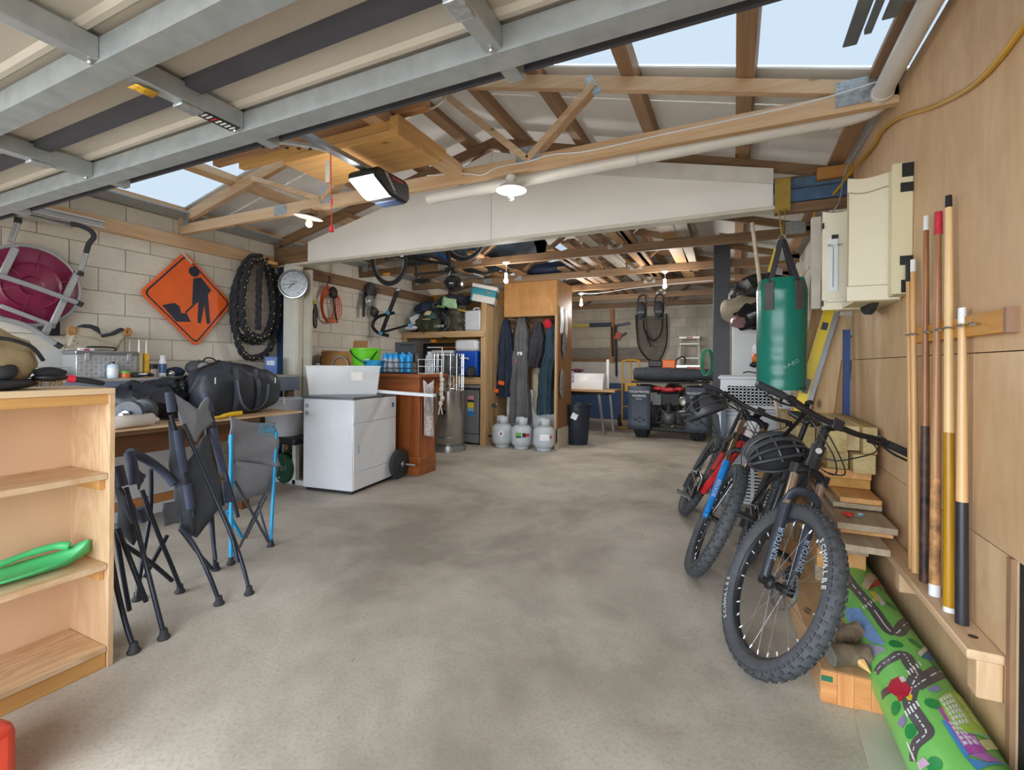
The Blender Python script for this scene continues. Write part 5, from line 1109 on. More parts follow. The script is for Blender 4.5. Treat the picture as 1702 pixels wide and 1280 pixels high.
# gear on the upper shelf
Z1 = 1.766
t = thing('gear_heap', 'heap of dark bags and wetsuits on the upper rack shelf', 'bags', (-4.32, 6.5, Z1))
Mb1 = mat('black_gear', '#191a1e', .6, 0, .4, 9, .2, 20)
MB().sph((-.12, .05, .22), (.30, .24, .30), 44, 26, z0=-.85).wob(.08, 7, 1).build('black_bag', Mb1, t)
MB().sph((.28, .05, .20), (.25, .24, .29), 44, 26, z0=-.85).wob(.07, 8, 8).build('camouflage_bag', mat('camo_gear', '#4a4638', .6, 0, .7, 13, .2, 20), t)
MB().sph((-.32, .05, .36), (.26, .2, .17), 36, 20).wob(.05, 8, 3).build('navy_bag', mat('navy_gear', '#24344a', .7, 0, .2), t)
MB().sph((.22, -.02, .50), (.32, .2, .10), 40, 20).wob(.05, 9, 5).build('dark_wetsuit', mat('slate_gear', '#262a31', .6, 0, .2), t)
MB().sph((-.18, -.16, .15), (.24, .12, .18), 36, 20, z0=-.9).wob(.05, 7, 6).build('olive_bag', mat('olive_gear', '#3a3d22', .75, 0, .3, 10), t)
MB().sph((-.42, -.15, .08), (.15, .1, .09), 20, 10, z0=-.9).wob(.04, 10, 9).build('dark_shoe_bag', Mb1, t)
MB().grid(lambda u, v: (.14 + .26 * u, -.24 - .02 * v, .40 + .15 * v - .06 * u), 6, 5).wob(.02, 14).build('pale_green_patch', mat('mint_cloth', '#a9cfa0', .7, 0, .3, 30), t, sol=.006)
MB().grid(lambda u, v: (-.02 + .16 * u, -.18, .40 + .03 * v - .02 * u), 6, 4).build('lime_trim', mat('lime_cloth', '#7fb54a', .6), t, sol=.01)
MB().tube(smooth_path([(.12, -.22, .30), (.24, -.22, .20), (.25, -.24, .08), (.15, -.24, .02)], 5), .008, 8).build('grey_strap', mat('strap_mid', '#565a5c', .6), t)
MB().tube(smooth_path([(.40, -.2, .34), (.48, -.21, .32), (.56, -.2, .30)], 4), .012, 8).build('yellow_strap', mat('strap_yellow', '#c9b021', .5), t)
MB().tube([(-.06 + .06 * math.cos(a), -.14, .44 + .04 * math.sin(a)) for a in [i * 2 * PI / 20 for i in range(20)]], .012, 8, closed=True).build('dark_ring', mat('strap_mid', '#565a5c', .6), t)
text('CARVE', .06, M_white, t, (.10, -.285, .08), (PI / 2, 0, 0), 'lettering')
t = thing('olive_cap', 'teal and cream cap lying on the olive bag', 'cap', (-4.36, 6.20, 1.99))
MB().sph((0, 0, 0), (.10, .09, .09), 20, 12, z0=-.3).build('crown', mat('teal_cloth', '#2f4f4c', .8), t); MB().sph((-.03, -.02, .02), (.085, .085, .085), 18, 10, z0=.1).build('cream_panel', mat('cream_cloth', '#cbb98b', .8), t)
MB().sph((-.02, -.10, -.04), (.08, .07, .012), 18, 8).build('peak', mat('cream_cloth', '#cbb98b', .8), t)
t = thing('white_tray', 'white plastic tray tilted among the gear on the rack', 'tray', (-4.72, 6.32, 1.93), 0, rot=(.2, -.35, .1))
MB().box((0, 0, 0), (.17, .1, .24)).build('tray', M_white, t, bev=.01)
t = thing('white_towel', 'folded white cloth under the dark bag on the rack', 'cloth', (-4.72, 6.16, 1.83))
MB().sph((0, 0, 0), (.12, .08, .04), 16, 8).wob(.01, 20).build('cloth', M_white, t)
t = thing('water_jug', 'square translucent water container on the upper rack shelf', 'water container', (-3.66, 6.42, Z1))
MB().bx(-.145, .145, -.13, .13, .0, .32).build('body', mat('milky_plastic', '#c9ccd0', .35, 0, .03), t, bev=.03)
for z in (.08, .16, .24): MB().bx(-.148, .148, -.133, .133, z, z + .008).build('moulded_band', mat('milky_plastic', '#c9ccd0', .35), t, bev=.003)
MB().tube(smooth_path([(-.05, 0, .31), (-.04, 0, .36), (.05, 0, .36), (.06, 0, .31)], 4), .014, 8).build('handle', mat('milky_plastic', '#c9ccd0', .35), t)
t = thing('teal_cooler', 'teal and white cool box tilted on top of the rack corner', 'cool box', (-3.50, 6.40, 2.34), 0, rot=(0, .2, .35))
MB().bx(-.19, .19, -.14, .14, -.15, .06).build('body', mat('teal_plastic', '#1d8396', .4, 0, .04), t, bev=.015)
MB().bx(-.16, .195, -.146, .146, -.15, -.04).build('pale_base', mat('cool_white', '#c9c7c2', .5), t, bev=.01)
MB().bx(-.2, .2, -.15, .15, .06, .12).build('lid', mat('cool_lid', '#d8d5cd', .5, 0, .05), t, bev=.012)
MB().box((.08, -.147, .015), (.06, .006, .03)).build('badge', mat('badge_gold', '#8f8049', .4), t)
# middle shelf
t = thing('blue_cooler', 'blue wheeled cooler with a white lid on the lower rack shelf', 'cooler', (-3.80, 6.48, 1.051))
M_cb = mat('cooler_blue', '#1552c0', .35, 0, .05)
MB().bx(-.19, .215, -.17, .2, .02, .40).build('body', M_cb, t, bev=.02)
MB().bx(-.195, .22, -.175, .205, .40, .585).build('lid', mat('cooler_white', '#dcdee2', .35, 0, .02), t, bev=.05)
MB().tube(smooth_path([(-.13, -.18, .28), (-.11, -.2, .29), (.05, -.2, .29), (.07, -.18, .28)], 4), .013, 8).build('handle', M_white, t)
MB().lathe([(0, -.02), (.075, -.02), (.085, 0), (.085, .03), (0, .03)], 28, o=(.14, -.20, .085), ax=(0, -1, 0)).build('wheel', M_rub, t)
MB().lathe([(0, 0), (.058, 0), (.058, .006), (0, .006)], 24, o=(.14, -.23, .085), ax=(0, -1, 0)).build('wheel_disc', M_steel, t)
for k in range(5):
    a = k * 2 * PI / 5; MB().box((.14 + .035 * math.cos(a), -.2375, .085 + .035 * math.sin(a)), (.016, .004, .016)).build('wheel_slot', M_black, t)
t = thing('white_tub', 'white lidded tub on the lower shelf behind the heater', 'tub', (-4.25, 6.5, 1.051))
MB().bx(-.2, .2, -.15, .15, 0, .32).build('body', mat('navy_tub', '#24396b', .4), t, bev=.02); MB().bx(-.21, .21, -.16, .16, .32, .42).build('lid', mat('cooler_white', '#dcdee2', .35), t, bev=.02)
t = thing('tool_case', 'black tool case with orange stripe on the lower rack shelf', 'tool case', (-4.45, 6.75, 1.051))
MB().bx(-.4, .5, -.1, .15, .0, .55).build('case', M_black, t, bev=.02); MB().bx(-.1, .5, -.106, -.098, .46, .49).build('orange_stripe', mat('stripe_orange', '#c05f24', .5), t)
tag(MB().sph((-4.42, 6.36, 1.62), (.06, .04, .03), 12, 8).wob(.01, 30).build('orange_float', mat('float_orange', '#e28a1d', .5)), 'small orange float under the upper rack shelf', 'float')
# ---- patio heater, small fridge
t = thing('patio_heater', 'stainless patio heater with a wire guard behind the bar end', 'patio heater', (-3.76, 5.80, 0))
MB().lathe([(0, 0), (.262, 0), (.262, .03), (.255, .085), (.225, .095), (0, .095)], 36).build('base', M_steel, t)
MB().lathe([(.218, .09), (.225, .10), (.225, .86), (.215, .87), (0, .87)], 36).build('gas_cabinet', mat('mirror_steel', '#b4b2ae', .22, .9, .06, 3), t)
MB().lathe([(.229, .2), (.229, .215), (.222, .215), (.222, .2)], 36).build('band', M_steel, t)
MB().bx(.05, .10, -.232, -.222, .55, .59).build('latch', M_black, t)
MB().cyl((0, 0, .87), (0, 0, 1.10), .035).build('burner_stem', mat('warm_steel', '#b7a894', .3, .8), t); MB().lathe([(.035, .9), (.06, .95), (.045, 1.0), (.07, 1.1)], 18).build('burner', mat('warm_steel', '#b7a894', .3, .8), t)
MB().lathe([(.15, 1.10), (.155, 1.11), (.155, 1.36), (.15, 1.37)], 30).build('mesh_emitter', mat('mesh_dark', '#4a4d52', .45, .6, .3, 80), t)
for k in range(12): 
    z = 1.12 + .02 * k; MB().tube([(.157 * math.cos(a), .157 * math.sin(a), z) for a in [i * 2 * PI / 24 for i in range(24)]], .003, 5, closed=True).build('emitter_ring', M_steel, t)
for z in (.9, 1.08, 1.2, 1.40): MB().tube([(.215 * math.cos(a), .215 * math.sin(a), z) for a in [i * 2 * PI / 30 for i in range(30)]], .005, 6, closed=True).build('guard_ring', M_chrome, t)
for k in range(14):
    a = k * 2 * PI / 14; MB().cyl((.215 * math.cos(a), .215 * math.sin(a), .87), (.215 * math.cos(a), .215 * math.sin(a), 1.40), .004, n=6).build('guard_wire', M_chrome, t)
t = thing('bar_fridge', 'grey under-counter fridge with an energy label below the rack', 'fridge', (-3.72, 6.36, 0))
MB().bx(-.22, .20, .0, .5, .03, .88).build('cabinet', mat('dark_fridge', '#3b3d40', .4), t, bev=.008)
MB().bx(-.215, .165, -.035, 0, .17, .845).build('door', mat('graphite_door', '#8b8c90', .35, .4, .04), t, bev=.008)
MB().bx(-.215, .165, -.03, 0, .03, .16).build('kick_panel', mat('graphite_door', '#7d7e82', .35), t, bev=.006)
MB().bx(-.22, .2, -.02, .5, .88, .93).build('top', mat('fridge_top', '#9a9b9d', .4), t, bev=.006)
MB().bx(-.2, -.1, -.037, -.034, .79, .83).build('control_panel', M_black, t)
for z0, z1, c_ in ((.70, .76, '#d98fa6'), (.66, .70, '#2a2a2c'), (.57, .66, '#e3d23a'), (.52, .57, '#8fb6d8'), (.44, .52, '#2f7fc4')):
    MB().bx(-.03, .08, -.038, -.035, z0, z1 - .004).build('energy_label', mat('lab' + c_, c_, .5, 0, .15, 90), t)
tag(MB().sph((-3.70, 6.50, .965), (.16, .12, .04), 16, 8).wob(.02, 12).build('brown_sack', mat('brown_sack', '#6b4a38', .8, 0, .2)), 'brown crumpled sack on top of the small fridge', 'sack')
# ---- clothes locker
t = thing('clothes_locker', 'plywood locker with an open hanging space for overalls', 'locker', (-2.9, 6.9, 0))
M_pl3 = ply('golden_ply', '#b98445', '#c9955a', '#a06d33', 'Z'); M_pl4 = ply('pale_locker_ply', '#cda873', '#d9b783', '#bd965f', 'Z')
MB().bx(-3.24, -2.37, 6.55, 6.57, 2.0, 2.51).build('top_door', M_pl3, t, w=True, bev=.002)
MB().bx(-3.24, -2.37, 6.57, 7.15, 1.99, 2.01).build('top_shelf', M_pl4, t, w=True)
MB().bx(-2.375, -2.355, 6.55, 7.2, 1.98, 2.51).build('top_side', wood('dark_ply_side', '#80551f', '#9c6f38', 'Z', False), t, w=True)
MB().bx(-2.40, -2.37, 6.55, 6.60, 0, 2.0).build('front_stile', sp('Z'), t, w=True, bev=.003)
MB().bx(-2.37, -2.35, 6.56, 7.2, .10, 2.0).build('side_panel', wood('brown_side', '#6e4a2a', '#8d6740', 'Z'), t, w=True)
MB().bx(-2.37, -2.34, 6.56, 7.2, 0, .30).build('side_kick', mat('pale_kick', '#b2a593', .7), t, w=True)
MB().bx(-3.41, -2.37, 7.05, 7.07, 0, 2.5).build('back_panel', M_pl4, t, w=True)
MB().bx(-3.41, -2.40, 7.0, 7.05, 1.84, 1.98).build('hook_rail', M_old('X'), t, w=True)
for k in range(6): MB().tube(smooth_path([(-3.25 + .16 * k, 7.0, 1.92), (-3.25 + .16 * k, 6.95, 1.90), (-3.25 + .16 * k, 6.93, 1.93)], 3), .006, 6).build('coat_hook', M_chrome, t, w=True)
tag(MB().box((-2.84, 6.80, .43), (.92, .02, .86)).build('white_sheet_board', mat('white_board', '#cfd1d4', .5), bev=.02), 'white board standing in the locker behind the gas bottles', 'board')
M_nv = mat('navy_overall', '#222d40', .85, 0, .2, 6); M_gy = mat('grey_overall', '#5e5d60', .85, 0, .12, 6); M_tl = mat('teal_trouser', '#2c4453', .85, 0, .15, 6); M_cr = mat('stone_trouser', '#a69b86', .85, 0, .1, 6)
def hang(name, label, cat, m, pts, thick=.05, folds=7, amp=.026):
    # pts: list of (z, x_left, x_right, y)
    t = thing(name, label, cat, (sum(p[1] + p[2] for p in pts) / 2 / len(pts), pts[0][3], pts[-1][0]), 0, 'clothes hanging in the locker')
    def f(u, v):
        k = v * (len(pts) - 1); i = min(int(k), len(pts) - 2); q = k - i
        a, b = pts[i], pts[i + 1]; z, xl, xr, y = [a[j] * (1 - q) + b[j] * q for j in range(4)]
        ang = 2 * PI * u; xm, hw = (xl + xr) / 2, (xr - xl) / 2
        return (xm + hw * math.cos(ang), y + thick * math.sin(ang) + amp * math.sin(folds * ang + 2 * v) * (.4 + v), z)
    n = 40
    MB().grid(f, n, 26, cu=True).wob(.022, 8, len(label)).build('fabric', m, t, w=True)
    return t
a_ = hang('overalls', 'navy overalls with orange bands, leftmost in the locker', 'overalls', M_nv, [(1.96, -3.33, -3.25, 6.75), (1.8, -3.38, -3.2, 6.72), (1.4, -3.40, -3.12, 6.7), (1.05, -3.42, -3.08, 6.68), (.74, -3.40, -3.12, 6.68)], .07)
for z, x in ((1.28, -3.06), (.96, -3.30), (.84, -3.40)): MB().box((x, 6.60, z), (.10 if x < -3.1 else .07, .03, .06), Matrix.Rotation(.2, 3, 'Y')).build('orange_band', mat('hi_vis_orange', '#e8641f', .6), a_, w=True)
a_ = hang('overalls', 'long grey overalls hanging in the middle of the locker', 'overalls', M_gy, [(1.97, -3.06, -2.94, 6.70), (1.75, -3.10, -2.88, 6.66), (1.3, -3.12, -2.86, 6.64), (.9, -3.14, -2.84, 6.62), (.36, -3.16, -2.80, 6.62)], .07, 6)
MB().box((-2.97, 6.565, 1.42), (.08, .01, .05)).build('name_patch', M_white, a_, w=True)
hang('jacket', 'dark brown jacket behind the grey overalls', 'jacket', mat('dark_brown_cloth', '#3c3836', .85, 0, .2), [(1.94, -3.18, -3.08, 6.85), (1.7, -3.22, -3.02, 6.84), (1.2, -3.22, -3.02, 6.83)], .05)
hang('trousers', 'pale stone trousers hanging between grey and teal garments', 'trousers', M_cr, [(1.5, -2.80, -2.66, 6.78), (1.0, -2.84, -2.62, 6.76), (.5, -2.80, -2.66, 6.76)], .05)
hang('jacket', 'black and purple ski jacket hung high in the locker', 'jacket', mat('ski_black', '#211f28', .7, 0, .35, 7), [(1.90, -2.76, -2.66, 6.70), (1.65, -2.86, -2.58, 6.64), (1.35, -2.86, -2.60, 6.62), (1.2, -2.82, -2.66, 6.62)], .09, 4)
hang('trousers', 'long teal work trousers on the right of the locker', 'trousers', M_tl, [(1.88, -2.58, -2.46, 6.70), (1.5, -2.62, -2.42, 6.68), (1.1, -2.68, -2.46, 6.65), (.5, -2.70, -2.46, 6.64)], .06)
hang('jacket', 'black jacket with red collar at the right end of the locker', 'jacket', mat('red_black', '#27242b', .8, 0, .3), [(1.95, -2.56, -2.46, 6.82), (1.7, -2.6, -2.42, 6.8), (1.2, -2.58, -2.42, 6.8)], .06)
tag(MB().sph((-2.55, 6.66, 1.87), (.07, .05, .08), 16, 10).wob(.012, 16).build('red_beanie', mat('red_wool', '#b3202b', .85)), 'red hood on the right hook of the locker', 'hood')
t = thing('fishing_rod', 'thin fishing rod with reel leaning on the rack side', 'fishing rod', (-3.37, 6.42, 0))
MB().cyl((-3.37, 6.42, .16), (-3.36, 6.45, 2.28), .006, .002, 8).build('rod', M_black, t, w=True); MB().cyl((-3.37, 6.42, .16), (-3.37, 6.42, .85), .011, n=8).build('grip', mat('cork', '#9d7648', .8), t, w=True)
MB().lathe([(0, -.03), (.035, -.03), (.02, -.02), (.02, .02), (.035, .03), (0, .03)], 16, o=(-3.32, 6.40, .62), ax=(0, 1, 0)).build('reel', mat('reel_metal', '#6c6a62', .3, .7), t, w=True); MB().bx(-3.44, -3.30, 6.39, 6.42, .135, .16).build('butt_rest', M_black, t, w=True)
# gas bottles
M_gas = mat('gas_grey_paint', '#b9c0c4', .4, 0, .06, 5)
def gasb(x, y, label, kind):
    t = thing('gas_bottle', label, 'gas bottle', (x, y, 0), 0, 'gas bottles in front of the locker')
    MB().lathe([(.10, 0), (.108, .005), (.108, .04), (.10, .045)], 26).build('foot_ring', M_gas, t)
    MB().lathe([(.06, .03), (.12, .045), (.15, .08), (.158, .12), (.158, .27), (.15, .31), (.11, .345), (.04, .36), (0, .36)], 34).build('cylinder', M_gas, t)
    for a0 in (-.9, PI - .9): MB().grid(lambda u, v: (.085 * math.cos(a0 + 1.8 * u - PI / 2 + .9), .085 * math.sin(a0 + 1.8 * u - PI / 2 + .9), .345 + .12 * v), 12, 2).build('collar', M_gas, t, sol=.006)
    MB().cyl((0, 0, .35), (0, 0, .42), .018).build('valve', mat('brass_valve', '#a28a4a', .3, .8), t); MB().lathe([(.0, .42), (.028, .42), (.028, .44), (0, .44)], 12).build('tap_knob', M_black, t)
    dr = V((.42, -.9, 0)).normalized(); sd = V((.9, .42, 0)).normalized()
    def lab(s, z, wd, ht, m_, rot=0): MB().box(dr * (math.sqrt(.160 ** 2 - s * s)) + sd * s + V((0, 0, z)), (wd, .003, ht), Matrix.Rotation(math.atan2(.42, .9) + s * 6.2, 3, 'Z') @ Matrix.Rotation(rot, 3, 'Y')).build('printed_label', m_, t)
    if kind == 0: lab(-.02, .22, .075, .075, M_white, PI / 4); lab(-.02, .22, .04, .04, mat('hazard_red', '#a82040', .5), PI / 4)
    if kind == 1: lab(-.05, .235, .08, .045, mat('lab_green', '#5aa632', .5)); lab(-.05, .195, .08, .025, M_black); lab(.03, .22, .05, .06, M_black); lab(.08, .22, .06, .045, mat('lab_red', '#cf2c33', .5))
    if kind == 2: lab(-.0, .21, .14, .09, mat('lab_white', '#e6e9ec', .5)); lab(-.05, .21, .02, .05, mat('lab_blue', '#3577b6', .5)); lab(.09, .215, .035, .035, mat('hazard_red2', '#c23a3a', .5), PI / 4)
    return t
gasb(-3.175, 6.40, 'grey gas bottle with a red diamond label, leftmost of three', 0)
gasb(-2.85, 6.39, 'grey gas bottle with a green and red label, middle of three', 1)
gasb(-2.50, 6.40, 'grey gas bottle with a white and blue label, rightmost of three', 2)
# things pinned to the locker side
t = thing('garden_gloves', 'papers and grey tool pouch hanging on the locker side', 'papers', (-2.33, 6.7, 1.8))
for k, (y, z0, z1, m_) in enumerate(((6.62, 1.72, 2.13, M_white), (6.80, 1.66, 2.1, mat('paper_grey', '#b9b6b0', .7)))): MB().grid(lambda u, v: (-2.342 + .01 * math.sin(4 * v), y + .13 * u, z0 + (z1 - z0) * v), 4, 8).build('paper', m_, t, w=True, sol=.004)
MB().sph((-2.32, 6.75, 1.55), (.03, .08, .2), 14, 12).wob(.02, 12).build('grey_pouch', mat('grey_pouch', '#5c5a58', .8, 0, .4, 14), t, w=True)
MB().sph((-2.32, 6.68, .98), (.03, .09, .22), 14, 12).wob(.012, 12).build('wire_bundle', mat('bundle_grey', '#6b645d', .7, 0, .4, 20), t, w=True)
# ---- rubbish bin
t = thing('rubbish_bin', 'dark navy plastic bin with a white note in front of the rear table', 'bin', (-2.25, 7.20, 0))
M_bin = mat('dark_navy_plastic', '#1d2532', .4, 0, .1)
MB().lathe([(0, 0), (.165, 0), (.17, .01), (.205, .60), (.222, .605), (.225, .635), (.205, .635), (.2, .6), (.16, .02), (0, .02)], 36).build('bin_body', M_bin, t)
for k in range(14):
    a = k * 2 * PI / 14; MB().cyl((.173 * math.cos(a), .173 * math.sin(a), .05), (.203 * math.cos(a), .203 * math.sin(a), .56), .006, n=6).build('moulded_rib', M_bin, t)
MB().box((.02, -.205, .455), (.095, .003, .095), Matrix.Rotation(.35, 3, 'Z') @ Matrix.Rotation(.4, 3, 'Y')).build('white_note', M_white, t)
# ================================================================ rear right: table, trolley, quad bike, wall things
t = thing('trestle_table', 'small timber topped table with steel legs by the back wall', 'table', (-2.5, 8.6, 0))
MB().bx(-3.05, -1.92, 8.35, 8.95, .765, .805).build('table_top', sp('X'), t, w=True, bev=.003)
MB().bx(-2.95, -2.1, 8.42, 8.90, .70, .765).build('apron', M_black, t, w=True)
for x0, x1, y in ((-2.22, -2.12, 8.42), (-2.12, -2.05, 8.86), (-2.88, -2.98, 8.42), (-2.9, -3.0, 8.86)): MB().bar((x0, y, .72), (x1, y, 0), .04, .03, (0, 1, 0)).build('leg', M_steel, t, w=True)
t = thing('white_box', 'long white open box on the rear trestle table', 'box', (-2.51, 8.6, .806))
shell(MB(), (.345, .13), (.345, .13), .29).build('box_body', M_white, t, sol=.01)
MB().bx(-.33, .33, -.11, .11, .2, .24).build('dark_contents', mat('dark_contents', '#4a4646', .8), t)
tag(MB().bx(-2.17, -2.12, 8.75, 8.78, .81, 1.36).build('white_strip', M_white), 'tall narrow white strip standing behind the white box', 'strip')
t = thing('purple_cloth', 'lilac cloth with purple stripe draped over the white box', 'cloth', (-2.83, 8.47, 1.0))
MB().grid(lambda u, v: (-.10 + .2 * u + .02 * v, -.012 - .01 * math.sin(6 * u), .14 - .3 * v * (1 - .35 * u)), 9, 8).wob(.012, 14).build('cloth', mat('lilac_cloth', '#a68fc4', .8), t, sol=.006)
MB().bx(0, .035, -.03, -.022, -.12, .14).build('purple_stripe', mat('purple_cloth', '#4a2a86', .8), t)
MB().sph((.15, .06, .15), (.14, .06, .03), 14, 8).wob(.02, 20).build('maroon_tie', mat('maroon_cloth', '#5b2136', .8), t)
t = thing('hand_trolley', 'yellow tubular hand trolley by the back wall', 'hand trolley', (-1.88, 9.6, 0))
M_yl = mat('trolley_yellow', '#d8a31c', .4, 0, .06)
MB().tube(smooth_path([(-.17, 0, .08), (-.17, 0, 1.24), (-.15, .0, 1.33), (-.08, 0, 1.36), (.08, 0, 1.36), (.15, 0, 1.33), (.17, 0, 1.24), (.17, 0, .08)], 5), .016, 10).build('frame', M_yl, t)
for z in (.12, .42, .95): MB().cyl((-.17, 0, z), (.17, 0, z), .012).build('cross_bar', M_yl, t)
MB().tube(smooth_path([(0, 0, 1.36), (.0, .03, 1.2), (.0, .02, .95)], 4), .012, 8).build('grip_bar', M_yl, t)
MB().bx(-.12, .12, -.02, .01, .72, .90).build('bracket_plate', M_yl, t, bev=.01)
MB().bx(-.2, .2, -.22, 0, .01, .025).build('toe_plate', M_yl, t)
for x in (-.22, .22): MB().lathe([(.04, -.03), (.12, -.03), (.13, 0), (.12, .03), (.04, .03)], 22, o=(x, .06, .13), ax=(1, 0, 0)).build('wheel', M_rub, t)
# quad bike seen from behind
q = thing('quad_bike', 'dark quad bike seen from behind with wide mud flaps', 'quad bike', (-1.0, 8.75, 0))
M_fl = mat('dusty_mud_flap', '#3c4653', .6, 0, .25, 9); M_dk2 = mat('quad_black', '#1e2023', .6, 0, .25, 12)
for s in (-1, 1):
    MB().grid(lambda u, v: (s * (.28 + .38 * u), -.53 + .05 * math.sin(PI * v), .16 + .74 * v), 5, 9).build('mud_flap', M_fl, q, sol=.012)
    MB().lathe([(.0, -.1), (.16, -.11), (.24, -.12), (.275, -.09), (.28, 0), (.275, .09), (.24, .12), (.16, .11), (0, .1)], 30, o=(s * .46, -.22, .28), ax=(1, 0, 0)).build('rear_tyre', M_rub, q)
    kn = MB()
    for i in range(22):
        for k in (-.07, 0, .07):
            a = i * 2 * PI / 22 + (.14 if k else 0); kn.box((s * .46 + k, -.22 + .283 * math.cos(a), .28 + .283 * math.sin(a)), (.05, .02, .035), Matrix.Rotation(a, 3, 'X'))
    kn.build('tread_blocks', M_rub, q, kind='stuff')
    MB().lathe([(.0, -.1), (.16, -.1), (.26, -.09), (.27, 0), (.26, .09), (0, .1)], 26, o=(s * .42, .95, .27), ax=(1, 0, 0)).build('front_tyre', M_rub, q)
    MB().sph((s * .42, -.1, .80), (.26, .42, .12), 22, 10, z0=-.1).build('rear_fender', M_dk2, q)
    text('TOUGH MOTORS', .055, M_white, q, (s * .47, -.525, .80), (PI / 2, 0, 0), 'flap_lettering', squash=.8)
    text('WILDERNESS', .05, M_white, q, (s * .47, -.518, .73), (PI / 2, 0, 0), 'flap_lettering', squash=.8)
    text('Canterbury', .03, M_white, q, (s * .47, -.512, .68), (PI / 2, 0, 0), 'flap_lettering', squash=.8)
    MB().sph((s * .17, -.40, .86), (.09, .03, .035), 14, 8).build('tail_light', mat('red_lens', '#a3121c', .25), q)
    MB().tube(smooth_path([(s * .05, -.25, .28), (s * .2, -.28, .26), (s * .34, -.26, .28)], 3), .03, 8).build('axle_arm', M_dk2, q)
    MB().cyl((s * .13, -.32, .62), (s * .22, -.3, .30), .02).build('shock_absorber', M_dk2, q)
    MB().tube([(s * .19, -.34, .64), (s * .10, -.33, .42), (s * .28, -.33, .24)], .014, 8).build('frame_rail', M_dk2, q)
MB().sph((0, -.41, .845), (.13, .03, .045), 18, 8).build('brake_lamp', mat('red_lens', '#a3121c', .25), q)
MB().bx(-.2, .2, -.36, -.1, .55, .80).build('rear_housing', M_dk2, q, bev=.04)
MB().bx(-.26, -.12, -.41, -.39, .58, .76).build('number_plate', mat('grey_plate', '#5c6068', .6), q)
MB().sph((.0, -.28, .36), (.13, .14, .14), 18, 12).build('differential', mat('cast_grey', '#5b5c5e', .5, .4, .3, 20), q)
MB().cyl((0, -.36, .42), (0, -.36, .62), .045).build('drive_shaft', M_dk2, q)
MB().bx(-.3, .3, -.36, -.3, .12, .2).build('lower_bar', M_dk2, q, bev=.02)
MB().lathe([(.04, 0), (.085, 0), (.085, .06), (.07, .07), (.04, .06)], 24, o=(.25, -.36, .66), ax=(0, -1, 0)).build('exhaust', mat('exhaust_metal', '#8f8a80', .35, .8), q)
MB().bx(-.16, .16, -.1, .9, .45, .75).build('engine_block', M_dk2, q, bev=.05)
MB().sph((0, .35, .85), (.15, .35, .09), 18, 10).build('saddle', M_black, q)
MB().tube([(-.36, 1.0, 1.02), (0, .95, .98), (.36, 1.0, 1.02)], .015, 8).build('handlebar', M_black, q)
rk = MB()
for x in (-.55, -.28, 0, .28, .55): rk.cyl((x, -.4, .97), (x, .2, .97), .012, n=8)
rk.build('rack_bars', M_black, q); MB().tube([(-.62, -.42, .97), (.62, -.42, .97), (.62, .2, .97), (-.62, .2, .97)], .014, 8, closed=True).build('rack_frame', M_black, q)
t = thing('bed_roll', 'dark grey carpet mat rolled across the quad bike rack', 'mat', (-.95, 8.5, .985))
MB().grid(lambda u, v: (-.64 + 1.3 * u, .17 * math.cos(2 * PI * v) - .02, .118 + (.108 + .014 * math.sin(5 * u)) * math.sin(2 * PI * v)), 24, 18, cv=True).wob(.012, 8).build('mat_roll', mat('charcoal_carpet', '#3b4048', .9, 0, .3, 30, .3, 60), t)
t = thing('chainsaw', 'orange and black chainsaw on the rear rack', 'chainsaw', (-1.02, 8.52, 1.205))
MB().bx(-.1, .12, -.08, .08, .0, .15).build('motor', mat('saw_orange', '#dd6a1c', .4, 0, .1), t, bev=.02); MB().bx(-.34, -.1, -.03, .03, .02, .14).build('rear_body', M_black, t, bev=.02)
MB().tube(smooth_path([(.1, 0, .13), (.2, 0, .2), (.27, 0, .17), (.25, 0, .08)], 4), .014, 8).build('hand_guard', M_black, t); MB().bx(.1, .5, -.005, .005, .02, .06).build('guide_bar', M_steel, t)
tag(MB().bx(-.72, -.38, 8.44, 8.52, 1.205, 1.235).build('red_level', mat('dull_red', '#a8442c', .5), bev=.004), 'red bar lying beside the chainsaw', 'bar')
# step ladder, landing net and flippers, wall rack
t = thing('step_ladder', 'pale aluminium step ladder leaning on the back wall', 'ladder', (-.82, 10.2, 0))
M_al = mat('pale_aluminium', '#bdb9b0', .4, .5, .06)
for s in (-1, 1): MB().bar((s * .28, -.42, 0), (s * .165, -.0, 1.84), .05, .022, (0, 1, 0)).build('rail', M_al, t)
for k in range(6):
    z = .25 + .29 * k; hw = .28 - .115 * z / 1.84; MB().box((0, -.42 + .42 * z / 1.84, z), (2 * hw, .08, .02)).build('tread', M_al, t)
MB().box((0, 0, 1.83), (.40, .12, .05)).build('top_cap', M_al, t, bev=.005); MB().box((0, -.062, 1.83), (.12, .004, .03)).build('orange_label', mat('label_orange', '#c0682a', .5), t)
for s in (-1, 1): MB().bar((s * .24, .12, 0), (s * .16, .03, 1.78), .03, .02, (0, 1, 0)).build('rear_rail', M_al, t)
t = thing('landing_net', 'black mesh landing net hanging on the back wall', 'net', (-1.6, 10.3, 1.3))
netp = [(-1.92, 2.35), (-1.90, 2.0), (-1.83, 1.6), (-1.52, 1.30), (-1.33, 1.55), (-1.27, 1.9), (-1.29, 2.35)]
MB().tube(smooth_path([(x, 10.30, z) for x, z in netp], 6), .014, 8).build('net_frame', M_black, t, w=True)
nf = smooth_path([(x, 10.3, z) for x, z in netp], 6); nm_ = MB(); n = len(nf)
nm_.add([tuple(p) for p in nf] + [(-1.6, 10.2, 2.3)], [(i, i + 1, n) for i in range(n - 1)])
nm_.build('net_mesh', mat('black_mesh', '#26261f', .9, 0, .2, 60, alpha=.42), t, w=True)
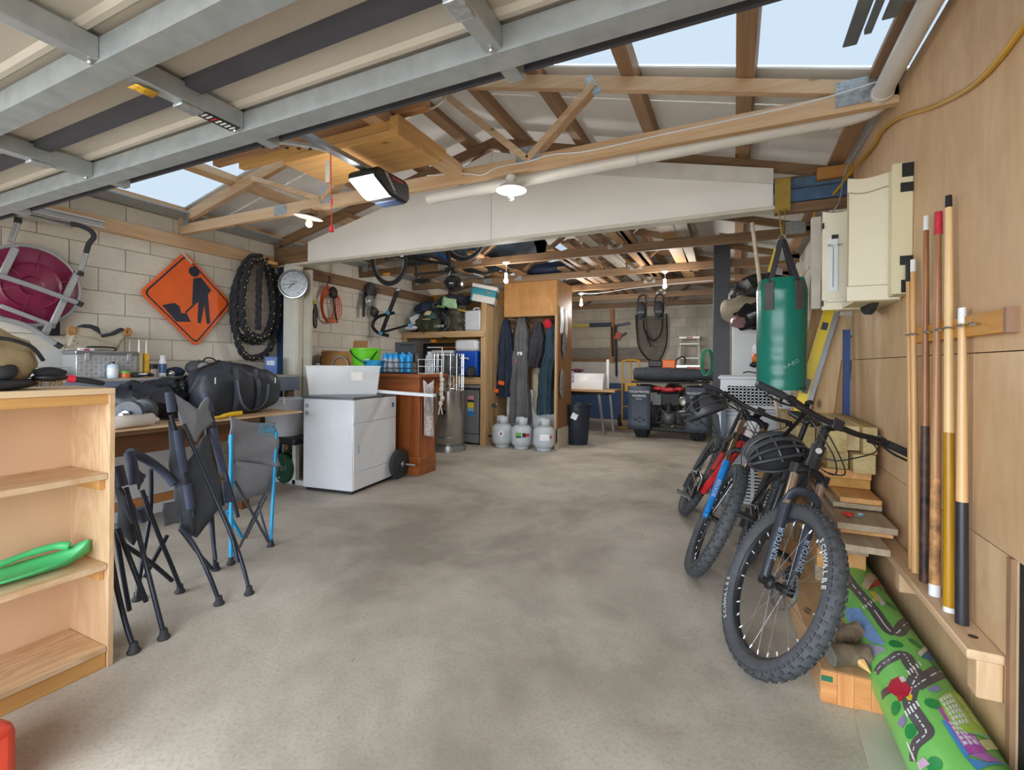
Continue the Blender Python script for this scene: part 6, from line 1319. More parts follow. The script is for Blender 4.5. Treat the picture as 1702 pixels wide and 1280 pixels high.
MB().tube(smooth_path([(-1.75, 10.24, 2.4), (-1.72, 10.22, 2.0), (-1.55, 10.2, 1.78), (-1.38, 10.22, 1.95), (-1.36, 10.24, 2.3)], 6), .016, 8).build('hoop', M_black, t, w=True)
MB().tube(smooth_path([(-1.68, 10.2, 2.0), (-1.66, 10.2, 1.85), (-1.58, 10.2, 1.65)], 4), .014, 8).build('cord', M_black, t, w=True)
for i, x in enumerate((-1.55, -1.24)):
    t = thing('swim_fin', ['left black swim fin hanging from the rear truss', 'right black swim fin hanging from the rear truss'][i], 'swim fin', (x, 8.92, 2.3), 0, 'pair of swim fins')
    MB().sph((0, -.05, -.02), (.095, .07, .15), 18, 12).build('foot_pocket', M_rub, t); MB().bx(-.06, .06, -.125, -.115, -.09, -.05).build('badge', mat('dark_badge', '#33363c', .3), t)
    MB().tube(smooth_path([(-.08, -.02, .08), (-.06, -.02, .22), (0, -.02, .26), (.06, -.02, .22), (.08, -.02, .08)], 4), .014, 8).build('heel_strap', M_rub, t); MB().box((0, .0, -.15), (.15, .02, .1)).build('blade', M_rub, t, bev=.006)
tag(MB().bx(-2.48, -2.40, 10.33, 10.395, 1.30, 2.50).build('wall_batten', wood('orange_batten', '#98643a', '#b98250', 'Z'), bev=.003), 'upright timber batten on the back wall', 'batten')
t = thing('long_level', 'long yellow and navy level resting on wall brackets', 'spirit level', (-2.9, 10.32, 2.17))
MB().bx(-3.6, -2.95, 10.30, 10.36, 2.12, 2.18).build('yellow_part', mat('level_yellow', '#c9b64f', .5), t, w=True); MB().bx(-2.95, -2.45, 10.30, 10.36, 2.11, 2.20).build('navy_part', mat('level_navy', '#25304e', .5), t, w=True)
t = thing('loppers', 'long handled black and red loppers hanging on the batten', 'loppers', (-2.36, 10.3, 1.0))
MB().cyl((-2.36, 10.3, 2.15), (-2.33, 10.3, 1.02), .022).build('long_handle', M_black, t, w=True); MB().cyl((-2.44, 10.31, 2.1), (-2.42, 10.31, 1.45), .022).build('short_handle', M_black, t, w=True)
MB().box((-2.30, 10.29, 1.90), (.12, .04, .16), Matrix.Rotation(.4, 3, 'Y')).build('red_head', mat('lopper_red', '#b53a22', .4), t, w=True); MB().box((-2.2, 10.29, 2.15), (.3, .03, .05), Matrix.Rotation(-.15, 3, 'Y')).build('jaw', mat('jaw_navy', '#22304c', .4), t, w=True); MB().box((-2.18, 10.29, 1.93), (.14, .03, .04), Matrix.Rotation(-.5, 3, 'Y')).build('blade', M_black, t, w=True)
for k in range(7):
    z = 1.42 + .035 * k
    tag(MB().cyl((-4.2, 10.34, z), (-1.7 - .03 * k, 10.34, z), .006, n=6).build('wire_rod', M_steel), ['lowest', 'second lowest', 'third lowest', 'middle', 'third from top', 'second from top', 'topmost'][k] + ' of the thin grey rods along the back wall', 'rod', 'rods along the back wall')
t = thing('garden_hose', 'thin green hose looped beside the dark post', 'hose', (-.33, 6.6, 1.2))
for k in range(4): MB().tube([(-.33 + .03 * k, 6.55, 1.32) + V((.05 * math.cos(a), .02 * k, .16 * math.sin(a))) if False else V((-.33 + .012 * k + .06 * math.cos(a), 6.5 + .02 * k, 1.30 + .17 * math.sin(a))) for a in [i * 2 * PI / 20 for i in range(20)]], .008, 6, closed=True).build('hose_loop', mat('hose_green', '#3f8a6a', .5), t, w=True)
# ---- stored timber on the rear trusses, tarp roll
M_st = [M_old('Y'), wood('grey_timber', '#877e72', '#aca396', 'Y'), wood('tan_timber', '#8d6a44', '#b48f64', 'Y')]
nb = 0
for x, y0, y1, z, wd, k in ((-1.25, 4.3, 7.4, 2.61, .09, 2), (-1.05, 4.2, 6.6, 2.61, .05, 1), (-.92, 4.2, 8.0, 2.61, .1, 0), (-1.55, 4.6, 9.3, 2.61, .12, 1), (-1.72, 5.0, 9.0, 2.61, .1, 0), (-1.9, 5.4, 9.5, 2.61, .1, 0), (-2.08, 5.2, 9.2, 2.61, .1, 0), (-.62, 4.5, 8.2, 2.61, .16, 2), (-.38, 4.3, 7.2, 2.61, .12, 1), (-3.05, 5.0, 7.0, 2.61, .1, 2), (-3.3, 5.1, 7.4, 2.61, .1, 2), (-3.55, 5.1, 7.0, 2.61, .08, 0), (-2.35, 6.3, 9.0, 2.61, .12, 0), (-1.4, 5.5, 9.0, 2.66, .08, 1), (-1.62, 5.2, 8.4, 2.68, .1, 0)):
    mb = MB().bx(-wd / 2, wd / 2, y0, y1, 0, .035); mb.xf(Matrix.Translation((x, 0, z)) @ Matrix.Rotation(.02 * ((nb % 3) - 1), 4, 'Z'))
    tag(mb.build('stored_plank', M_st[k], bev=.003), ['dark brown', 'weathered grey', 'tan'][k] + ' timber plank stored flat across the rear roof trusses', 'plank', 'planks stored on the rear trusses'); nb += 1
t = thing('tarpaulin_roll', 'large black tarpaulin bundle stored on the rear trusses', 'tarpaulin', (-2.8, 5.6, 2.61))
MB().grid(lambda u, v: (-1.5 + 2.0 * u, .5 * math.sin(3 * u) + .22 * math.cos(2 * PI * v) * (.75 + .35 * math.sin(PI * u)), .19 + .18 * math.sin(2 * PI * v) * (.75 + .3 * math.sin(PI * u))), 26, 18, cv=True).wob(.05, 5).build('bundle', mat('black_tarp', '#191b22', .5, 0, .3, 6), t)
t = thing('navy_bundle', 'navy bundle stored on the trusses above the locker', 'bundle', (-2.6, 7.0, 2.61))
MB().sph((0, 0, .12), (.45, .3, .14), 22, 12, z0=-.9).wob(.05, 6).build('bundle', mat('navy_tarp', '#1b2a46', .6, 0, .2), t)
# ================================================================ right side: stack of tubs, bag, boards
t = thing('slotted_crate', 'white plastic crate with slotted sides under the tub stack', 'crate', (.16, 4.95, 0))
MB().bx(-.21, .21, -.17, .17, 0, .02).build('base', M_white, t); MB().tube([(-.22, -.18, .36), (.22, -.18, .36), (.22, .18, .36), (-.22, .18, .36)], .012, 8, closed=True).build('rim', M_white, t)
for z in (.03, .34): MB().bx(-.215, .215, -.175, .175, z, z + .018).build('hoop', M_white, t)
for i in range(9):
    z = .065 + .031 * i
    MB().bx(-.213, .213, -.176, -.166, z, z + .016).build('slat', M_white, t)
for x in (-.2, 0, .2): MB().bx(x - .014, x + .014, -.178, -.17, .02, .35).build('upright', M_white, t)
MB().bx(-.2, .2, -.12, .16, .02, .30).build('dark_contents', mat('dark_contents', '#4a4646', .8), t)
t = thing('tub_pair', 'tall white lidded tub in the middle of the right hand stack', 'storage tub', (.17, 4.95, .375))
shell(MB(), (.24, .19), (.29, .22), .43).build('tub_body', mat('tub_white', '#ccd2db', .4, 0, .02), t, sol=.006, bev=.02)
MB().bx(-.305, .305, -.235, .235, .43, .465).build('lid', mat('tub_white', '#ccd2db', .4), t, bev=.01); MB().bx(-.29, .29, -.22, .22, .465, .49).build('lid_top', mat('tub_white', '#ccd2db', .4), t, bev=.01)
MB().bx(-.01, .01, -.24, -.232, .40, .44).build('clip', M_white, t)
t = thing('laundry_basket', 'white laundry basket with round holes on top of the tub stack', 'laundry basket', (.17, 4.95, .868))
M_bk = mat('basket_white', '#d7dade', .4, 0, .02)
def holes():
    m, nt, b = nodes('perforated_white'); tr = nt.nodes.new('ShaderNodeBsdfTransparent')
    return m
bkw, bkd = .27, .21
for (ax_, s) in (('X', -1), ('X', 1), ('Y', -1), ('Y', 1)):
    # perforated wall built as a lattice of real bars
    mb = MB(); ln = bkw if ax_ == 'X' else bkd
    nx = 17 if ax_ == 'X' else 13
    for i in range(nx + 1):
        a = -ln + 2 * ln * i / nx
        if ax_ == 'X': mb.box((a, s * bkd, .12), (.0235, .008, .17))
        else: mb.box((s * bkw, a, .12), (.008, .0235, .17))
    for k in range(7):
        z = .035 + .028 * k
        if ax_ == 'X': mb.box((0, s * bkd, z), (2 * ln, .008, .019))
        else: mb.box((s * bkw, 0, z), (.008, 2 * ln, .019))
    mb.build('perforated_wall', M_bk, t, kind='stuff')
MB().bx(-.27, .27, -.21, .21, 0, .03).build('base', M_bk, t, bev=.006)
for y in (-.212, .212): MB().bx(-.275, .275, y - .006, y + .006, .205, .27).build('upper_band', M_bk, t)
for x in (-.272, .272): MB().bx(x - .006, x + .006, -.215, .215, .205, .27).build('upper_band', M_bk, t)
for x in (-.25, .25): MB().bx(x - .03, x + .03, -.217, -.206, .02, .27).build('corner_strip', M_bk, t)
MB().tube([(-.29, -.23, .28), (.29, -.23, .28), (.29, .23, .28), (-.29, .23, .28)], .016, 8, closed=True).build('rim', M_bk, t)
MB().bx(-.24, .24, -.18, .18, .03, .2).build('hole_shade_linen', mat('hole_shade_dark', '#5b5e64', .9), t, bev=.03)  # inside coloured dark to stand in for shade behind the basket holes
tag(MB().tube(smooth_path([(0.077, 4.8, 1.191), (0.116, 4.8, 1.203), (0.185, 4.8, 1.193)], 4), .006, 6).build('bag_handle', M_black), 'thin black handle arching above the laundry basket', 'handle')
tag(MB().bx(-.10, -.06, 4.60, 4.72, 0, 1.0).build('grey_upright', mat('slate_upright', '#55606f', .5)), 'slate grey upright at the left of the white tubs', 'upright')
t = thing('tall_cupboard', 'tall white cupboard behind the punching bag', 'cupboard', (.13, 5.9, 0))
MB().bx(-.15, .42, 0, .5, 0, 1.72).build('carcass', mat('cupboard_white', '#d5d8da', .4, 0, .03), t, bev=.006); MB().bx(-.14, .41, -.012, 0, .05, 1.70).build('door', mat('cupboard_white', '#d5d8da', .4), t, bev=.004)
t = thing('cloth_heap', 'black and beige coats heaped on the tall cupboard', 'clothing', (.15, 5.75, 1.725))
MB().sph((.12, .1, .34), (.32, .25, .19), 40, 22).wob(.06, 9).build('black_coat', Mb1, t)
MB().sph((-.05, -.02, .15), (.24, .22, .15), 24, 12, z0=-.9).wob(.04, 8, 3).build('beige_coat', mat('beige_coat', '#9d917c', .85, 0, .12), t)
MB().sph((.02, -.16, .06), (.19, .14, .13), 22, 12).wob(.05, 10, 6).build('glossy_bag', mat('shiny_black', '#14151a', .2), t)
MB().sph((-.10, -.22, .0), (.09, .06, .07), 16, 10).wob(.03, 14, 2).build('pink_bag', mat('pinkish_plastic', '#8b6b6d', .3, 0, .3, 14), t)
t = thing('grass_trimmer', 'orange and white trimmer head beside the punching bag', 'trimmer', (.30, 4.9, 0))
MB().cyl((.33, 5.35, .0), V((0.203, 4.92, 1.399)), .012, n=8).build('shaft', M_steel, t, w=True)
MB().sph((0.188, 4.9, 1.326), (.04, .05, .05), 14, 10).build('orange_cap', mat('saw_orange', '#dd6a1c', .4), t, w=True); MB().sph((0.203, 4.92, 1.399), (.05, .05, .07), 14, 10).build('white_housing', M_white, t, w=True); MB().sph((0.178, 4.9, 1.27), (.05, .05, .03), 12, 8).build('black_base', M_black, t, w=True)
# ---- punching bag on straps
t = thing('punching_bag', 'green vinyl punching bag hanging by straps from the gable beam', 'punching bag', (.285, 3.6, 1.10))
M_pg = mat('green_vinyl', '#0e7565', .28, 0, .08, 4)
def pb(u, v):
    a = 2 * PI * u; z = .73 * v
    r = .15 * (1 - .03 * (1 - v)) if v < .9 else .15 * (1 - .12 * (v - .9) / .1)
    r += .0016 * math.sin(55 * z + 3 * math.sin(7 * z)) * math.exp(-((a - 4.6) ** 2) / .5) + .006 * math.sin(9 * a) * max(0, v - .85) * 6
    return (r * math.cos(a), r * math.sin(a), z)
MB().grid(pb, 64, 60, cu=True).build('bag_body', M_pg, t); MB().lathe([(0, 0), (.135, 0), (.146, .008), (.146, .02)], 40).build('bottom', M_black, t); MB().sph((0, 0, .70), (.125, .125, .05), 24, 8, z0=0).wob(.012, 16).build('stuffing_top', mat('grey_stuffing', '#6f685c', .9, 0, .2), t)
M_web = mat('dark_webbing', '#3b3a42', .7, 0, .1)
for a in (4.15, 5.35, .9, 2.3):
    d = V((math.cos(a), math.sin(a), 0)); MB().bar(d * .151 + V((0, 0, .52)), d * .148 + V((0, 0, .70)), .06, .008, d).build('strap_patch', mat('patch_grey', '#57524f', .8), t)
    MB().bar(d * .142 + V((0, 0, .69)), V((.0, 0, 1.0)) + d * .012, .035, .006, d).build('strap', M_web, t)
MB().tube([(.02 * math.cos(a), 0, 1.01 + .025 * math.sin(a)) for a in [i * 2 * PI / 16 for i in range(16)]], .004, 6, closed=True).build('ring', M_steel, t)
MB().box((-.05, -.02, .86), (.035, .008, .16), Matrix.Rotation(.25, 3, 'Y')).build('yellow_strap', mat('strap_yellow', '#c9b021', .5), t)
Rt = Matrix.Rotation(math.radians(25), 4, 'Z') @ Matrix.Rotation(PI / 2, 4, 'X') @ Matrix.Rotation(.25, 4, 'Z')
for i, ch in enumerate('APPRO'):
    a = 4.62 + .155 * i; text(ch, .038, mat('faded_print', '#8fb3a4', .6), t, (.1535 * math.cos(a), .1535 * math.sin(a), .13 + .014 * i), Matrix.Rotation(a + PI / 2, 4, 'Z') @ Matrix.Rotation(PI / 2, 4, 'X'), 'lettering')
t = thing('tie_down_strap', 'mustard tie-down strap looped over the beam holding the bag', 'strap', (.29, 3.7, 2.1))
M_ms = mat('mustard_webbing', '#9c8235', .7, 0, .12, 20)
MB().bx(.25, .345, 3.745, 3.752, 2.33, 2.56).build('wide_band', M_ms, t, w=True); MB().bar((.275, 3.75, 2.34), (.285, 3.62, 2.13), .03, .004, (1, 0, 0)).build('tail', M_ms, t, w=True); MB().bar((.315, 3.75, 2.34), (.29, 3.62, 2.13), .03, .004, (1, 0, 0)).build('tail', M_ms, t, w=True)
MB().bx(.25, .345, 3.752, 3.92, 2.555, 2.562).build('over_beam', M_ms, t, w=True)
tag(MB().cyl((.115, 3.95, 2.33), (.395, 3.86, 0.0), .014, n=10).build('white_pole', mat('pale_pole', '#c6b8a2', .5, 0, .15, 20)), 'pale marked pole leaning behind the punching bag', 'pole')
# ---- leaning boards and spirit level at the end of the plywood wall
def lean(label, x0, y0, x1, y1, z1, wd, th, m, z0=0, cat='board', nm='leaning_board'):
    mb = MB().bar((x0, y0, z0), (x1, y1, z1), wd, th, (0, 1, 0)); return tag(mb.build(nm, m, bev=.003), label, cat)
lean('tall pale sawn board leaning behind the yellow level', .30, 3.98, .60, 3.92, 1.86, .14, .03, wood('clean_board', '#b18f62', '#cfb086', 'Z'))
lean('second pale board leaning right of the yellow level', .42, 3.88, .66, 3.84, 1.60, .12, .03, wood('clean_board2', '#b89467', '#d6b88f', 'Z'))
lean('short brown board leaning nearest the plywood wall', .55, 3.82, .685, 3.80, 1.30, .06, .03, wood('brown_board', '#8c6a3f', '#ab875a', 'Z'))
tag(MB().bx(.66, .695, 3.76, 3.80, 0, 1.5).build('navy_board', mat('navy_board', '#1d3d78', .5, 0, .1)), 'navy blue board standing at the end of the plywood wall', 'board')
t = thing('spirit_level', 'long yellow and grey spirit level leaning against the boards', 'spirit level', (.45, 3.75, 0))
pa, pb_ = V((.30, 3.72, .55)), V((.60, 3.78, 1.72)); MB().bar(pa, pb_, .028, .06, (1, 0, -.25)).build('yellow_face', mat('level_yellow2', '#e3c625', .4, 0, .03), t, w=True, bev=.003)
dd = (pb_ - pa).normalized(); sd = V((.97, 0, -.25)); MB().bar(pa + sd * .045, pb_ + sd * .045, .026, .035, (1, 0, -.25)).build('grey_face', mat('level_grey', '#8f8f94', .4, .3), t, w=True, bev=.003)
for f_ in (.45, .82): MB().bar(pa + dd * f_ * 1.2 + V((0, -.018, 0)), pa + dd * (f_ * 1.2 + (.10 if f_ < .6 else .05)) + V((0, -.018, 0)), .006, .035, (1, 0, -.25)).build('vial_window', mat('vial_dark', '#3d4450', .3), t, w=True)
# ---- dartboard cabinet on the plywood wall
t = thing('dart_cabinet', 'cream wall cabinet with both arched doors swung open on the plywood wall', 'cabinet', (.66, 2.9, 1.57))
M_cream = mat('cream_laminate', '#ded6bf', .45, 0, .02); M_cream2 = mat('cream_inside', '#d5cba9', .5, 0, .03)
MB().bx(.64, .699, 2.60, 3.22, 1.575, 2.15).build('cabinet_body', M_cream2, t, w=True, bev=.003)
MB().bx(.625, .699, 2.585, 2.602, 1.575, 2.15).build('side_panel', M_cream2, t, w=True, bev=.002); MB().bx(.52, .699, 2.74, 3.2, 1.565, 1.578).build('bottom_panel', M_cream2, t, w=True)
for z0, z1, w_ in ((2.085, 2.145, .04), (2.02, 2.06, .045), (1.70, 1.74, .045), (1.58, 1.635, .04)): MB().bx(.699 - w_, .699, 2.580, 2.586, z0, z1).build('black_bracket', M_black, t, w=True)
def archtop(xa, xb, z0, z1, bump_):
    pts = [(xa, z0), (xb, z0)]
    for i in range(15):
        f = i / 14; x = xb + (xa - xb) * f; pts.append((x, z1 - bump_ * (.5 - .5 * math.cos(2 * PI * f * .75)) + .0))
    return pts
d = MB().prism(archtop(.485, .685, 1.565, 2.16, .02), 0, .018, 'XZ'); d.xf(Matrix.Translation((0, 2.70, 0))).build('near_door', M_cream, t, w=True, bev=.002)
fr = archtop(.485, .655, 1.635, 2.09, .02); MB().tube([(x, 2.699, z) for x, z in fr], .0035, 6, closed=True).build('door_moulding', mat('moulding_tan', '#a8987a', .5), t, w=True)
MB().bx(.683, .69, 2.70, 2.718, 1.57, 2.15).build('door_edge', wood('door_edge', '#b58a55', '#cfa870', 'Z', False), t, w=True)
d = MB().prism(archtop(.43, .63, 1.56, 2.11, .03), 0, .018, 'XZ'); d.xf(Matrix.Translation((0, 3.02, 0))).build('far_door', M_cream, t, w=True, bev=.002)
MB().bx(.46, .50, 3.014, 3.019, 1.66, 1.95).build('score_sheet', M_white, t, w=True); MB().bx(.477, .479, 3.012, 3.0145, 1.68, 1.90).build('score_line', M_ink, t, w=True)
text('701 - 301', .018, M_ink, t, V((.485, 3.012, 1.905)) - t.location, (PI / 2, 0, 0), 'lettering'); MB().bx(.47, .50, 3.012, 3.0145, 1.94, 1.962).build('score_mark', M_ink, t, w=True)
for z in (1.58, 2.0): MB().bx(.428, .436, 3.012, 3.03, z, z + .03).build('hinge', M_black, t, w=True)
MB().bx(.445, .53, 2.99, 3.018, 1.60, 1.612).build('dart_rail', M_cream, t, w=True)
tag(MB().lathe([(0, 0), (.2, 0), (.22, .008), (.22, .03), (.2, .038), (0, .038)], 40, o=(.60, 2.93, 1.74), ax=(1, 0, 0)).build('dartboard', mat('dartboard_black', '#2a2b2c', .8, 0, .2, 30)), 'round black dartboard edge showing below the cream cabinet', 'dartboard')
tag(MB().bx(.44, .49, 3.50, 3.55, 1.62, 2.2).build('white_frame_board', mat('grey_white_wood', '#c5bfb4', .6, 0, .1)), 'narrow pale board standing behind the cream cabinet', 'board')
# ---- cue rack, ledge and cues
t = thing('cue_rack', 'short varnished board with steel clips for the cues', 'cue rack', (.69, 2.1, 1.38))
MB().bx(.672, .699, 1.75, 2.48, 1.352, 1.418).build('rack_board', wood('honey_rack', '#ad7327', '#cf9644', 'Y'), t, w=True, bev=.003); MB().bx(.6715, .70, 1.735, 1.752, 1.35, 1.42).build('end_grain', wood('end_grain', '#7d5b44', '#9a7860', 'Z', False), t, w=True)
cuey = [2.47, 2.42, 2.27, 2.16, 2.08, 1.98, 1.90]
for y in cuey: MB().tube(smooth_path([(.672, y - .014, 1.385), (.655, y - .016, 1.388), (.648, y, 1.388), (.655, y + .016, 1.388), (.672, y + .014, 1.385)], 3), .0035, 6).build('clip', M_chrome, t, w=True)
t = thing('cue_ledge', 'timber ledge on the wall where the cue butts stand', 'ledge', (.66, 2.4, .41))
MB().bx(.615, .699, 1.79, 3.0, .412, .44).build('shelf_strip', M_pine('Y'), t, w=True, bev=.004); MB().bx(.64, .699, 1.80, 1.86, .30, .411).build('end_bracket', M_pine('Z'), t, w=True, bev=.004); MB().bx(.64, .699, 2.5, 2.56, .30, .411).build('mid_bracket', M_pine('Z'), t, w=True, bev=.004)
MB().lathe([(0, 0), (.012, 0), (.012, .0008), (0, .0008)], 14, o=(.66, 1.88, .4402)).build('peg_hole', mat('hole_dark', '#4a3b2c', .9), t, w=True)
M_c1 = wood('cue_ash', '#b98951', '#d6aa72', 'Z', False, .35)
cues = [(2.40, .655, 2.535, .682, 1.705, 'slim tan cue with a black tip band, leftmost on the rack', [(0, 1, .012, .008, M_c1), (.93, 1, .0105, .0095, M_black)]),
        (2.36, .655, 2.475, .682, 1.70, 'plain tan cue with a white ferrule, second from the left', [(0, .96, .013, .009, M_c1), (.96, 1, .0095, .0085, M_white)]),
        (2.28, .66, 2.33, .682, 1.84, 'worn dark spliced cue with a pale tip, third from the left', [(0, .42, .016, .0135, mat('worn_dark_cue', '#3a2620', .5, 0, .9, 25)), (.42, .96, .0135, .0085, wood('cue_brown', '#7a4a2c', '#a87448', 'Z', False, .35)), (.96, 1, .009, .008, M_white)]),
        (2.155, .652, 2.208, .682, 1.82, 'thick scuffed cue with a white butt and red tape tip', [(0, .03, .017, .0165, M_white), (.03, .30, .0165, .015, mat('scuffed_cue', '#a8794a', .5, 0, .6, 22)), (.30, .95, .015, .0095, wood('cue_brown2', '#8d5f3a', '#b98a5c', 'Z', False, .35)), (.94, 1, .0125, .0115, mat('red_tape', '#c2243f', .6, 0, .2, 60))]),
        (2.034, .654, 2.12, .682, 1.85, 'tall pale cue with a golden yellow spliced butt', [(0, .012, .0165, .0165, M_white), (.012, .42, .0165, .0145, wood('golden_butt', '#94690c', '#b98a17', 'Z', False, .3)), (.42, .97, .0145, .010, wood('pale_maple', '#d0ab74', '#e6c794', 'Z', False, .35)), (.97, 1, .010, .009, M_black)]),
        (1.957, .660, 2.005, .682, 1.447, 'short cue with a black butt, nearest on the rack', [(0, .38, .0175, .016, mat('black_butt', '#24262e', .35, 0, .15)), (.38, .95, .015, .0105, wood('cue_tan', '#bd9160', '#dab382', 'Z', False, .35)), (.95, 1, .011, .010, M_white)])]
for yb, xb, yt, xt, zt, lab, segs in cues:
    t = thing('pool_cue', lab, 'cue', (xb, yb, .441), 0, 'cues standing in the wall rack')
    a, b = V((xb, yb, .441)), V((xt - .012, yt, zt))
    for k, (f0, f1, r0, r1, m_) in enumerate(segs): MB().cyl(a.lerp(b, f0), a.lerp(b, f1), r0, r1, 16).build(['butt', 'shaft', 'ferrule', 'tip'][k] if len(segs) > 2 else ['shaft', 'tip'][k], m_, t, w=True)
# ---- timber stack
def plank(label, x0, x1, y0, y1, z0, z1, m, rz=0):
    mb = MB().bx(x0, x1, y0, y1, z0, z1)
    if rz: c_ = Matrix.Translation(((x0 + x1) / 2, y0, 0)); mb.xf(c_ @ Matrix.Rotation(rz, 4, 'Z') @ c_.inverted())
    return tag(mb.build('stacked_timber', m, bev=.003), label, 'timber', 'timber stacked by the plywood wall')
tp = wood('treated_pine', '#a08a56', '#c9b582', 'Y', True); op = wood('orange_pine', '#bb8449', '#dba86c', 'Y'); gw = wood('grey_weathered', '#94816a', '#b7a58c', 'Y')
plank('square treated post end, right one of the lower pair', .565, .662, 2.97, 4.4, .70, .80, tp); plank('square treated post end, left one of the lower pair', .462, .558, 3.04, 4.5, .705, .80, tp)
plank('treated beam on top of the post pair, left', .44, .54, 2.97, 4.4, .805, .935, tp); plank('treated beam on top of the stack, middle', .542, .61, 3.05, 4.3, .805, .935, wood('pale_treated', '#c2ac7c', '#dccba0', 'Y')); plank('treated beam beside the wall on top of the stack', .613, .675, 3.0, 4.3, .80, .94, tp)
plank('treated beam standing at the far left of the stack', .34, .435, 3.25, 4.5, .70, .90, tp)
plank('orange pine beam under the treated posts', .35, .662, 3.05, 4.2, .652, .70, op); plank('thin honey strip beneath the orange pine beam', .42, .662, 3.07, 4.2, .60, .65, wood('honey_strip', '#a9762f', '#c99a4e', 'Y'))
plank('pale plank end highest of the stepped planks', .49, .662, 2.85, 4.2, .572, .598, op); plank('grey weathered plank under the highest stepped one', .46, .662, 2.85, 4.3, .545, .570, gw)
plank('wide grey-brown plank carrying the red and blue clamp', .44, .664, 2.61, 4.2, .505, .535, gw); plank('narrow honey plank third from the top of the steps', .46, .660, 2.66, 4.2, .475, .503, op)
plank('broad pale plank lowest of the stepped planks', .45, .612, 2.50, 4.2, .442, .472, gw); plank('brown plank under the steps at the left', .33, .45, 2.75, 4.1, .42, .45, op, .12)
for k in range(4): plank(['lowest buried plank of the stack', 'second buried plank of the stack', 'third buried plank of the stack', 'fourth buried plank of the stack'][k], .40, .61, 3.0 - .05 * k, 4.2, .0 + .105 * k, .10 + .105 * k, [op, gw, op, gw][k])
t = thing('spring_clamp', 'small red and blue clamp lying on the stepped planks', 'clamp', (.53, 2.72, .536), math.radians(30))
for k in range(3): MB().sph((-.03 + .012 * math.cos(2.1 * k), .01 + .014 * math.sin(2.1 * k), .014), (.014, .016, .01), 10, 6).build('red_grip', mat('clamp_red', '#c4342f', .5), t)
MB().sph((.035, .012, .01), (.016, .01, .008), 10, 6).build('blue_grip', mat('clamp_blue', '#8cb9d6', .5), t); MB().tube([(-.01, 0, .01), (.01, -.03, .01), (.02, -.012, .01)], .004, 6).build('steel_jaw', M_steel, t)
# ---- big beam, branches, curved sheet
t = thing('laminated_beam', 'heavy laminated timber beam lying on the floor beside the mat', 'beam', (.38, 2.6, 0))
bx_ = MB().bx(-.105, .105, -.52, .85, 0, .12)
Mx = Matrix.Translation((.38, 2.62, 0)) @ Matrix.Rotation(math.radians(3), 4, 'Z')
MB().bx(-.105, .105, -.525, .95, 0.0, .12).xf(Mx).build('beam_body', wood('beam_top', '#b58a5e', '#d2ab80', 'Y'), t, w=True, bev=.004)
for k in range(4): MB().bx(-.104 + .052 * k, -.053 + .052 * k, -.529, -.525, .001, .119).xf(Mx).build('end_lamination', wood('end_lam', '#b5733f', '#dc9d63', 'Z' if k % 2 else 'X', False, fine=60), t, w=True)
for x in (-.085, .085): MB().bx(x - .018, x + .018, -.531, -.528, .08, .10).xf(Mx).build('green_paint_mark', mat('paint_green', '#1d6b4c', .6), t, w=True)
M_bark = mat('grey_bark', '#6d5e4c', .9, 0, .4, 22, .6, 40)
for i, (p0, p1, lab) in enumerate((((.34, 2.12, .165), (.46, 2.17, .172), 'short sawn branch with a split stub, nearer of two on the beam'), ((.36, 2.28, .165), (.47, 2.33, .175), 'rough knotty branch lying farther back on the beam'))):
    t = thing('wood_branch', lab, 'branch', ((p0[0] + p1[0]) / 2, p0[1], .12), 0, 'branch pieces on the beam')
    P0, P1 = V(p0), V(p1); d_ = (P1 - P0)
    MB().tube([P0, P0.lerp(P1, .3) + V((0, 0, .005)), P0.lerp(P1, .7) + V((0, 0, -.004)), P1], [.042, .037, .036, .040], 18).wob(.007, 25, i).build('bark', M_bark, t, w=True)
    MB().cyl(P0 - d_.normalized() * .001, P0 - d_.normalized() * .003, .037, n=18).build('cut_face', mat('cut_grey', '#7f7a72', .8, 0, .2, 30), t, w=True)
    MB().tube([P0.lerp(P1, .7), P0.lerp(P1, .78) + V((.012, -.045, -.012))], [.022, .012], 10).build('stub', M_bark, t, w=True)
    if i == 0: MB().tube([P0.lerp(P1, .75) + V((.005, -.035, -.01)), P0.lerp(P1, .85) + V((.012, -.075, -.02))], [.018, .004], 7).wob(.004, 60).build('split_wood', mat('fresh_split', '#d8ab6e', .8, 0, .2, 40), t, w=True)
tag(MB().prism([(.39, 1.72), (.40, 2.05), (.44, 2.12), (.52, 2.12), (.52, 1.3), (.46, 1.3), (.41, 1.5)], .001, .006).build('pale_sheet', mat('pale_floor_sheet', '#b9b4a8', .5, 0, .06), bev=.002), 'pale curved plastic sheet on the floor under the beam end', 'sheet')
# ================================================================ rolled road play mat
mt = thing('play_mat', 'rolled up green children play mat printed with grey roads', 'play mat', (.6, 2.3, 0))
MA, MK, MR = (.582, 1.5, .117), (.565 - .582) / 1.65, .117
def onmat(y, ph, off): return V((MA[0] + MK * (y - 1.5) - math.sin(ph) * (MR + off), y, MR + math.cos(ph) * (MR + off)))
M_gm = mat('mat_green', '#78c560', .4, 0, .08, 6)
MB().grid(lambda u, v: onmat(1.25 + 2.0 * u, 2 * PI * v, 0), 20, 64, cv=True).build('mat_roll', M_gm, mt, w=True)
MB().grid(lambda u, v: V((MA[0] + MK * (3.25 - 1.5) - math.sin(9 * PI * u) * (MR - .012) * (1 - .8 * u), 3.25 - .003 - v * .4, MR + math.cos(9 * PI * u) * (MR - .012) * (1 - .8 * u))), 90, 3).build('inner_spiral', M_gm, mt, w=True)
M_road = mat('road_print', '#5a5458', .4, 0, .05); M_line = mat('line_print', '#e6e6e2', .4, 0, 0)
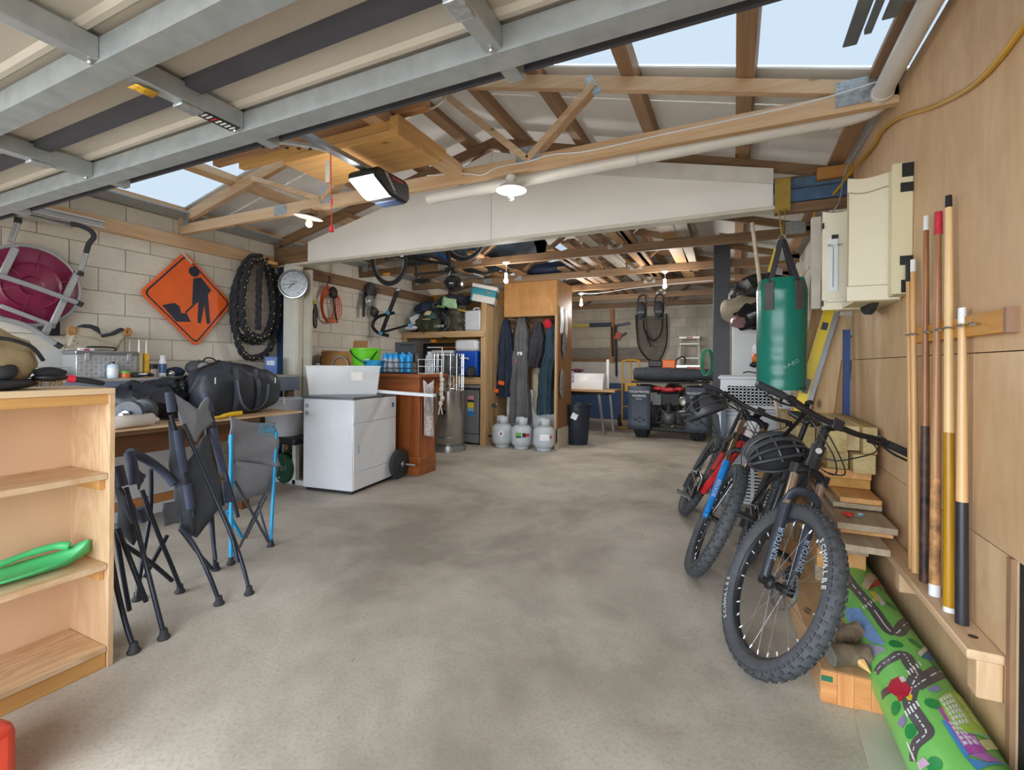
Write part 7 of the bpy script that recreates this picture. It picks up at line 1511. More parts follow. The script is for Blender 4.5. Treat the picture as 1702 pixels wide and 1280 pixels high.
def patch(poly, m, off, nm):
    bm = bmesh.new()
    vs = [bm.verts.new((y, p * MR, 0)) for y, p in poly]; 
    try: bm.faces.new(vs)
    except ValueError: bm.free(); return
    bmesh.ops.triangulate(bm, faces=bm.faces[:])
    for _ in range(3):
        le = [e for e in bm.edges if e.calc_length() > .03]
        if not le: break
        bmesh.ops.subdivide_edges(bm, edges=le, cuts=1); bmesh.ops.triangulate(bm, faces=[f for f in bm.faces if len(f.verts) > 3])
    bm.verts.index_update()
    mb = MB(); mb.v = [onmat(v.co.x, v.co.y / MR, off) for v in bm.verts]; mb.f = [tuple(v.index for v in f.verts) for f in bm.faces]; bm.free()
    mb.build(nm, m, mt, w=True)
def ribbon(pts, wd, m, off, nm, dash=0):
    P2 = smooth_path([(y, p * MR, 0) for y, p in pts], 8)
    mb = MB(); n = len(P2); acc = 0
    for i, p in enumerate(P2):
        d_ = (P2[min(i + 1, n - 1)] - P2[max(i - 1, 0)]).normalized(); s_ = V((-d_.y, d_.x, 0)) * wd / 2
        for q in (p + s_, p + s_ * .33, p - s_ * .33, p - s_): mb.v.append(onmat(q.x, q.y / MR, off))
    for i in range(n - 1):
        if dash:
            acc += (P2[i + 1] - P2[i]).length
            if (acc / dash) % 1 > .6: continue
        for k in range(3): mb.f.append((i * 4 + k, i * 4 + k + 1, i * 4 + k + 5, i * 4 + k + 4))
    mb.build(nm, m, mt, w=True)
roads = [[(2.893, 0.523), (2.709, 0.473), (2.467, 0.277), (2.252, 0.122), (2.383, -0.504), (2.491, -0.979)], [(2.48, -0.982), (2.584, -0.978), (2.659, -0.963), (2.711, -0.932), (2.837, -0.942), (3.075, -0.972)], [(2.485, -0.986), (2.446, -0.954), (2.374, -0.934)],
         [(2.073, 1.19), (2.084, 0.604), (2.108, 0.196), (2.043, 0.174), (1.987, 0.141)], [(1.916, 0.398), (1.978, -0.056), (2.138, -0.992), (2.06, -0.958)], [(1.987, 0.141), (1.91, 0.491), (1.849, 0.709), (1.773, 0.687), (1.719, 0.698), (1.705, 1.111), (1.683, 1.372)], [(1.977, 1.391), (1.934, 0.834), (1.865, 0.706)]]
for i, r_ in enumerate(roads): ribbon(r_, .042 if i != 6 else .03, M_road, .0006 + .0001 * i, 'road')
for r_ in roads[:6]: ribbon(r_, .0045, M_line, .0016, 'road_line', .021)
for c_ in ((160, 270), (440, 660), (425, 910), (420, 1165)):
    for k in range(6):
        x, y = c_[0] - 36 + 14 * k, c_[1] + 28 - 11 * k
        def cz(a, b): return None
polys = [([(2.556, 1.166), (2.474, 0.647), (2.311, 0.556), (2.169, 0.51), (2.21, 0.81), (2.323, 1.06), (2.495, 1.309)], '#7fa5dc', 'river'), ([(2.235, 1.017), (2.164, 0.598), (2.139, 0.56), (2.138, 1.044), (2.181, 1.141)], '#a8a4b8', 'bridge'),
  ([(2.621, 0.106), (2.862, -0.685), (2.877, -0.948), (2.845, -0.99)], '#d8322a', 'red_roof'), ([(2.672, 0.197), (2.865, -0.333), (2.978, -0.96), (2.885, -0.949), (2.871, -0.71), (2.63, 0.089)], '#d9c9a8', 'house_wall'), ([(2.617, 0.061), (2.636, -0.158), (2.534, -0.105), (2.513, 0.061)], '#e6c24a', 'yellow_wall'), ([(2.596, -0.068), (2.612, -0.188), (2.521, -0.237), (2.475, -0.033)], '#d7d2cc', 'white_path'), ([(2.773, -0.536), (2.681, -0.474), (2.811, -0.949), (2.838, -0.948)], '#9b948f', 'grey_path'),
  ([(2.109, -0.241), (2.281, -0.982), (2.174, -0.948), (2.197, -0.982)], '#1f66b8', 'blue_roof'), ([(2.135, -0.206), (2.313, -0.979), (2.284, -0.98), (2.113, -0.232)], '#dcd9cf', 'window_wall'), ([(2.285, -0.981), (2.288, -0.962), (2.178, -0.946), (2.195, -0.952)], '#c9d6dc', 'roof_edge'),
  ([(2.558, -0.947), (2.587, -0.926), (2.556, -0.912), (2.461, -0.92), (2.456, -0.931), (2.505, -0.946)], '#2f9ec9', 'pond'),
  ([(1.958, 1.102), (1.983, 0.839), (1.983, 0.59), (1.95, 0.527), (1.909, 0.473), (1.88, 0.638), (1.886, 0.859)], '#b51f38', 'fire_engine'), ([(1.904, 0.909), (1.913, 0.697), (1.876, 0.84), (1.876, 0.922)], '#c8262e', 'engine_nose'), ([(1.978, 0.626), (1.978, 0.494), (1.951, 0.494), (1.949, 0.617)], '#d9d0cd', 'engine_window'), ([(1.881, 0.703), (1.893, 0.579), (1.879, 0.537), (1.859, 0.615), (1.865, 0.706)], '#e3c331', 'engine_lamp'),
  ([(1.864, 0.037), (1.959, -0.521), (2.013, -0.983), (1.928, -0.978), (1.824, -0.991), (1.737, -0.264), (1.719, 0.093), (1.802, 0.076)], '#a8d04a', 'tower_wall'), ([(1.866, -0.002), (1.933, -0.418), (1.794, -0.414), (1.742, 0.027)], '#c4dcb0', 'tower_windows'), ([(1.946, -0.519), (1.998, -0.986), (1.836, -0.99), (1.81, -0.539)], '#b9d657', 'tower_side'),
  ([(1.817, 0.164), (1.824, 0.08), (1.713, 0.08), (1.733, -0.279), (1.668, -0.308), (1.631, 0.148), (1.691, 0.175)], '#b04fb0', 'purple_wall'), ([(1.761, 0.126), (1.706, 0.101), (1.723, -0.25), (1.691, -0.236), (1.662, 0.113)], '#d5b8dc', 'purple_windows'), ([(1.758, 0.252), (1.76, 0.161), (1.627, 0.12), (1.615, 0.226)], '#3f8fd0', 'blue_wall'), ([(1.632, 0.116), (1.668, -0.279), (1.665, -0.571), (1.624, -0.161)], '#b56bb8', 'lilac_roof'), ([(1.721, -0.062), (1.782, -0.512), (1.818, -0.988), (1.762, -0.651)], '#7fcf9a', 'mint_roof'), ([(1.705, -0.25), (1.81, -0.989), (1.772, -0.99), (1.682, -0.355)], '#e1dfa0', 'cream_roof'), ([(1.618, 0.217), (1.62, -0.149), (1.708, -0.992), (1.576, 0.153)], '#3f90cc', 'blue_roof'),
  ([(1.899, 0.166), (1.943, -0.104), (1.936, -0.262), (1.899, -0.023)], '#8a8cb6', 'grey_roof'), ([(1.821, 1.267), (1.822, 0.955), (1.795, 0.977), (1.788, 1.186)], '#8a7fae', 'lilac_house'), ([(1.659, 1.24), (1.653, 1.0), (1.621, 0.937), (1.632, 1.258)], '#d0b0cc', 'pink_house'), ([(2.398, -0.979), (2.375, -0.955), (2.344, -0.954), (2.366, -0.973)], '#d9cf3f', 'yellow_car')]
for pl_, c_, nm in polys: patch(pl_, mat('mat_' + nm + c_, c_, .4, 0, .12, 40), .0022 + .00012 * (polys.index((pl_, c_, nm)) % 7), 'printed_' + nm)
trees = [(2.532, -0.461), (1.835, 0.199), (2.225, -0.397), (1.757, 1.019), (2.042, -0.987), (2.173, 0.232), (1.871, 1.11), (2.114, -0.64), (1.615, 0.868), (3.064, -0.953)]
for k, (y, p) in enumerate(trees): patch([(y + .026 * math.cos(a), p + .022 * math.sin(a) / MR) for a in [i * 2 * PI / 10 for i in range(10)]], mat('mat_tree', '#1f8a45', .4), .002, 'printed_tree')
def zebra(cs_):
    for y, p in cs_: patch([(y - .013, p - .025), (y - .013, p + .025), (y + .013, p + .025), (y + .013, p - .025)], M_line, .002, 'zebra_stripe')
zebra([(2.471, 0.535), (2.48, 0.434), (2.495, 0.323), (2.509, 0.218), (2.527, 0.108)]); zebra([(1.994, 0.332), (2.006, 0.238), (2.021, 0.14), (2.038, 0.033), (2.058, -0.08)]); zebra([(1.82, 0.897), (1.822, 0.807), (1.825, 0.717), (1.831, 0.625), (1.839, 0.53)]); zebra([(1.729, 1.251), (1.718, 1.264), (1.706, 1.272), (1.695, 1.275), (1.685, 1.278)])
def winpanes(q4, n, m_, mm, nm):
    A_, B_, C_, D_ = [V((y, p, 0)) for y, p in q4]; P_ = lambda a, b: A_.lerp(B_, a).lerp(D_.lerp(C_, a), b)
    for i in range(n):
        for k in range(m_):
            q_ = [P_((i + e) / n, (k + f) / m_) for e, f in ((.15, .15), (.85, .15), (.85, .85), (.15, .85))]
            patch([(v.x, v.y) for v in q_], mm, .0034, nm)
winpanes([(1.861, 0.03), (1.925, -0.376), (1.788, -0.361), (1.742, 0.027)], 4, 6, mat('pane_print', '#e4efe6', .4, 0, 0), 'printed_pane')
winpanes([(1.942, -0.542), (1.997, -0.987), (1.844, -0.99), (1.81, -0.539)], 3, 5, mat('pane_print2', '#dbeba6', .4, 0, 0), 'printed_pane')
winpanes([(1.761, 0.126), (1.758, -0.019), (1.691, -0.236), (1.663, 0.097)], 3, 5, mat('pane_print3', '#e9dcee', .4, 0, 0), 'printed_pane')
# ================================================================ mountain bikes
def make_bike(name, label, geo, pose, sty):
    x0, y0, psi, phi, delta = pose
    B = thing(name, label, 'bicycle', (x0, y0, 0), rot=(phi, 0, psi), group='mountain bikes leaning on the timber stack')
    wb, Rw, ha = geo['wb'], geo['R'], geo['ha']
    fh, rh = V((wb, 0, Rw)), V((0, 0, Rw)); ax = V((-math.cos(ha), 0, math.sin(ha))); perp = V((math.sin(ha), 0, math.cos(ha)))
    A = fh - perp * .045; S4 = Matrix.Translation(A) @ Matrix.Rotation(delta, 4, ax) @ Matrix.Translation(-A)
    crown, htop, bar = A + ax * geo['a2c'], A + ax * geo['ht'], A + ax * geo['bar'] + perp * geo['st']
    I4 = Matrix.Identity(4)
    def add(mb, nm, m, M=I4, par=None, **k): return mb.xf(M).build(nm, m, par or B, **k)
    def wheel(c, M, rimc, lab, front):
        tr = .036 if front else .033; Rc = Rw - tr
        circ = lambda r, n, y=0: [c + V((r * math.cos(i * 2 * PI / n), y, r * math.sin(i * 2 * PI / n))) for i in range(n)]
        W = add(MB().tube(circ(Rc, 72), [(tr, tr)] * 72, 14, closed=True), 'tyre', M_tyre, M)
        kn = MB(); n = 84
        for i in range(n):
            a = i * 2 * PI / n; d = V((math.cos(a), 0, math.sin(a))); Rm_ = Matrix((d, V((0, 1, 0)), d.cross(V((0, 1, 0))))).transposed()
            for b_ in ((-.62, .62) if i % 2 else (-.25, .25)): 
                o_ = d * (tr * math.cos(b_)) + V((0, tr * math.sin(b_), 0)); kn.box(c + d * Rc + o_, (.011, .011, .013), Rm_ @ Matrix.Rotation(b_, 3, 'Z'))
            for b_ in (-1.05, 1.05):
                o_ = d * (tr * math.cos(b_)) + V((0, tr * math.sin(b_), 0)); kn.box(c + d * Rc + o_, (.010, .010, .015), Rm_ @ Matrix.Rotation(b_, 3, 'Z'))
        add(kn, 'tread_knobs', mat('knob_rubber', '#3c3e41', .75, 0, .2, 30), M, W, kind='stuff')
        add(MB().tube(circ(Rc - .033, 64), [(.015, .010)] * 64, 10, closed=True), 'rim', rimc, M)
        sp_ = 28
        for i in range(sp_):
            a = i * 2 * PI / sp_; a2 = a + (.5 if (i // 2) % 2 else -.5); y = .028 * (-1) ** i
            add(MB().cyl(c + V((.025 * math.cos(a2), y, .025 * math.sin(a2))), c + V(((Rc - .035) * math.cos(a), 0, (Rc - .035) * math.sin(a))), .0012, n=5), 'spoke', M_steel, M)
            add(MB().cyl(c + V(((Rc - .062) * math.cos(a), y * .1, (Rc - .062) * math.sin(a))), c + V(((Rc - .045) * math.cos(a), 0, (Rc - .045) * math.sin(a))), .003, n=6), 'spoke_nipple', M_white if front else M_steel, M)
        add(MB().lathe([(.012, -.055), (.03, -.04), (.03, -.03), (.016, -.02), (.016, .02), (.03, .03), (.03, .04), (.012, .055)], 18, o=c, ax=(0, 1, 0)), 'hub', M_black, M)
        ys = .034
        ro = MB(); 
        ro.tube(circ(.083, 40, ys), [(.009, .0015)] * 40, 6, closed=True)
        for i in range(6):
            a = i * PI / 3; ro.bar(c + V((.02 * math.cos(a), ys, .02 * math.sin(a))), c + V((.08 * math.cos(a + .4), ys, .08 * math.sin(a + .4))), .008, .002, (0, 1, 0))
        add(ro, 'disc_rotor', M_steel, M)
        if lab:
            for s in (-1, 1):
                for grp in (0, PI):
                    for i, ch in enumerate(lab[0]):
                        a = grp + lab[2] - s * (-1) * 0 + (-s) * (i - len(lab[0]) / 2) * lab[3] * -1 * (1 if s > 0 else 1)
                        d = V((math.cos(a), 0, math.sin(a))); yv = V((0, s, 0)); up = d * (lab[4]); rt = up.cross(yv)
                        nrm = (yv * .94 + d * .0).normalized()
                        Rm_ = Matrix((rt, up, yv)).transposed().to_4x4()
                        p = c + d * (Rc - .006) + yv * (tr * .99)
                        o = text(ch, lab[1], lab[5], B, (0, 0, 0), (0, 0, 0), 'sidewall_lettering', bold=.0006); o.matrix_local = M @ Matrix.Translation(p) @ Rm_
    wheel(fh, S4, sty['rim'], sty.get('letters'), True); wheel(rh, I4, sty['rim'], None, False)
    # fork
    fr_ = sty['frame']
    for s in (-1, 1):
        top = crown + V((0, s * .062, 0)); dro = fh + V((0, s * .058, 0)) - perp * .0; md = top.lerp(dro, .36)
        up_ = top if not sty['dual'] else A + ax * (geo['ht'] + .03) + V((0, s * .065, 0))
        add(MB().cyl(up_, md, .0175, n=16), 'fork_stanchion', sty['stan'], S4)
        l0 = top.lerp(dro, .33)
        add(MB().tube([l0, top.lerp(dro, .55), top.lerp(dro, .93), dro], [.023, .022, .019, .017], 16), 'fork_leg', sty['leg'], S4)
        add(MB().cyl(dro - V((0, .02 * s, 0)), dro + V((0, .014 * s, 0)), .02, n=14), 'dropout', sty.get('drop', M_black), S4)
        dirv = (dro - top).normalized(); Rm_ = Matrix((-dirv if s < 0 else dirv, V((0, 1, 0)).cross(-dirv if s < 0 else dirv) * -1, V((0, 0, 0)))).transposed()
        fwd = perp; xl = -dirv; Rt_ = Matrix((xl, fwd.cross(xl), fwd)).transposed().to_4x4()
        if sty['flabel']:
            o = text(sty['flabel'], .034, sty['fcol'], B, (0, 0, 0), (0, 0, 0), 'fork_lettering', squash=.9); o.matrix_local = S4 @ Matrix.Translation(top.lerp(dro, .68) + fwd * .0225) @ Rt_
    a1, a2 = (crown + V((0, s * .062, 0)) for s in (1, -1)); d0 = (fh - crown).normalized()
    archp = [crown + V((0, .064, 0)) + d0 * .16, crown + V((0, .055, 0)) + d0 * .105 + perp * .02, crown + d0 * .085 + perp * .03, crown + V((0, -.055, 0)) + d0 * .105 + perp * .02, crown + V((0, -.064, 0)) + d0 * .16]
    add(MB().tube(smooth_path(archp, 5), (.018, .012), 10), 'fork_arch', sty['leg'] if not sty['dual'] else M_black, S4)
    for zz in ([0] if not sty['dual'] else [0, geo['ht'] - geo['a2c'] + .01]):
        cc = crown + ax * zz; add(MB().tube(smooth_path([cc + V((0, .068, -.01)), cc + V((0, .04, .012)), cc + V((0, 0, .016)), cc + V((0, -.04, .012)), cc + V((0, -.068, -.01))], 5), (.026, .02), 12), 'fork_crown', M_black, S4)
        for s in (-1, 1): add(MB().cyl(cc + V((0, s * .065, 0)) + ax * .022, cc + V((0, s * .065, 0)) - ax * .022, .024, n=16), 'crown_clamp', M_black, S4)
    add(MB().cyl(crown, bar - perp * geo['st'], .019, n=14), 'steerer', M_black, S4)
    # frame
    hb0 = crown + ax * .025
    bb = V((.43, 0, .335)); st_ = V((.30, 0, .80)); sd0 = V((.26, 0, .98))
    add(MB().tube([hb0, hb0.lerp(htop, .5), htop], [.03, .027, .03], 18), 'head_tube', sty.get('head', fr_))
    hm = hb0.lerp(htop, .35); ht_ = hb0.lerp(htop, .8)
    add(MB().tube(smooth_path([hm, hm.lerp(bb, .5) + V((.01, 0, -.015)), bb], 4), [(.032, .036)] * 3 + [(.03, .032)] * 4 + [(.028, .03)] * 2, 14), 'down_tube', sty['down'])
    add(MB().tube(smooth_path([ht_, ht_.lerp(st_, .5) + V((0, 0, -.015)), st_ - V((.0, 0, .06))], 4), (.02, .024), 14), 'top_tube', fr_)
    add(MB().cyl(bb, st_, .019, n=14), 'seat_tube', fr_); add(MB().cyl(st_, sd0, .0145, n=14), 'seat_post', M_black)
    for s in (-1, 1):
        add(MB().tube(smooth_path([bb + V((0, .03 * s, 0)), V((.25, .055 * s, .34)), rh + V((0, .065 * s, 0))], 4), .011, 10), 'chain_stay', fr_); add(MB().tube(smooth_path([st_ + V((.02, .02 * s, -.12)), V((.15, .05 * s, .55)), rh + V((0, .065 * s, 0))], 4), .009, 10), 'seat_stay', fr_)
    if sty['dual']: add(MB().cyl(V((.36, 0, .45)), V((.42, 0, .66)), .022, n=14), 'rear_shock', mat('shock_red', '#a8322c', .4))
    sad = MB().grid(lambda u, v: V((sd0.x - .13 + .27 * u, (v - .5) * (.14 * (1 - u) ** .8 + .035), sd0.z + .035 + .012 * (1 - u) - .05 * abs(v - .5) ** 2 * 2)), 12, 9); add(sad, 'saddle', M_black, I4, sol=.022)
    # drivetrain
    cr = MB().lathe([(.02, .045), (.082, .045), (.086, .048), (.082, .051), (.02, .051)], 32, o=(bb.x, 0, bb.z), ax=(0, -1, 0)); add(cr, 'chain_ring', M_black)
    for s, a in ((-1, sty['crank']), (1, sty['crank'] + PI)):
        e = bb + V((.172 * math.cos(a), s * .075, .172 * math.sin(a))); add(MB().tube([bb + V((0, s * .06, 0)), e], [(.014, .009), (.011, .008)], 10), 'crank_arm', M_black)
        pd = MB(); pc = e + V((0, s * .06, 0))
        pd.tube([pc + V((-.045, -.048, 0)), pc + V((.045, -.048, 0)), pc + V((.045, .048, 0)), pc + V((-.045, .048, 0))], .007, 6, closed=True); pd.cyl(pc + V((0, -.06, 0)), pc + V((0, .045, 0)), .008); pd.bar(pc + V((-.045, 0, 0)), pc + V((.045, 0, 0)), .012, .012)
        add(pd, 'pedal', sty.get('pedal', M_black))
    add(MB().lathe([(.015, .04), (.05, .042), (.05, .046), (.015, .075)], 24, o=rh, ax=(0, -1, 0)), 'cassette', M_steel)
    chn = [V((bb.x, -.05, bb.z + .084)), V((0, -.05, Rw + .05)), V((-.05, -.05, Rw)), V((-.01, -.055, Rw - .06)), V((.0, -.06, Rw - .13)), V((.05, -.055, Rw - .12)), V((bb.x, -.05, bb.z - .084)), V((bb.x + .086, -.05, bb.z))]
    add(MB().tube(chn, .004, 6, closed=True), 'chain', M_steel); add(MB().bx(-.02, .03, -.085, -.06, Rw - .15, Rw - .03), 'derailleur', M_black)
    # cockpit
    bw_ = geo['barw'] / 2; up = .02
    bp = [bar + V((-.03, -bw_, up)), bar + V((-.018, -bw_ * .55, up)), bar + V((-.006, -.1, .002)), bar, bar + V((-.006, .1, .002)), bar + V((-.018, bw_ * .55, up)), bar + V((-.03, bw_, up))]
    add(MB().tube(smooth_path(bp, 5), [.0115] * 31 if False else .0125, 12), 'handlebar', M_black, S4)
    add(MB().bar(bar - perp * geo['st'], bar + perp * .012, .045, .042, ax), 'stem', M_black, S4, bev=.008); add(MB().cyl(bar - perp * geo['st'] - ax * .022, bar - perp * geo['st'] + ax * .026, .021, n=14), 'stem_clamp', M_black, S4); add(MB().box(bar + perp * .018, (.012, .05, .05), Matrix((perp, V((0, 1, 0)), ax)).transposed()), 'stem_face_plate', mat('stem_grey', '#3a3b3e', .3, .4), S4, bev=.005)
    for s in (-1, 1):
        g0, g1 = bar + V((-.03, s * bw_, up)), bar + V((-.0225, s * (bw_ - .13), up)); G_ = add(MB().tube([g0, g1], .0165, 14), 'grip', M_grip, S4)
        gr = MB()
        for k in range(14): gr.tube([g0.lerp(g1, .06 + .065 * k), g0.lerp(g1, .085 + .065 * k)], .0175, 12)
        add(gr, 'grip_ridges', M_grip, S4, G_, kind='stuff')
        lv = bar + V((-.02, s * (bw_ - .16), up)); add(MB().cyl(lv + V((0, -.014, 0)), lv + V((0, .014, 0)), .019, n=12), 'lever_clamp', M_black, S4)
        add(MB().tube(smooth_path([lv, lv + V((.03, -.02 * s, -.015)), lv + V((.045, -.07 * s, -.02))], 4), (.013, .011), 8), 'brake_body', M_black, S4)
        add(MB().tube(smooth_path([lv + V((.035, -.01 * s, -.016)), lv + V((.06, .03 * s, -.028)), lv + V((.055, .09 * s, -.03)), lv + V((.05, .13 * s, -.028))], 5), (.0075, .005), 8), 'brake_lever', M_black, S4)
        add(MB().tube(smooth_path([lv + V((.045, -.07 * s, -.02)), bar + V((.10, .14 * s, -.03)), bar + V((.14, .02 * s, -.12)), crown + V((.06, -.05 * s, .05)), crown.lerp(fh, .5) + V((.04, .06, 0)) if s > 0 else hm + V((-.05, -.04, 0))], 7), .0028, 6), 'brake_hose', M_black, S4)
    add(MB().tube(smooth_path([bar + V((.0, -bw_ * .5, 0)), bar + V((.12, -.12, -.02)), bar + V((.13, .06, -.16)), hm + V((.02, .05, -.02))], 7), .0028, 6), 'gear_cable', M_black, S4)
    cal_ = fh + V((-.05, .05, .055)); add(MB().box(cal_, (.045, .03, .06), Matrix.Rotation(.5, 3, 'Y')), 'brake_caliper', M_black, S4, bev=.006)
    if sty.get('badge'): add(MB().lathe([(0, 0), (.013, 0), (.013, .003), (0, .003)], 16, o=hb0.lerp(htop, .75) + perp * .028, ax=perp), 'head_badge', mat('badge_silver', '#c9cbce', .3, .5))
    return B, S4, fh, crown, bar, htop
M_tyre = mat('tyre_rubber', '#46484c', .7, 0, .15, 25); M_grip = mat('grip_rubber', '#2b2c2f', .8)
M_bkf = mat('satin_black_frame', '#202327', .3, 0, .05, coat=.3); M_lt = mat('lettering_white', '#b9bbbd', .5)
gA = dict(wb=1.1232, R=.36, ha=1.2218, a2c=.50, ht=.64, bar=.7419, st=.06, barw=.74)
bikeA = make_bike('mountain_bike', 'black mountain bike in the right foreground with a large knobbly front wheel', gA, (.0508, 3.3749, -1.5827, -.3341, .3644),
    dict(rim=mat('black_rim', '#2c2e32', .4, .3), frame=M_bkf, down=M_bkf, dual=False, stan=mat('bronze_stanchion', '#b9a796', .2, .8), leg=mat('dark_blue_leg', '#2b303b', .35), flabel='SUNTOUR', fcol=mat('fork_print', '#8fa4b8', .5), letters=('SCHWALBE', .030, 3.95, .082, 1, M_lt), crank=.6, badge=True))
gB = dict(wb=1.1991, R=.36, ha=1.1178, a2c=.56, ht=.70, bar=.7616, st=.06, barw=.78)
M_rf = mat('red_frame', '#c8252a', .3, 0, .25, 12)
bikeB = make_bike('mountain_bike', 'red downhill bike with twin-crown fork and blue fork legs, farther back', gB, (-.3974, 4.2528, -1.4416, -.4371, -.0446),
    dict(rim=mat('black_rim', '#2c2e32', .4, .3), frame=M_bkf, down=M_rf, head=mat('white_head', '#cfcdcb', .35, 0, .05), dual=True, stan=mat('gold_stanchion', '#8f7557', .22, .8), leg=mat('blue_leg', '#1676bf', .35, 0, .15, 12), drop=mat('blue_leg', '#1676bf', .35), flabel='BOXXER', fcol=M_lt, crank=-.35, pedal=mat('alloy_pedal', '#8d9093', .3, .7)))
for s in (-1, 1): pass
# helmets on the handlebars
def helmet(name, label, c, rz, tilt, style):
    t = thing(name, label, 'helmet', c, rot=(tilt[0], tilt[1], rz))
    Mh = mat('matt_black_shell', '#37383c', .42, 0, .08); Mi = mat('helmet_foam', '#101113', .8)
    MB().sph((0, 0, 0), (.128, .098, .098), 28, 14, z0=-.28).build('inner_foam', Mi, t)
    if style == 0:
        for k in range(6):
            b_ = -1.15 + .46 * k
            pts = [(.138 * math.cos(a), .108 * math.sin(b_) * (.35 + .65 * math.sin(a) ** .8) if math.sin(a) > 0 else 0, .104 * math.sin(a) * math.cos(b_) + .006) for a in [PI * (.05 + .9 * i / 14) for i in range(15)]]
            MB().tube(pts, (.014, .009), 10).build('shell_rib', Mh, t)
        for a in (.9, 1.6, 2.3): MB().tube([(.135 * math.cos(a), .104 * math.sin(b_) * math.sin(a), .10 * math.sin(a) * math.cos(b_)) for b_ in [-1.3 + 2.6 * i / 12 for i in range(13)]], (.012, .008), 8).build('cross_rib', Mh, t)
    else:
        MB().sph((0, 0, .002), (.135, .105, .105), 34, 16, z0=-.22).build('shell', Mh, t)
        for k, (a, b_, l) in enumerate(((.5, .5, .05), (.5, -.5, .05), (1.2, .55, .05), (1.2, -.55, .05), (1.9, .55, .05), (1.9, -.55, .05), (2.6, .45, .04), (2.6, -.45, .04), (1.5, 0, .06), (.8, 0, .04), (2.2, 0, .05), (1.0, 1.1, .045), (1.0, -1.1, .045), (2.0, 1.1, .045), (2.0, -1.1, .045))):
            n_ = V((math.cos(a), math.sin(b_) * math.sin(a), math.sin(a) * math.cos(b_))); p = V((n_.x * .132, n_.y * .102, n_.z * .102))
            q_ = n_.to_track_quat('Z', 'X').to_matrix(); MB().sph(p, (l * 1.0, .023, .010), 14, 6, R=q_).build('vent', mat('vent_dark', '#070708', .9, 0, 0), t)
        MB().lathe([(0, 0), (.008, 0), (.008, .002), (0, .002)], 12, o=(-.02, -.105, .025), ax=(0, -1, .2)).build('yellow_dot', mat('dot_yellow', '#d9d838', .4), t); MB().lathe([(0, 0), (.007, 0), (.007, .002), (0, .002)], 12, o=(.045, -.10, .03), ax=(.2, -1, .2)).build('silver_dot', M_chrome, t)
        for b_ in (-1.35, -.82, -.26, .26, .82, 1.35): MB().tube([(.139 * math.cos(a), .109 * math.sin(b_) * math.sin(a), .109 * math.sin(a) * math.cos(b_) + .002) for a in [PI * (.1 + .8 * i / 12) for i in range(13)]], (.007, .004), 8).build('shell_ridge', mat('ridge_highlight', '#4b4d52', .4), t)  # ridges added in lighter grey as painted highlights on the shell
        MB().grid(lambda u, v: (.11 + .065 * u, (v - .5) * .17 * (1 - .25 * u), .035 + .018 * u - .04 * (v - .5) ** 2 * 4), 6, 10).build('visor', Mh, t, sol=.006)
    for s in (-1, 1): MB().tube(smooth_path([(.04, .09 * s, -.02), (.02, .06 * s, -.10), (.0, .01 * s, -.16)], 4), (.008, .002), 6).build('strap', M_black, t)
    MB().tube([(.13 * math.cos(a), .10 * math.sin(a), -.026) for a in [i * 2 * PI / 30 for i in range(30)]], .006, 8, closed=True).build('rim_band', Mh, t)
    return t
helmet('bike_helmet', 'black bike helmet with yellow dot hanging from the red bike handlebar', (-0.157, 3.25, 0.968), math.radians(205), (.3, .35), 1)
helmet('bike_helmet', 'grey-black ribbed bike helmet hanging on the front bike handlebar', (0.192, 2.72, 0.801), math.radians(15), (.35, -.25), 0)
tag(MB().tube(smooth_path([(0.221, 2.7, 0.895), (0.252, 2.62, 0.954), (0.29, 2.52, 1.03), (0.303, 2.46, 1.098), (0.307, 2.44, 1.086)], 5), (.013, .003), 8).build('helmet_strap', M_black), 'black strap hooking the ribbed helmet to the handlebar', 'strap')
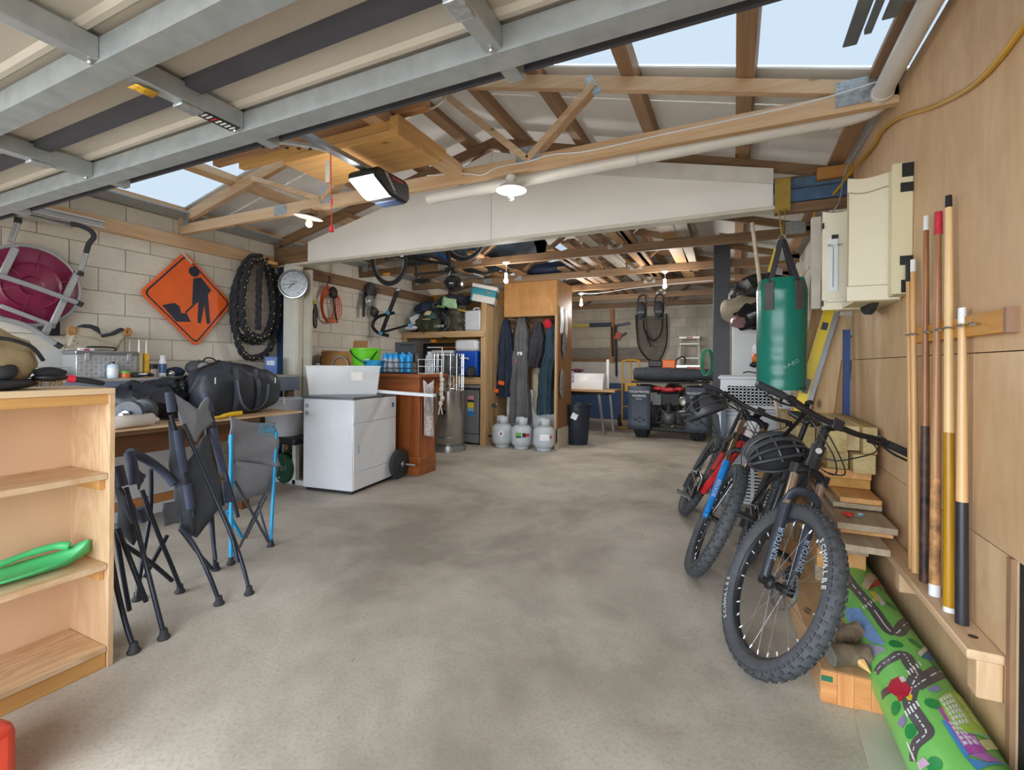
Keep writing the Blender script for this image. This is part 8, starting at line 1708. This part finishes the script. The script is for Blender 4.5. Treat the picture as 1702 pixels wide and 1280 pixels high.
# ================================================================ sub-parts hang under the part they sit on
bpy.context.view_layer.update()
SUB = {'laundry_cabinet': {'door': ['handle'], 'upper_fascia': ['blue_sticker'], 'carcass': ['vent_disc']}, 'blue_cooler': {'wheel': ['wheel_disc', 'wheel_slot'], 'body': ['handle']},
 'bar_fridge': {'door': ['energy_label', 'control_panel']}, 'gas_bottle': {'cylinder': ['printed_label'], 'valve': ['tap_knob']}, 'wall_clock': {'dial': ['numeral', 'maker_panel', 'maker_mark']},
 'tool_box': {'box_body': ['latch', 'tread_pattern'], 'lid': ['handle']}, 'door_opener': {'motor_housing': ['lamp_lens', 'grey_cover', 'silver_leaf_emblem', 'red_badge'], 'curved_arm': ['arm_slot']},
 'duffel_bag': {'bag_body': ['zip', 'strap', 'zip_pull', 'hanging_handle']}, 'quad_bike': {'mud_flap': ['flap_lettering'], 'rear_tyre': ['tread_blocks'], 'rear_housing': ['tail_light', 'brake_lamp', 'number_plate']},
 'mountain_bike': {'tyre': ['sidewall_lettering'], 'rim': ['spoke', 'spoke_nipple'], 'fork_leg': ['fork_lettering'], 'handlebar': ['lever_clamp', 'brake_body', 'brake_lever'], 'head_tube': ['head_badge']},
 'road_works_sign': {'sign_plate': ['border', 'figure_body', 'figure_head', 'shovel_handle', 'shovel_blade', 'tape_scrap']}, 'dart_cabinet': {'near_door': ['door_moulding', 'door_edge'], 'far_door': ['score_sheet', 'score_line', 'lettering', 'score_mark', 'hinge', 'dart_rail'], 'side_panel': ['black_bracket']},
 'punching_bag': {'bag_body': ['lettering', 'strap_patch']}, 'tool_belt': {'pouch': ['leather_loop', 'rivets']}, 'camp_chair': {'back_cloth': ['lettering', 'logo_border']}, 'storage_tub': {'tub_body': ['paper_label', 'rim']}, 'wire_brush': {'handle': ['handle_label']}, 'hanging_bicycle': {'rim': ['spoke']},
 'patio_heater': {'gas_cabinet': ['latch', 'band'], 'mesh_emitter': ['emitter_ring']}, 'clothes_locker': {'hook_rail': ['coat_hook']}, 'rubbish_bin': {'bin_body': ['white_note', 'moulded_rib']}, 'bike_helmet': {'shell': ['shell_ridge', 'vent', 'yellow_dot', 'silver_dot', 'visor'], 'inner_foam': ['shell_rib', 'cross_rib']},
 'drink_bottle': {'bottle_body': ['white_print']}, 'folding_seat': {'round_underside': ['moulded_rib']}, 'garage_door': {'door_skin': ['lap_strip', 'bottom_edge'], 'stile': ['sticker', 'sticker_mark', 'warning_tag', 'clip']}, 'gear_heap': {'black_bag': ['lettering', 'grey_strap']},
 'timber_bar': {'pedestal_core': ['pedestal_board', 'pedestal_base']}, 'step_ladder': {'top_cap': ['orange_label']}, 'overalls': {'fabric': ['orange_band', 'name_patch']}, 'cue_rack': {'rack_board': ['clip', 'end_grain']}, 'laminated_beam': {'beam_body': ['end_lamination', 'green_paint_mark']}, 'cue_ledge': {'shelf_strip': ['peg_hole']}, 'water_jug': {'body': ['moulded_band', 'handle']}, 'printed_apron': {'cloth': ['print_line']}}
def stem_(o): return o.name.split('.')[0]
def ctr_(o):
    bb = [V(c) for c in o.bound_box]; return o.matrix_local @ (sum(bb, V()) / 8)
for root in [o for o in C.objects if o.parent is None and stem_(o) in SUB]:
    kids = list(root.children)
    for part, subs in SUB[stem_(root)].items():
        hosts = [k for k in kids if stem_(k) == part]
        if not hosts: continue
        for k in kids:
            if stem_(k) in subs and not k.children: k.parent = min(hosts, key=lambda h_: (ctr_(h_) - ctr_(k)).length)
roll_ = [k for k in mt.children if stem_(k) == 'mat_roll'][0]
for k in list(mt.children):
    if stem_(k) not in ('mat_roll', 'inner_spiral'): k.parent = roll_
